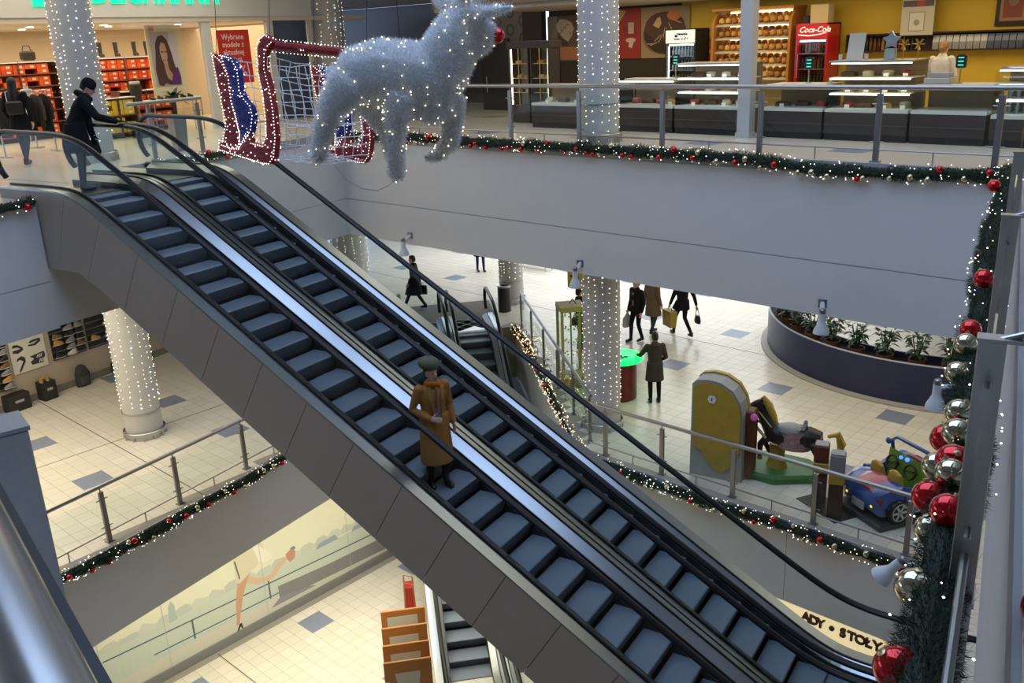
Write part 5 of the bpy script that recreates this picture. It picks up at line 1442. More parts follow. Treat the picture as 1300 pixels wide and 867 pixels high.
# lit wall vitrines
def vitrine(label, x0, x1, side):
    t = thing('vitrine', label, 'showcase', (x0, 17.3, 0)); w_ = x1 - x0
    b = MB(); b.box((w_ / 2, .2, .21), (w_, .42, .42)); b.build('base', M_dwood, t)
    b = MB(); b.box((w_ / 2, .2, 1.84), (w_ + .06, .46, .16)); b.build('cornice', M_dwood, t)
    for x in (.02, w_ - .02): b = MB(); b.box((x, .2, 1.09), (.04, .42, 1.36)); b.build('side', M_dwood, t)
    b = MB(); b.box((w_ / 2, .40, 1.09), (w_, .02, 1.36)); b.build('back', mat('vit_back', (.30, .26, .20), .5), t)
    b = MB(); b.box((w_ / 2, -.005, 1.09), (w_ - .06, .008, 1.34)); b.build('glass', M_glass2, t)
    for x in ((.06,) if side < 0 else (w_ - .06,)): b = MB(); b.box((x, .03, 1.09), (.022, .02, 1.30)); b.build('light_tube', M_lit, t)
    b = MB(); b.box((w_ * .5, .0, 1.09), (.02, .02, 1.34)); b.build('door_stile', mat('brass', (.55, .38, .12), .35, .8), t)
    for k_ in range(3):
        z = .72 + .34 * k_; b = MB(); b.box((w_ / 2, .22, z), (w_ - .08, .34, .015)); b.build('shelf', mat('glass_shelf_warm', (.60, .46, .24), .3), t)
        for j in range(2):
            o = bpy.data.objects.new('cake', ckm[(j + k_) % 4]); link(o); o.location = (x0 + w_ * (.3 + .4 * j), 17.5, z + .009); o.scale = (.75, .75, .75); tag(o, 'small cake on a shelf of the %s' % ('left-lit vitrine' if side < 0 else 'right-lit vitrine'), 'cake', 'cakes in the %s' % ('left-lit vitrine' if side < 0 else 'right-lit vitrine'))
vitrine('dark wooden vitrine lit along its left edge beside the counter', -16.0, -15.35, -1)
vitrine('dark wooden vitrine lit along its right edge beside the counter', -15.3, -14.95 + .25, 1)
# bread rack
br = thing('bread_rack', 'orange wooden bread rack with slanted lit shelves behind the counter', 'shelf', (-11.95, 20.0, 0))
for x in (0, 1.95): b = MB(); b.prism([(.70, 0), (.70, 2.4), (.25, 2.4), (.05, 2.15), (.0, .8), (0, 0)], 'x', x - .03, x + .03); b.build('side', M_owood, br)
b = MB(); b.box((.975, .70, 1.2), (1.95, .03, 2.4)); b.build('back', mat('rack_back', (.50, .38, .15), .6), br)
b = MB(); b.box((.975, .40, 2.42), (2.05, .66, .05)); b.build('top', M_owood, br)
loafs = []
for i, (c, l) in enumerate((((.52, .24, .05), .30), ((.40, .16, .035), .22), ((.66, .38, .11), .16))):
    b = MB(); b.loft([ring((0, 0, 0), .07, l / 2 * .9, 12), ring((0, 0, .04), .08, l / 2, 12), ring((0, 0, .075), .06, l / 2 * .85, 12), ring((0, 0, .095), .02, l / 2 * .5, 12)]); loafs.append(b.mesh('bread_loaf', mat('bread_%d' % i, c, .6, var=.25, scale=20), True))
for k_ in range(5):
    z = .85 + .30 * k_
    b = MB(); b.add([(.04, .10, z), (1.91, .10, z), (1.91, .66, z + .20), (.04, .66, z + .20), (.04, .10, z + .02), (1.91, .10, z + .02), (1.91, .66, z + .22), (.04, .66, z + .22)], [(0, 1, 2, 3), (4, 5, 6, 7), (0, 1, 5, 4), (2, 3, 7, 6), (1, 2, 6, 5), (0, 3, 7, 4)]); b.build('shelf', mat('shelf_wire', (.55, .48, .36), .4), br)
    b = MB(); b.box((.975, .66, z + .30), (1.7, .03, .025)); b.build('light_strip', M_lit, br)
    for i in range(22):
        ki = rnd.randrange(3); y = (.22 if i < 11 else .46) + rnd.uniform(-.02, .02)
        o = bpy.data.objects.new('bread_loaf', loafs[ki]); link(o); o.location = (-11.95 + .15 + .165 * (i % 11), 20.0 + y, z + .022 + (y - .10) * .357 + .02); o.rotation_euler = (0, 0, rnd.uniform(-.2, .2)); o.scale = (.9, .9 if ki else .72, 1.2); tag(o, '%s loaf on the %s slanted shelf of bread rack' % (('golden long', 'brown', 'small pale')[ki], ('lowest', 'second', 'middle', 'fourth', 'top')[k_]), 'bread', 'loaves on the bread rack')
# fridges
def fridge(label, x0, w_, y0, body_m, head_m, word, wm, wsize, wx, wz, script, head_h=.30):
    t = thing('drinks_fridge', label, 'fridge', (x0, y0, 0)); d = .62
    for nm, c, s_ in (('side', (.02, d / 2, 1.02), (.04, d, 2.04)), ('side', (w_ - .02, d / 2, 1.02), (.04, d, 2.04)), ('back', (w_ / 2, d - .02, 1.02), (w_, .04, 2.04)), ('base', (w_ / 2, d / 2, .15), (w_, d, .30)), ('roof', (w_ / 2, d / 2, 2.03), (w_, d, .03))):
        b = MB(); b.box(c, s_); b.build(nm, body_m, t)
    b = MB(); b.box((w_ / 2, .02, 2.02 - head_h / 2), (w_ - .02, .06, head_h)); hd = b.build('header', head_m, t)
    if word: text(word, wsize, wm, t, (wx, -.012, wz), (1, 0, 0), 'lettering', .002, shear=script, bold=.003)
    b = MB(); b.box((w_ / 2, .012, .30 + (2.02 - head_h - .30) / 2), (w_ - .06, .008, 2.0 - head_h - .32)); b.build('glass_door', M_glass2, t)
    b = MB(); b.tube([(.07, -.02, .9), (.07, -.02, 1.4)], .012, 6); b.build('handle', M_steel, t)
    b = MB(); b.box((w_ / 2, .06, 2.0 - head_h - .02), (w_ - .16, .03, .03)); b.build('light_strip', M_litw, t)
    for k_ in range(4):
        z = .42 + .33 * k_; b = MB(); b.box((w_ / 2, .32, z), (w_ - .09, .50, .012)); b.build('shelf', M_steel, t)
    return t, [.426 + .33 * k_ for k_ in range(4)]
M_fr = mat('fridge_red', (.42, .012, .018), .3, coat=.3); M_fb = mat('fridge_black', (.02, .02, .022), .35)
t, zs = fridge('red drinks fridge with white script lettering behind the counter', -9.80, .74, 19.95, M_fr, mat('header_red', (.50, .010, .018), .4, emit=.25, ecol=(.5, .01, .02)), 'Coca-Cola', mat('script_white', (.8, .75, .72), .5, emit=.5), .165, .07, 1.86, .35)
panel = [(.06, 1.80), (.30, 1.775), (.55, 1.80), (.70, 1.84), (.70, 1.855), (.55, 1.825), (.30, 1.80), (.06, 1.825)]
b = MB(); b.prism(panel, 'y', -.016, -.011); b.build('wave_mark', MATS['script_white'], t)
for z in zs:
    for i in range(8):
        o = bpy.data.objects.new('bottle', btm[(1, 4, 2)[i % 3 if z > 1 else 0]]); link(o); o.location = (-9.80 + .10 + .077 * i, 20.12, z + .002); tag(o, 'drink bottle standing inside the red fridge', 'bottle', 'bottles in the red fridge')
t, zs = fridge('black drinks fridge with bright lettered header beside the cake picture', -13.20, .84, 19.95, M_fb, mat('header_white', (.75, .8, .78), .4, emit=.5, ecol=(.75, .85, .85)), None, None, 0, 0, 0, 0)
b = MB(); b.prism([(.26, 1.80), (.62, 1.80), (.64, 1.84), (.62, 1.94), (.26, 1.95), (.22, 1.88)], 'y', -.016, -.011); b.build('name_plate', mat('cappy_blue', (.012, .025, .07), .4), t)
text('Cappy', .16, mat('cappy_white', (.9, .9, .9), .4, emit=.8), t, (.235, -.020, 1.83), (1, 0, 0), 'lettering', .002, bold=.004)
for z in zs:
    for i in range(8):
        o = bpy.data.objects.new('bottle', btm[0 if z > 1 else (3, 0)[i % 2]]); link(o); o.location = (-13.20 + .12 + .086 * i, 20.12, z + .002); tag(o, 'drink bottle standing inside the black fridge', 'bottle', 'bottles in the black fridge')
for x in (-13.12,): 
    b = MB(); b.box((0, 0, 1.0), (.02, .02, 1.3)); o = b.build('light_tube', M_litw, t); o.location = (.07, .05, 0)
# boxes on the red fridge
b = MB(); b.box((0, 0, .19), (.40, .30, .38)); o = b.build('carton', mat('carton_cream', (.52, .42, .24), .7), None, loc=(-9.36, 20.25, 2.047)); tag(o, 'cream carton on top of the red fridge', 'box')
b = MB(); b.box((0, 0, .08), (.13, .12, .16), bev=.01); o = b.build('speaker_box', M_black, None, loc=(-9.68, 20.2, 2.047)); tag(o, 'small black box on top of the red fridge', 'box')
# wall shelf with bottles and coffee packets
ws = thing('wall_shelf', 'long dark wall shelf with bottles and coffee packets on yellow wall', 'shelf', (-8.9, 20.5, 0)); Ls = 4.6
for nm, c, s_ in (('board', (Ls / 2, .12, 1.41), (Ls, .24, .03)), ('board', (Ls / 2, .12, 1.76), (Ls, .24, .03)), ('back', (Ls / 2, .235, 1.585), (Ls, .012, .35)), ('end', (.015, .12, 1.585), (.03, .24, .32)), ('end', (Ls - .015, .12, 1.585), (.03, .24, .32))):
    b = MB(); b.box(c, s_); b.build(nm, mat('shelf_wine', (.035, .014, .012), .5), ws)
for i in range(16):
    o = bpy.data.objects.new('bottle', btm[rnd.choice((1, 2, 3, 4, 1))]); link(o); o.location = (-8.82 + .088 * i, 20.6, 1.428); o.scale = (1.1, 1.1, rnd.uniform(1.05, 1.25)); tag(o, 'wine bottle on the dark wall shelf', 'bottle', 'bottles on the wall shelf')
pk = []
for i, c in enumerate(((.34, .34, .36), (.10, .12, .18), (.55, .06, .03), (.10, .22, .06), (.42, .09, .05))):
    b = MB(); b.loft([[(-.055, -.03, 0), (.055, -.03, 0), (.055, .03, 0), (-.055, .03, 0)], [(-.058, -.033, .12), (.058, -.033, .12), (.058, .033, .12), (-.058, .033, .12)], [(-.055, -.008, .20), (.055, -.008, .20), (.055, .008, .20), (-.055, .008, .20)], [(-.055, -.004, .23), (.055, -.004, .23), (.055, .004, .23), (-.055, .004, .23)]]); pk.append(b.mesh('coffee_packet', mat('packet_%d' % i, c, .3, .3)))
for i in range(21):
    ki = 0 if i < 8 else (1 if i < 18 else (4, 2, 3)[i - 18]); o = bpy.data.objects.new('coffee_packet', pk[ki]); link(o); o.location = (-7.02 + .132 * i, 20.6, 1.428); o.scale = (1.05, 1, 1.2)
    tag(o, ('silver coffee packet on the dark wall shelf', 'dark grey coffee packet on the dark wall shelf', 'bright red packet on the dark wall shelf', 'green packet on the dark wall shelf', 'pale red packet on the dark wall shelf')[ki], 'packet', ('silver packets', 'grey packets', 'red packets', 'green packets', 'pale packets')[ki] + ' on the wall shelf')
# pictures on the wall
def poster(name, label, x0, z0, w_, h_, y, shapes, base, th=.02, cat='poster'):
    t = thing(name, label, cat, (x0, y, z0)); b = MB(); b.box((w_ / 2, 0, h_ / 2), (w_, th, h_)); b.build('board', base, t)
    for i, (nm, poly, c) in enumerate(shapes): panel2(t, nm, poly, None, th / 2 + .001 * (i + 1), mat('c_%.3f_%.3f_%.3f' % c, c, .5), .001)
    return t
sw = [('print_squiggle', ell(.30 + .2 * i % .9, .35 + .13 * (i % 5), .14, .012, 10, i * .7), (.45, .33, .24)) for i in range(8)]
poster('cake_picture', 'large picture of a dark chocolate cake above the black fridge', -14.45, 1.36, 1.45, 1.24, 20.72, [('print_plate', ell(.70, .52, .66, .44, 24), (.20, .12, .05)), ('print_cake', ell(.72, .60, .64, .50, 24), (.035, .014, .010)), ('print_cake_top', ell(.72, .76, .60, .36, 24), (.075, .025, .018)), ('print_cream', [(.36, .80), (.50, .98), (.58, 1.00), (.62, .84), (.54, .72)], (.55, .38, .16)), ('print_orange', ell(.98, 1.02, .20, .12), (.50, .17, .04))] + sw, mat('pic_brown', (.30, .22, .12), .5))
poster('gift_picture', 'red picture of gift boxes beside the column', -15.20, 1.36, .74, 1.24, 20.72, [('print_pink', [(.0, .85), (.28, 1.18), (.0, 1.24)], (.42, .24, .17)), ('print_box', rect(.18, .55, .62, .82), (.20, .010, .010)), ('print_card', rect(.34, .62, .52, .90), (.45, .30, .26)), ('print_bow', ell(.42, .46, .16, .06), (.55, .36, .32)), ('print_tag', [(.34, .30), (.46, .26), (.52, .42), (.40, .46)], (.50, .42, .36))], mat('pic_red', (.26, .018, .012), .5))
poster('heart_picture', 'picture of an iced heart-shaped cake left of the bakery column', -17.62, 1.32, 1.20, 1.20, 20.72, [('print_grey', rect(0, .62, .35, 1.2), (.16, .13, .11)), ('print_heart', [(.30, .95), (.45, 1.12), (.66, 1.10), (.86, 1.02), (.95, .86), (.86, .66), (.72, .52), (.56, .62), (.38, .78)], (.38, .31, .25)), ('print_chocolate', [(.40, .66), (.58, .58), (.72, .50), (.70, .40), (.45, .44)], (.05, .02, .012)), ('print_orange', rect(.42, .04, 1.15, .38), (.34, .13, .05))] + [('print_lace', ell(.45 + .1 * i % .45, .75 + .07 * (i % 4), .05, .01, 8, i), (.10, .06, .04)) for i in range(9)], mat('pic_dark', (.10, .055, .03), .5))
poster('menu_board', 'white menu board with photo strip hung on the yellow wall', -7.72, 1.72, .66, 1.0, 20.46, [('print_strip', rect(.02, .56, .64, .68), (.10, .07, .08)), ('print_strip_red', rect(.30, .57, .46, .68), (.35, .05, .05)), ('print_frame', rect(.16, .08, .48, .46), (.22, .20, .20)), ('print_card', rect(.175, .095, .465, .445), (.55, .52, .48)), ('print_mark', ell(.32, .25, .06, .06), (.28, .24, .22))], mat('menu_white', (.46, .43, .38), .5), cat='board')
poster('framed_picture', 'dark framed reddish picture on the yellow wall', -5.97, 1.84, .62, .85, 20.72, [('print_mount', rect(.08, .09, .54, .76), (.30, .16, .09)), ('print_red', rect(.13, .15, .49, .72), (.20, .045, .025)), ('print_figure', ell(.31, .50, .10, .14), (.20, .13, .10))], mat('frame_dark', (.025, .012, .010), .4), .05, 'picture')
t = poster('coffee_sign', 'yellow coffee poster with a dark upright sign beside the black fridge', -12.50, 1.22, .50, .84, 20.60, [('print_orange', ell(.12, .45, .10, .16), (.42, .12, .02)), ('print_orange', ell(.14, .12, .12, .12), (.30, .08, .02)), ('print_sign', rect(.32, .20, .46, .80), (.02, .012, .010))] + [('print_letter', rect(.36, .30 + .068 * i, .42, .345 + .068 * i), (.60, .52, .40)) for i in range(7)], mat('pic_yellow', (.62, .42, .10), .5))
# cash displays, cards and ornaments on the counters
def cash_display(label, x, y, z, lit):
    t = thing('cash_display', label, 'display', (x, y, z)); b = MB(); b.tube([(0, 0, 0), (0, 0, .28)], .012, 8); b.lathe([(.06, 0), (.06, .015)], n=14); b.build('pole', M_steel, t)
    b = MB(); b.box((0, 0, .36), (.17, .05, .22), bev=.02); b.build('head', M_fb, t)
    for k_ in range(3): b = MB(); b.box((0, -.027, .30 + .06 * k_), (.09, .004, .018)); b.build('digits', mat('digits_green', (.02, .3, .2), .4, emit=1.5 if lit else .25, ecol=(.05, .6, .42)), t)
cash_display('green-lit cash display on the flat counter by the red fridge', -8.05, 17.0, .976, True)
cash_display('dark cash display pole right of shop assistant', -5.35, 17.0, .976, False)
cash_display('cash display on the curved cake counter', -11.05, 17.1, 1.076, True)
cd_ = thing('menu_card', 'white menu card standing on the warm-lit cake case', 'card', (-7.18, 16.95, 1.386)); b = MB(); b.add([(-.15, 0, 0), (.15, 0, 0), (.17, .06, .46), (-.13, .06, .46), (-.15, .006, 0), (.15, .006, 0), (.17, .066, .46), (-.13, .066, .46)], [(0, 1, 2, 3), (4, 5, 6, 7), (0, 1, 5, 4), (1, 2, 6, 5), (2, 3, 7, 6), (3, 0, 4, 7)]); b.build('card', mat('card_white', (.62, .60, .52), .6), cd_)
for k_ in range(5): b = MB(); b.box((0, .012 + .03 + k_ * .006, .14 + .05 * k_), (.18, .004, .012)); b.build('print_line', M_ledge, cd_)
st = thing('star_ornament', 'silver star ornament on a stand on the cake case', 'ornament', (-6.55, 17.0, 1.386)); b = MB(); pts = []
for i in range(10):
    r_ = .16 if i % 2 == 0 else .09; pts.append((r_ * math.cos(PI / 2 + PI * i / 5), .32 + r_ * math.sin(PI / 2 + PI * i / 5)))
b.prism(pts, 'y', -.02, .02); b.build('star', mat('silver', (.45, .50, .52), .3, .8), st); b = MB(); b.box((0, 0, .09), (.18, .12, .18)); b.build('stand', mat('stand_teal', (.30, .38, .36), .5), st)
for i, x in enumerate((-6.35, -6.10)):
    t = thing('gold_ornament', 'gold bow ornament beside the silver star', 'ornament', (x, 17.05, 1.386), 0, 'gold bow ornaments'); b = MB()
    for a in range(6): b.tube([(0, 0, .24), (.10 * math.cos(a), .04 * math.sin(a * 2), .24 + .10 * math.sin(a)), (0, 0, .24)], .018, 5)
    b.tube([(0, 0, 0), (0, 0, .24)], .012, 6); b.build('bow', mat('gold_foil', (.55, .34, .05), .3, .8), t)
for i in range(5):
    b = MB(); b.lathe([(.03, 0), (.036, .10), (.034, .10), (.028, .01)], n=10, caps=False); o = b.build('glass_jar', M_shelfg, None, True, loc=(-7.62 + .16 * i - .0, 17.0 if i > 1 else 17.0, 1.386 if i > 0 else .976)); tag(o, 'small pale jar on the counter top beside menu card', 'jar', 'jars on the counter top')
t = thing('till', 'grey cash register on the counter before the shop assistant', 'till', (-6.0 + .35, 16.95, .976)); b = MB(); b.box((0, 0, .05), (.42, .36, .10), bev=.01); b.build('drawer', mat('till_grey', (.42, .40, .38), .5), t); b = MB(); b.box((0, .05, .14), (.34, .2, .08), bev=.01); b.build('keys', M_ledge, t)
t = thing('coffee_machine', 'dark coffee machine with white cups on top at the counter end', 'coffee machine', (-4.0, 17.0, 1.246)); b = MB(); b.box((0, .05, .16), (.55, .40, .32), bev=.02); b.build('body', M_fb, t); b = MB(); b.box((0, .05, .40), (.40, .30, .16), bev=.02); b.build('cups_tray', M_white, t)
# ================================================================== MIDDLE FLOOR
# ---- curved planter with row of plants
pc = Vector((-7.2, 24.0, MID)); RO, RI = 4.45, 3.70
pl = thing('planter', 'long curved navy blue planter wall on the tiled floor', 'planter', tuple(pc))
M_navy = mat('planter_navy', (.020, .024, .080), .4); a0, a1 = R(192), R(345)
b = MB(); b.lathe([(RO, .06), (RO, 1.0), (RO - .05, 1.0), (RO - .05, .75)], n=70, a0=a0, a1=a1, caps=False); b.build('outer_wall', M_navy, pl, True)
b = MB(); b.lathe([(RI, .06), (RI, 1.0), (RI + .05, 1.0), (RI + .05, .75)], n=70, a0=a0, a1=a1, caps=False); b.build('inner_wall', M_navy, pl, True)
b = MB(); b.lathe([(RI + .04, .86), (RO - .04, .86)], n=70, a0=a0, a1=a1, caps=False); b.build('soil', mat('soil', (.03, .018, .012), .9, var=.4, scale=20), pl)
b = MB(); b.lathe([(RO - .02, 1.0), (RO - .02, 1.015), (RO + .005, 1.015), (RO + .005, .985)], n=70, a0=a0, a1=a1, caps=False); b.build('rim', mat('rim_pale', (.45, .47, .55), .4), pl, True)
b = MB(); b.lathe([(RO + .16, 0), (RO + .16, .04), (RO + .02, .06), (RO, .06)], n=70, a0=a0, a1=a1, caps=False); b.build('kerb', mat('kerb_grey', (.36, .34, .31), .6), pl, True)
M_lf = [mat('leaf_planter', (.020, .055, .022), .45, var=.35, scale=8), mat('leaf_planter2', (.035, .075, .030), .45, var=.3, scale=8)]
rnd = random.Random(31)
for i in range(13):
    a = R(212 + 9.6 * i); q = pc + Vector((4.08 * math.cos(a), 4.08 * math.sin(a), .86))
    t = thing('potted_plant', 'leafy green plant growing in the curved navy planter', 'plant', tuple(q), rnd.uniform(0, 6), 'plants in the curved planter'); t.scale = (1.2, 1.2, 1.5)
    b = MB(); b.lathe([(.13, -.06), (.16, .10), (.14, .10)], n=12, caps=False); b.build('pot', mat('pot_brown', (.10, .045, .03), .7), t)
    b = MB()
    for k_ in range(7):
        aa = 2 * PI * k_ / 7; b.tube([(0, 0, .02), (.05 * math.cos(aa), .05 * math.sin(aa), .22), (.12 * math.cos(aa), .12 * math.sin(aa), .46)], [.014, .011, .006], 5)
    b.build('stems', M_lf[0], t)
    for half in (0, 1):
        b = MB()
        for k_ in range(34):
            aa = rnd.uniform(0, 2 * PI); h = rnd.uniform(.16, .50); rr_ = .03 + .12 * h / .5
            el = rnd.uniform(-.2, .9); leaf(b, (rr_ * math.cos(aa), rr_ * math.sin(aa), h), (math.cos(aa) * math.cos(el), math.sin(aa) * math.cos(el), math.sin(el)), rnd.uniform(.10, .19), .075, .4)
        o = b.build('leaves', M_lf[half], t)

# ---- round table with glowing green top
gt = thing('round_table', 'round red pedestal table with glowing green top beside the lit column', 'table', (-11.98, 16.3, MID))
b = MB(); b.lathe([(.40, 0), (.42, .03), (.42, .92), (.38, .95)], n=32); b.build('pedestal', mat('table_red', (.16, .010, .010), .35), gt, True)
b = MB(); b.lathe([(.56, .95), (.58, .97), (.58, .99), (.56, 1.0)], n=36); b.build('top', mat('green_glow', (.0, .6, .08), .4, emit=2.2, ecol=(.0, .85, .12)), gt, True)
for x, y in ((.12, -.05), (.16, .06), (.02, .02)):
    b = MB(); b.lathe([(.06, 1.001), (.055, 1.012)], (x, y, 0), 12); b.build('dark_mark', M_black, gt)
# ---- tall yellow glass cabinet
tc_ = thing('glass_cabinet', 'tall yellow-framed glass cabinet with hanging trinkets by slanting railing', 'cabinet', (-13.35, 16.25, MID), R(-38))
M_yf = mat('frame_yellow', (.42, .34, .10), .4); hh = 2.05
for nm, c, s_ in (('base', (0, 0, .14), (.60, .60, .28)), ('top', (0, 0, hh - .06), (.62, .62, .12))):
    b = MB(); b.box(c, s_, bev=.01); b.build(nm, M_yf, tc_)
for x in (-.27, .27):
    for y in (-.27, .27): b = MB(); b.box((x, y, hh / 2), (.06, .06, hh - .1)); b.build('post', M_yf, tc_)
for x, y, sx, sy in ((0, -.28, .5, .008), (0, .28, .5, .008), (-.28, 0, .008, .5), (.28, 0, .008, .5)):
    b = MB(); b.box((x, y, 1.1), (sx, sy, 1.62)); b.build('pane', M_glass2, tc_)
b = MB(); b.tube([(0, 0, .28), (0, 0, 1.9)], .02, 8); b.build('centre_pole', mat('gold_pole', (.5, .38, .1), .3, .8), tc_)
for k_ in range(5):
    z = .45 + .32 * k_; b = MB(); b.lathe([(.20, z), (.20, z + .012)], n=18); b.build('tray', M_glass2, tc_)
    b = MB()
    for j in range(7):
        aa = 2 * PI * j / 7 + k_; b.octa((.15 * math.cos(aa), .15 * math.sin(aa), z + .05), .03)
    o = b.build('trinkets', mat('trinket_gold', (.55, .40, .12), .25, .8) if k_ % 2 else mat('trinket_white', (.7, .68, .6), .3), tc_); o['kind'] = 'stuff'
b = MB(); b.tube([(-.1, 0, hh), (.0, .05, hh + .12), (.18, .1, hh + .04)], .012, 5); b.build('wire', M_wired, tc_)
# ---- litter bin, yellow hanging sign, distant goods rack
lb = thing('litter_bin', 'dark perforated litter bin beside the head of the lower escalator', 'bin', (-19.05, 19.95, MID))
b = MB(); b.lathe([(.20, 0), (.20, .78), (.18, .80)], n=24, caps=False); b.build('body', mat('bin_dark', (.045, .043, .04), .4, .6), lb, True)
b = MB(); b.lathe([(.21, .78), (.21, .84), (.13, .84), (.13, .80)], n=24, caps=False); b.build('rim', M_steel, lb, True)
b = MB(); b.lathe([(.13, .74), (.13, .76)], n=16); b.build('opening', M_black, lb)
ys = thing('hanging_sign', 'yellow sign board hung under the slab beside the lit column', 'sign', (-12.95, 16.0, -3.55))
b = MB(); b.box((0, 0, .2), (.50, .04, .40)); b.build('board', mat('sign_yellow', (.52, .45, .06), .5), ys)
for x, z in ((-.12, .28), (.05, .26), (-.1, .12), (.08, .1)): b = MB(); b.box((x, -.022, z), (.09, .004, .05)); b.build('print_mark', M_black, ys)
for x in (-.2, .2): b = MB(); b.tube([(x, 0, .4), (x, 0, 1.04)], .006, 5); b.build('hanger', M_wired, ys)
gr_ = thing('goods_rack', 'low rack of small goods on the far middle floor', 'rack', (-22.6, 24.6, MID))
b = MB(); b.box((.7, 0, .30), (1.5, .4, .03)); b.box((.7, 0, .70), (1.5, .4, .03)); [b.tube([(x, y, 0), (x, y, .9)], .015, 6) for x in (0, 1.4) for y in (-.18, .18)]; b.build('frame', M_steel, gr_)
for j in range(10):
    b = MB(); b.lathe([(.05, 0), (.055, .12), (.02, .17)], n=8); o = b.build('trinket_jar', (M_redb, M_white, M_black, mat('leather_brown', (.06, .03, .02)))[j % 4], None, loc=(-22.55 + .15 * j, 24.6, MID + .716)); tag(o, 'small %s item on the far goods rack' % ('red', 'white', 'black', 'brown')[j % 4], 'goods', '%s items on the goods rack' % ('red', 'white', 'black', 'brown')[j % 4])

# ---- spot lamps on arms under the slab edges
M_lamp = mat('lamp_white', (.60, .62, .64), .4)
def spot(label, loc, rz, tilt=0.0):
    t = thing('spot_lamp', label, 'lamp', loc, rz)
    b = MB(); b.tube([(0, 0, 0), (0, .28, -.06), (0, .46, -.09)], [.04, .04, .035], 8); b.build('arm', M_lamp, t, True)
    b = MB(); b.box((0, .0, 0), (.14, .06, .16), bev=.01); b.build('bracket', M_steeld, t)
    prof = [(.055, .0), (.055, -.14), (.075, -.19), (.118, -.27), (.128, -.33), (.120, -.33), (.10, -.27), (.045, -.18)]
    b = MB(); b.lathe(prof, n=20); sh = b.build('shade', M_lamp, t, True); sh.location = (0, .44, -.05); sh.rotation_euler = (tilt, 0, 0)
    b = MB(); b.lathe([(.05, .0), (.05, .06), (.03, .08)], n=14); o = b.build('socket', M_steeld, sh, True)
    return t
for i, (x, lab) in enumerate(((-16.45, 'white spot lamp on an arm under the slab above the striding person'), (-11.35, 'white spot lamp on an arm under the slab beside the yellow sign'), (-6.3, 'white spot lamp on an arm under the slab before the navy planter'))):
    spot(lab, (x + .15, 13.97, -2.30), PI + R(25))
rn = (Vector((-.97, -.24, 0)))
spot('white spot lamp under the slab edge below the bauble garland', (-1.98, 7.2, -2.28), math.atan2(rn.y, rn.x) - PI / 2, .65).scale = (.74, .74, .74)
spot('white spot lamp half hidden behind the bauble garland', (-3.10, 11.75, -2.35), math.atan2(rn.y, rn.x) - PI / 2, 0)

# ---- horse ride
hr = thing('horse_ride', 'coin-operated horse ride on green base with yellow arched back panel', 'coin ride', (-7.75, 15.05, MID), R(12))
M_hy = mat('ride_yellow', (.40, .27, .035), .45, var=.25, scale=4); M_hg = mat('ride_grey', (.30, .31, .30), .5, var=.2, scale=5); M_hbr = mat('ride_brown', (.11, .030, .012), .5, var=.3, scale=5)
# panel (local): stands left of the horse's head
arch = [(-1.02, 0), (-.02, 0), (-.02, 1.35), (-.08, 1.60), (-.22, 1.82), (-.45, 1.95), (-.70, 1.98), (-.92, 1.94), (-1.0, 1.86)]
b = MB(); b.prism(arch, 'y', -.95, -.55); b.build('back_panel', M_hg, hr)
cloud = [(-.95, .62), (-.80, .55), (-.66, .35), (-.52, .18), (-.36, .16), (-.24, .30), (-.14, .55), (-.06, .62), (-.05, 1.35), (-.11, 1.58), (-.24, 1.78), (-.46, 1.90), (-.70, 1.93), (-.90, 1.88), (-.96, 1.80)]
b = MB(); b.prism(cloud, 'y', -.985, -.955); b.build('yellow_face', M_hy, hr)
b = MB(); b.prism([(x, z + (.03 if z > 1 else 0)) for x, z in arch], 'y', -.56, -.46); b.build('rim', M_hy, hr)
b = MB(); b.lathe([(.085, 0), (.085, .02)], n=6); o = b.build('clock_face', M_white, hr); o.location = (-.60, -.985, 1.62); o.rotation_euler = (PI / 2, 0, 0)
b = MB(); b.box((-.60, -1.007, 1.62), (.018, .004, .07)); b.build('clock_hand', M_black, hr)
b = MB(); b.box((-.52, -.958, .30), (.09, .02, .10)); b.build('socket', M_black, hr)
# brown cabinet with lamp next to the panel
b = MB(); b.box((.04, -.62, .72), (.18, .30, 1.36), bev=.03); b.build('cabinet', M_hbr, hr); b = MB(); b.sphere((.14, -.80, 1.32), .07, 12); b.build('lamp', mat('lamp_purple', (.35, .06, .22), .15, emit=.4), hr, True)
# green base
b = MB(); gp = [(-.35, -.62), (.55, -.75), (1.25, -.35), (1.35, .05), (1.0, .35), (.2, .40), (-.35, .2)]
b.loft([[(x, y, 0) for x, y in gp], [(x * .99, y * .99, .10) for x, y in gp], [(x * .93, y * .93, .15) for x, y in gp]]); b.build('base', mat('ride_green', (.035, .15, .030), .45, var=.3, scale=5), hr)
b = MB(); b.loft([ring((.45, -.22, .12), .22, .18, 10), ring((.45, -.22, .35), .14, .11, 10), ring((.45, -.22, .62), .16, .12, 10)]); b.build('pedestal', M_hy, hr, True)
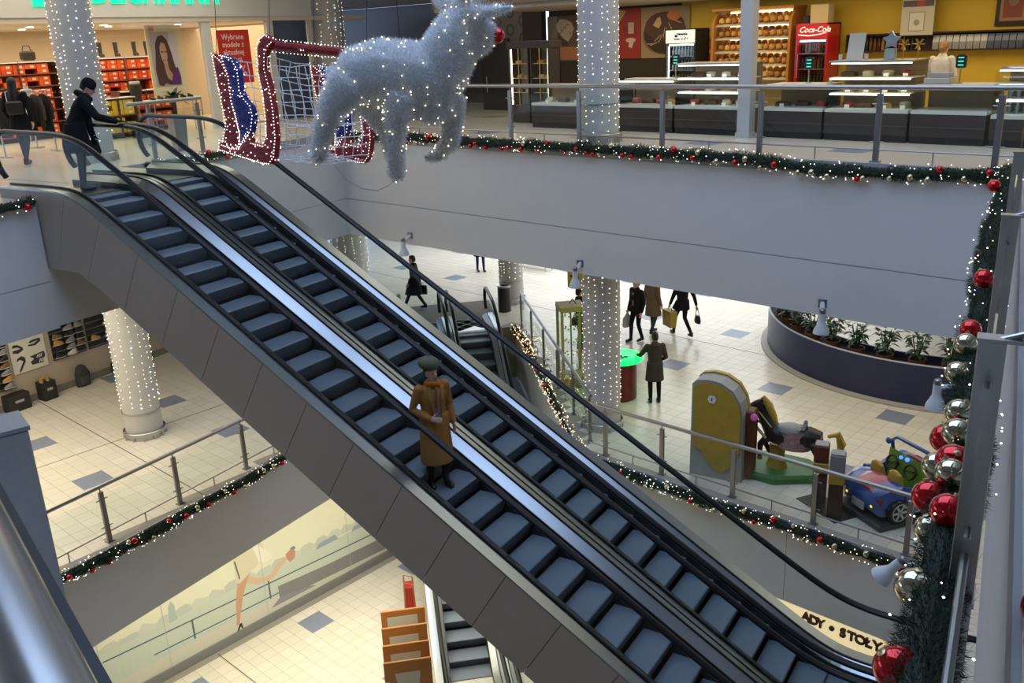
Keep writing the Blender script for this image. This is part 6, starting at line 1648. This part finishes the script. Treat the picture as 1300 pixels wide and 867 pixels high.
# horse body, heading local -x
hp = []
def hc(pts, rs, mi):
    b = MB(); b.tube([Vector(p) for p in pts], rs, 10); hp.append((b, mi))
hc([(.92, -.2, .86), (.75, -.2, .88), (.5, -.2, .82), (.25, -.2, .84), (.12, -.2, .90)], [.13, .17, .165, .17, .14], 0)
hc([(.16, -.2, .92), (.04, -.2, 1.10), (-.03, -.2, 1.27)], [.14, .105, .085], 0)
hc([(.0, -.2, 1.32), (-.10, -.2, 1.27), (-.22, -.2, 1.19)], [.075, .070, .048], 0)
for s_ in (-1, 1):
    hc([(-.0, -.2 + s_ * .04, 1.36), (.0, -.2 + s_ * .05, 1.44)], [.025, .008], 0)
    hc([(.14, -.2 + s_ * .09, .80), (.02, -.2 + s_ * .10, .66), (.02 + .1 * (s_ > 0), -.2 + s_ * .10, .46)], [.075, .052, .036], 0)
    hc([(.02 + .1 * (s_ > 0), -.2 + s_ * .10, .46), (.02 + .1 * (s_ > 0), -.2 + s_ * .10, .40)], [.038, .045], 2)
    hc([(.84, -.2 + s_ * .09, .82), (.92, -.2 + s_ * .10, .62), (1.0, -.2 + s_ * .10, .48), (.98, -.2 + s_ * .10, .34)], [.10, .06, .045, .036], 0)
    hc([(.98, -.2 + s_ * .10, .34), (.96, -.2 + s_ * .10, .28)], [.038, .046], 2)
me = remesh_union(hp, .02); M_hb = mat('horse_dark', (.020, .014, .011), .4, var=.3, scale=5)
for q in (M_hb, M_white, mat('hoof', (.25, .22, .2), .5)): me.materials.append(q)
o = bpy.data.objects.new('horse_body', me); link(o, hr); o.scale = (1.2, 1.2, 1.2); o.location = (.16, -.10, -.14)
M_mane = mat('mane_yellow', (.48, .32, .04), .5, var=.3, scale=12)
b = MB(); b.tube([(.0, -.2, 1.42), (.10, -.2, 1.30), (.18, -.2, 1.12), (.24, -.2, .98)], [.04, .065, .06, .03], 8); b.build('mane', M_mane, o, True)
b = MB(); b.tube([(1.02, -.2, .94), (1.16, -.2, 1.0), (1.22, -.2, .85), (1.20, -.2, .62)], [.03, .06, .07, .02], 8); b.build('tail', M_mane, o, True)
b = MB(); b.loft([ring((.45, -.2, .95), .22, .19, 12), ring((.45, -.2, 1.0), .20, .16, 12), ring((.45, -.2, 1.03), .12, .10, 12)]); b.tube([(.66, -.28, 1.0), (.68, -.2, 1.12), (.66, -.12, 1.0)], .03, 6); b.build('saddle', mat('saddle_grey', (.22, .24, .23), .5, var=.3, scale=12), o, True)
b = MB(); b.loft([ring((.52, -.2, .66), .26, .185, 14), ring((.52, -.2, .98), .26, .185, 14)], caps=False); b.build('blanket', mat('blanket', (.38, .22, .20), .7, var=.6, scale=22), o, True)
b = MB(); b.tube([(.12, -.36, .80), (-.06, -.30, .95), (-.08, -.2, 1.0), (-.06, -.10, .95), (.12, -.04, .80)], .025, 6); b.tube([(-.16, -.27, 1.25), (-.02, -.30, 1.20), (.2, -.36, 1.0)], .012, 5); b.tube([(-.14, -.13, 1.22), (-.15, -.2, 1.29), (-.14, -.27, 1.22)], .012, 5); b.build('harness', mat('harness_gold', (.45, .38, .20), .5), o)
# ---- two coin pillars
for x, y, h_, c1, lab in ((-6.14, 14.35, 1.12, M_hbr, 'brown-topped coin pillar with yellow band beside the coin rides'), (-5.74, 14.10, 1.15, mat('pillar_grey2', (.22, .22, .23), .5, var=.2, scale=8), 'grey-topped coin pillar with yellow band beside the coin rides')):
    t = thing('coin_pillar', lab, 'pillar', (x, y, MID + .012), R(20)); 
    b = MB(); b.box((0, 0, .3), (.24, .24, .60)); b.build('lower_box', mat('pillar_dark', (.05, .015, .015), .4, var=.5, scale=9), t)
    b = MB(); b.box((0, 0, .70), (.26, .26, .20), bev=.02); b.build('yellow_band', M_hy, t)
    b = MB(); b.box((0, 0, .80 + (h_ - .80) / 2), (.25, .25, h_ - .80), bev=.02); b.build('head', c1, t)
    b = MB(); b.box((0, 0, h_ + .01), (.22, .22, .02)); b.build('cap', mat('cap_grey', (.26, .26, .27), .5), t)
mt_ = MB(); mt_.box((0, 0, .006), (1.0, .5, .012)); o = mt_.build('floor_mat', M_black, None, loc=(-5.94, 14.22, MID), rz=R(-25)); tag(o, 'black mat under the two coin pillars', 'mat')
# ---- toy car ride
cr = thing('car_ride', 'blue and pink toy convertible coin ride with green seats', 'coin ride', (-4.98, 14.95, MID), R(62)); cr.scale = (1.14, 1.14, 1.14)
M_cb = mat('car_blue', (.030, .085, .30), .25, coat=.5, var=.2, scale=4); M_cp = mat('car_pink', (.36, .06, .10), .3, coat=.4); M_cg = mat('car_green', (.17, .32, .03), .4)
b = MB(); b.box((0, 0, .05), (1.5, 1.0, .10), bev=.02); b.build('platform', mat('plat_dark', (.06, .06, .062), .5), cr)
def cring(x, hw, zb, zt, ins=.0): return [(x, -hw, zb), (x, -hw * 1.04, (zb + zt) / 2), (x, -hw * .92, zt - .03), (x, -hw * .7, zt), (x, hw * .7, zt), (x, hw * .92, zt - .03), (x, hw * 1.04, (zb + zt) / 2), (x, hw, zb)]
# tail, cockpit tub and nose (local +x is forward)
b = MB(); b.loft([cring(-.74, .28, .28, .46), cring(-.68, .40, .20, .56), cring(-.45, .46, .18, .64), cring(-.28, .46, .18, .62)]); b.build('tail', M_cb, cr, True)
b = MB(); b.loft([cring(.16, .46, .18, .74), cring(.35, .46, .18, .78), cring(.60, .42, .20, .64), cring(.76, .30, .26, .48)]); b.build('nose', M_cb, cr, True)
for s_ in (-1, 1):
    b = MB(); b.loft([[(x, s_ * .40, .18), (x, s_ * .48, .18), (x, s_ * .49, .42), (x, s_ * .46, zt), (x, s_ * .40, zt)] for x, zt in ((-.30, .62), (-.05, .56), (.18, .66))]); b.build('side', M_cb, cr, True)
b = MB(); b.box((-.06, 0, .20), (.46, .80, .04)); b.build('floor_pan', M_cg, cr)
b = MB(); b.loft([cring(-.70, .20, .52, .575), cring(-.45, .24, .60, .655), cring(-.30, .24, .60, .64)]); b.build('pink_stripe', M_cp, cr, True)
b = MB(); b.loft([cring(.26, .22, .74, .795), cring(.45, .21, .70, .75), cring(.72, .14, .50, .53)]); b.build('pink_stripe', M_cp, cr, True)
for y in (-.19, .19):
    b = MB(); b.loft([ring((-.24, y, .36), .07, .17, 12), ring((-.26, y, .62), .06, .16, 12), ring((-.27, y, .74), .05, .12, 12), ring((-.27, y, .78), .02, .05, 12)]); b.build('seat_back', M_hy, cr, True)
    b = MB(); b.box((-.08, y, .34), (.26, .32, .10), bev=.03); b.build('seat', M_cg, cr)
    b = MB(); b.tube([(.0 + .035 * math.sin(a), y + .11 * math.cos(a), .70 + .105 * math.sin(a)) for a in [2 * PI * i / 16 for i in range(17)]], .018, 6); b.tube([(.0, y, .70), (.14, y, .64)], .02, 6); b.tube([(.0, y - .11, .70), (.0, y + .11, .70)], .014, 5); b.build('steering_wheel', M_black, cr, True)
b = MB(); b.add([(.10, -.42, .30), (.10, .42, .30), (.15, .42, .84), (.15, -.42, .84)], [(0, 1, 2, 3)]); b.build('dashboard', M_cg, cr)
b = MB(); b.tube([(.24, -.42, .66), (.19, -.43, .94), (.19, -.32, 1.03), (.19, .32, 1.03), (.19, .43, .94), (.24, .42, .66)], .03, 8); b.build('windscreen_frame', M_cb, cr, True)
b = MB(); b.add([(.225, -.38, .74), (.225, .38, .74), (.195, .37, 1.0), (.195, -.37, 1.0)], [(0, 1, 2, 3)]); b.build('windscreen', M_glass2, cr)
for x in (-.42, .46):
    for s_ in (-1, 1):
        wh = MB(); wh.lathe([(.09, -.05), (.17, -.05), (.185, -.03), (.185, .03), (.17, .05), (.09, .05)], n=24); o = wh.build('wheel', M_rubber, cr, True); o.location = (x, s_ * .47, .275); o.rotation_euler = (PI / 2, 0, 0)
        h2 = MB()
        for k_ in range(6): a = 2 * PI * k_ / 6; h2.box((.07 * math.cos(a), .07 * math.sin(a), 0), (.13, .035, .115), rz=a)
        h2.lathe([(.125, -.056), (.14, -.056), (.14, .056), (.125, .056)], n=24, caps=False); h2.build('hub', mat('hub_silver', (.55, .55, .55), .3, .8), o)
for y in (-.27, .27):
    b = MB(); b.sphere((-.715, y, .33), .035, 10); b.build('yellow_lamp', mat('lamp_yellow', (.7, .42, .03), .3, emit=1.2, ecol=(1, .6, .05)), cr, True)
    b = MB(); b.sphere((-.68, y * 1.35, .44), .06, 10, (.5, 1, 1)); b.build('tail_lamp', mat('tail_red', (.20, .02, .015), .3), cr, True)
b = MB(); b.box((-.745, 0, .26), (.02, .26, .12)); b.build('number_plate', mat('plate_grey', (.35, .35, .34), .5), cr)
b = MB(); b.sphere((.11, 0, .80), .035, 8); b.sphere((.10, .12, .79), .03, 8); b.build('blue_lamp', mat('lamp_blue', (.05, .12, .7), .3, emit=1.6, ecol=(.1, .25, 1.0)), cr, True)
for s_ in (-1, 1): b = MB(); b.sphere((.18, s_ * .50, .90), .055, 8, (.6, 1, 1)); b.build('mirror', M_cb, cr, True)

# ---- sports shop wall on the left of the middle floor (local x along v, local -y towards the concourse)
SPU = -21.65
swl = wallbox('wall_sports_shop', xy(W(SPU - .1, -4)), xy(W(SPU - .1, 18)), MID, -1.98, mat('wall_sand', (.42, .35, .27), .7))
bd = MB(); bd.box((0, 0, 0), (22, .05, .16)); o = bd.build('baseboard_sports_shop', mat('base_brown', (.20, .18, .16), .6), None, loc=tuple(W(SPU + .03, 7, MID + .08)), rz=SH_RZ); o['kind'] = 'structure'
bd = MB(); bd.box((0, 0, 0), (22, .26, .9)); o = bd.build('wall_sports_bulkhead', mat('bulk_grey', (.24, .22, .21), .6), None, loc=tuple(W(SPU + .10, 7, -3.55)), rz=SH_RZ); o['kind'] = 'structure'
M_slat = mat('slat_black', (.018, .018, .018), .45)
shoe_cols = [('white', (.50, .50, .48)), ('black', (.02, .02, .022)), ('tan', (.42, .22, .05)), ('grey', (.20, .20, .20)), ('brown', (.16, .08, .04))]
shm = []
for nm, c in shoe_cols:
    b = MB(); b.loft([ring((0, .02, 0), .13, .048, 12), ring((.01, .02, .03), .135, .05, 12), ring((-.01, .02, .06), .115, .045, 12), ring((-.05, .02, .10), .06, .036, 12), ring((-.06, .02, .12), .045, .03, 12)]); b.mat(1).loft([ring((0, .02, -.015), .135, .052, 12), ring((0, .02, .002), .137, .054, 12)]); shm.append(b.mesh('shoe', [mat('shoe_' + nm, c, .5), mat('sole_pale', (.45, .44, .40), .6)], True))
rnd = random.Random(77)
def slat_panel(label, v0, v1, z0, z1, rows, per, fill, where):
    t = thing('slat_panel', label, 'display', tuple(W(SPU + .02, v0, 0)), SH_RZ); L = v1 - v0
    b = MB(); b.box((L / 2, -.01, (z0 + z1) / 2), (L, .02, z1 - z0)); b.build('board', M_slat, t)
    for r_ in range(rows):
        z = z0 + .06 + (z1 - z0 - .10) * r_ / rows
        b = MB(); b.box((L / 2, -.028, z - .02), (L, .014, .025)); b.build('slat', mat('slat_steel', (.20, .20, .20), .3, .8), t)
        for i in range(per):
            if rnd.random() > fill: continue
            x = L * (i + .5) / per; ki = rnd.choice((0, 1, 1, 2, 3, 3, 4))
            o = bpy.data.objects.new('shoe', shm[ki]); link(o); o.location = W(SPU + .02, v0, 0) + N_ * x + E_ * .12 + Vector((0, 0, z + .022)); o.rotation_euler = (0, 0, SH_RZ + rnd.uniform(-.1, .1) + (PI if i % 2 else 0)); tag(o, '%s sports shoe on %s' % (shoe_cols[ki][0], where), 'shoe', '%s shoes on %s' % (shoe_cols[ki][0], where))
slat_panel('black slat panel of shoes next to the shoe print poster', 12.45, 13.38, -5.28, -4.02, 7, 3, .9, 'the panel next to the shoe poster')
slat_panel('black slat panel of shoes behind the lit column', 13.46, 14.9, -5.28, -4.02, 7, 4, .45, 'the panel behind the lit column')
slat_panel('black slat panel of shoes left of the shoe print poster', 10.0, 11.32, -5.60, -4.30, 7, 4, .9, 'the panel left of the poster')
pt = thing('shoe_poster', 'white poster with black line prints of sports shoes on the sports shop wall', 'poster', tuple(W(SPU + .03, 11.40, -5.31)), SH_RZ)
b = MB(); b.box((.45, 0, .41), (.90, .02, .82)); b.build('board', mat('poster_white', (.60, .57, .50), .5), pt)
M_ink = mat('ink', (.03, .03, .032), .6); M_pw = MATS['poster_white']
def prt(poly, off, m_): panel2(pt, 'print', poly, None, off, m_, .001)
prt([(.48, .12), (.78, .10), (.86, .28), (.84, .38), (.60, .36), (.46, .34), (.56, .26), (.46, .20)], .012, M_ink)
for k_ in range(3): prt([(.66 + .05 * k_, .13), (.69 + .05 * k_, .13), (.73 + .05 * k_, .22), (.70 + .05 * k_, .22)], .014, M_pw); prt([(.62 + .05 * k_, .26), (.65 + .05 * k_, .26), (.69 + .05 * k_, .34), (.66 + .05 * k_, .34)], .014, M_pw)
for pol in ([(.12, .02), (.20, .06), (.34, .26), (.34, .36), (.26, .42), (.14, .38), (.12, .30), (.20, .34), (.28, .28), (.16, .10)], [(.06, .54), (.20, .50), (.34, .56), (.34, .62), (.22, .72), (.10, .74), (.08, .66), (.20, .66), (.28, .60), (.08, .60)], [(.48, .60), (.66, .58), (.82, .66), (.80, .74), (.60, .74), (.50, .70), (.54, .67), (.74, .69), (.64, .64), (.48, .64)]): prt(pol, .012, M_ink)
# goods standing below on the plinth
bp_ = thing('backpack', 'dark grey backpack leaning against the sports shop wall', 'backpack', tuple(W(SPU + .22, 13.0, MID + .002)), SH_RZ)
b = MB(); b.loft([ring((0, 0, 0), .18, .10), ring((0, 0, .08), .20, .12), ring((0, 0, .35), .19, .11), ring((0, .01, .50), .14, .08), ring((0, .02, .56), .06, .04)]); b.build('bag_body', mat('pack_grey', (.030, .032, .030), .7), bp_, True)
b = MB(); b.loft([ring((0, -.10, .06), .13, .04), ring((0, -.11, .22), .13, .045), ring((0, -.10, .27), .10, .03)]); b.build('pocket', mat('pack_grey2', (.045, .047, .045), .7), bp_, True)
b = MB(); b.tube([(.15, -.02, .1), (.22, .0, .3), (.12, .02, .5)], .016, 6); b.build('strap', M_black, bp_)
for v, w_, h_, lab in ((12.0, .36, .48, 'dark carton with tan shoes on top below the shoe poster'), (11.2, .55, .42, 'long dark carton left of the tan-topped carton'), (14.05, .25, .30, 'small dark carton behind the lit column')):
    t = thing('carton', lab, 'box', tuple(W(SPU + .24, v, MID + .002)), SH_RZ); b = MB(); b.box((0, 0, h_ / 2), (w_, .30, h_), bev=.008); b.build('box_body', mat('carton_dark', (.020, .018, .015), .6), t); b = MB(); b.box((0, -.152, h_ * .6), (w_ * .4, .003, .06)); b.build('print_mark', M_ledge, t)
for dx in (-.08, .08):
    o = bpy.data.objects.new('shoe', shm[2]); link(o); o.location = W(SPU + .24, 12.0 + dx, MID + .002 + .497); o.rotation_euler = (0, 0, SH_RZ + 1.2); tag(o, 'tan shoe on the dark carton below poster', 'shoe', 'tan shoes on the carton')

mt_ = MB(); mt_.box((0, 0, .004), (1.9, 3.2, .008)); o = mt_.build('entrance_mat', mat('mat_grey', (.16, .15, .14), .8, var=.1, scale=30), None, loc=tuple(S(-27.72, 2.05, MID)), rz=psi); tag(o, 'grey ribbed mat before the head of the lower escalators', 'mat')
# ================================================================== LOWER FLOOR
# ---- wall-sized poster of a running woman (only skirt and legs show below the slab)
mu = thing('mural_poster', 'wall-sized poster of a running woman in heels by a promenade rail', 'poster', (-17.315, 5.6, LOW + .22), PI / 2)
# local x runs along the wall (+Y), local -y faces the hall
Lm = 7.85
b = MB(); b.box((Lm / 2, .0, 1.53), (Lm, .01, 3.06)); b.build('sheet', mat('mural_sky', (.66, .66, .52), .5, var=.05, scale=.6), mu)
def mp(nm, poly, c, off=.001, rough=.5): panel2(mu, nm, [(y - 5.6, z - LOW - .22) for y, z in poly], None, .005 + off, mat('mu_%.3f_%.3f_%.3f' % c, c, rough), .0006)
mp('print_pavement', [(5.6, -10.78), (13.45, -10.78), (13.45, -10.45), (5.6, -10.45)], (.56, .55, .48), .0005)
mp('print_water', [(5.6, -10.45), (13.45, -10.45), (13.45, -9.75), (5.6, -9.55)], (.50, .55, .48), .0008)
rnd = random.Random(3)
for i in range(19): y = 5.65 + i * .41; mp('print_shore', [(y, -9.68), (y + .40, -9.68), (y + .40, -9.56 + rnd.uniform(-.03, .05)), (y + .28, -9.50 + rnd.uniform(-.03, .06)), (y + .12, -9.50 + rnd.uniform(-.04, .08)), (y, -9.56 + rnd.uniform(-.03, .05))], ((.50, .53, .47), (.46, .50, .45), (.53, .55, .49))[i % 3], .0010)
mp('print_tower', [(7.14, -9.72), (7.34, -9.72), (7.32, -9.34), (7.25, -9.22), (7.18, -9.34)], (.38, .44, .42), .0012)
for i in range(3): mp('print_boat', [(11.0 + i * 1.1, -9.74), (11.7 + i * 1.1, -9.74), (11.6 + i * 1.1, -9.58), (11.1 + i * 1.1, -9.62)], (.28, .33, .38), .0012)
for i in range(60): y = 5.7 + .15 * i; mp('print_reed', [(y, -10.42), (y + .03, -10.42), (y + .035, -10.08), (y + .02, -10.08)], (.44, .55, .52), .0011)
def stripe(y0, z0, y1, z1, t, c, off, nm='print_rail'): mp(nm, [(y0, z0 - t), (y1, z1 - t), (y1, z1 + t), (y0, z0 + t)], c, off)
RC = (.06, .11, .13)
stripe(5.65, -9.85, 13.45, -10.12, .016, RC, .0016); stripe(6.7, -10.28, 10.0, -10.36, .014, RC, .0016)
for y in (7.65, 9.62): mp('print_rail_post', [(y - .02, -10.40), (y + .02, -10.40), (y + .02, -9.9), (y - .02, -9.9)], RC, .0018)
mp('print_bench', [(9.85, -10.48), (10.6, -10.60), (13.45, -10.72), (13.45, -10.35), (11.2, -10.28), (9.85, -10.18)], (.22, .21, .22), .0020)
mp('print_bench_shade', [(9.6, -10.66), (10.9, -10.68), (10.6, -10.56), (9.9, -10.47)], (.26, .25, .30), .0019)
SKN = (.52, .30, .20)
mp('print_leg', [(8.86, -9.52), (8.80, -9.75), (8.73, -10.05), (8.70, -10.40), (8.66, -10.62), (8.74, -10.62), (8.82, -10.35), (8.92, -10.0), (9.05, -9.72), (9.20, -9.45)], SKN, .0024)
mp('print_leg', [(9.10, -9.45), (9.28, -9.66), (9.55, -9.78), (9.72, -9.78), (9.88, -9.62), (10.20, -9.50), (10.22, -9.58), (10.0, -9.72), (9.78, -9.90), (9.60, -9.92), (9.30, -9.85), (9.05, -9.68)], (.60, .42, .30), .0023)
mp('print_skirt', [(8.80, -8.60), (9.50, -8.60), (9.62, -9.0), (9.52, -9.30), (9.30, -9.42), (8.90, -9.62), (8.80, -9.55), (8.83, -9.1)], (.60, .56, .42), .0028)
mp('print_skirt_fold', [(9.30, -8.7), (9.80, -9.25), (9.78, -9.40), (9.45, -9.34)], (.72, .70, .62), .0029)
mp('print_belt', [(8.83, -9.02), (8.87, -9.02), (8.93, -9.50), (8.90, -9.52)], (.12, .11, .10), .0032)
mp('print_shoe', [(8.52, -10.80), (8.66, -10.78), (8.74, -10.62), (8.80, -10.62), (8.82, -10.78), (8.80, -10.78), (8.76, -10.70), (8.68, -10.82), (8.54, -10.84)], (.05, .03, .03), .0030)
mp('print_shoe', [(10.16, -9.46), (10.36, -9.36), (10.44, -9.50), (10.40, -9.66), (10.26, -9.72), (10.20, -9.62)], (.46, .26, .18), .0030)
mp('print_shoe_strap', [(10.30, -9.36), (10.42, -9.34), (10.46, -9.44), (10.36, -9.42)], (.20, .22, .28), .0032)
for y in (7.03, 9.5, 11.98, 13.3): mp('sheet_seam', [(y - .006, -10.78), (y + .006, -10.78), (y + .006, -7.9), (y - .006, -7.9)], (.36, .37, .34), .0035)
# ---- wooden door samples leaning in a row against the escalator
M_dr = mat('door_wood', (.36, .14, .030), .45, var=.18, scale=3, aniso=(1, 1, 8)); M_dp = mat('door_pane', (.50, .48, .40), .35)
def door_sample(label, s0, kind):
    p = S(s0, .44, LOW); t = thing('door_sample', label, 'door', tuple(p), psi - PI / 2)
    # local x across the panel (away from the escalator), local -y towards the viewer side
    b = MB(); b.box((.45, 0, 1.0), (.90, .05, 2.0), bev=.008); b.build('leaf', M_dr, t)
    if kind == 0: polys = [rect(.16, 1.62, .78, 1.86), rect(.30, .95, .66, 1.35)]
    elif kind == 1: polys = [rect(.18, 1.45, .76, 1.80)]
    else: polys = [[(.30, 1.05), (.60, 1.05), (.70, 1.75), (.22, 1.75)]]
    for pol in polys:
        b = MB(); b.prism(pol, 'y', .026, .030); b.build('glazing', M_dp, t); b = MB(); b.prism(pol, 'y', -.030, -.026); b.build('glazing', M_dp, t)
    for z in (1.2, 1.5): b = MB(); b.box((.86, .03, z), (.10, .01, .16)); b.build('label_card', mat('card_pale', (.55, .50, .40), .6), t)
    b = MB(); b.sphere((.10, .05, 1.0), .03, 8); b.build('knob', M_steel, t, True)
    b = MB(); b.box((.45, 0, .015), (.5, .5, .03)); b.build('foot', M_dr, t)

for s0, kd, lab in ((-16.35, 0, 'wooden door sample with a wide pane at the top, last in the row'), (-15.78, 1, 'wooden door sample with two panes, third in the row'), (-15.22, 1, 'wooden door sample with a broad pane, second in the row'), (-14.70, 2, 'wooden door sample with tapered pane, first in the row')):
    door_sample(lab, s0, kd)
rs_ = thing('red_stand', 'narrow red stand with bent wood frame behind the door samples', 'stand', tuple(S(-18.85, .30, LOW)), psi - PI / 2)
b = MB(); b.box((.12, 0, .62), (.24, .30, .70), bev=.02); b.build('red_panel', mat('stand_red', (.30, .012, .010), .45), rs_)
b = MB(); b.tube([(.0, .16, 0), (.02, .16, 1.05), (.22, .16, 1.12), (.25, .16, 0)], .018, 6); b.tube([(.0, -.16, 0), (.02, -.16, 1.05), (.22, -.16, 1.12), (.25, -.16, 0)], .018, 6); b.build('frame', M_dr, rs_)
# ---- lit curved shop sign with brown letters under the slab
sgn = thing('shop_sign', 'curved lit cream sign with brown letters under the slab edge', 'sign', (-5.2, 14.35, -8.32))
b = MB(); n = 24; rings = []
for i in range(n + 1):
    x = -2.6 + 5.2 * i / n; y = -.42 + .055 * x * x * .9
    rings.append([(x, y, -.75), (x, y + .06, -.75), (x, y + .06, .55), (x, y, .55)])
b.loft(rings); b.build('panel', mat('sign_cream', (.75, .60, .36), .5, emit=.75, ecol=(1.0, .78, .45)), sgn, True)
M_bl = mat('letters_brown', (.09, .025, .015), .5)
xx = -.93
for ch, wd in (('A', .15), ('D', .15), ('Y', .19), (None, .25), ('S', .14), ('T', .13), ('O', .185), ('\u0141', .135), ('Y', .15)):
    y = -.42 + .055 * xx * xx * .9 - .03
    if ch: text(ch, .25, M_bl, sgn, (xx, y, -.02), (1, .10 * xx, 0), 'letter', .02, bold=.008)
    else:
        b = MB(); b.prism(ell(xx + .10, .06, .05, .05), 'y', y - .02, y + .01); b.build('dot', M_bl, sgn)
    xx += wd
# ---- steel handrail and broad post at the near edge
nr = thing('near_railing', 'broad steel post and thick polished handrail at the near edge', 'railing', (-2.66, .72, 0), math.atan2(-.09, .53))
b = MB(); b.box((0, .02, .43), (.14, .11, 1.30), bev=.006); b.build('post', M_steel, nr)
b = MB(); b.box((0, .02, 1.085), (.15, .12, .012)); b.build('post_cap', M_deck, nr)
b = MB(); b.tube([(-1.6, -.175, 1.30), (2.1, -.175, 1.30)], .062, 28); b.build('handrail', mat('rail_polished', (.50, .50, .50), .26, 1.0, var=.1, scale=4, aniso=(.6, 40, 40)), nr, True)
b = MB(); b.box((.2, -.09, 1.22), (3.6, .014, .03)); b.build('glass_edge', M_rubber, nr)
b = MB(); b.box((.2, -.09, .66), (3.6, .012, 1.08)); b.build('glass_panel', M_glass, nr)
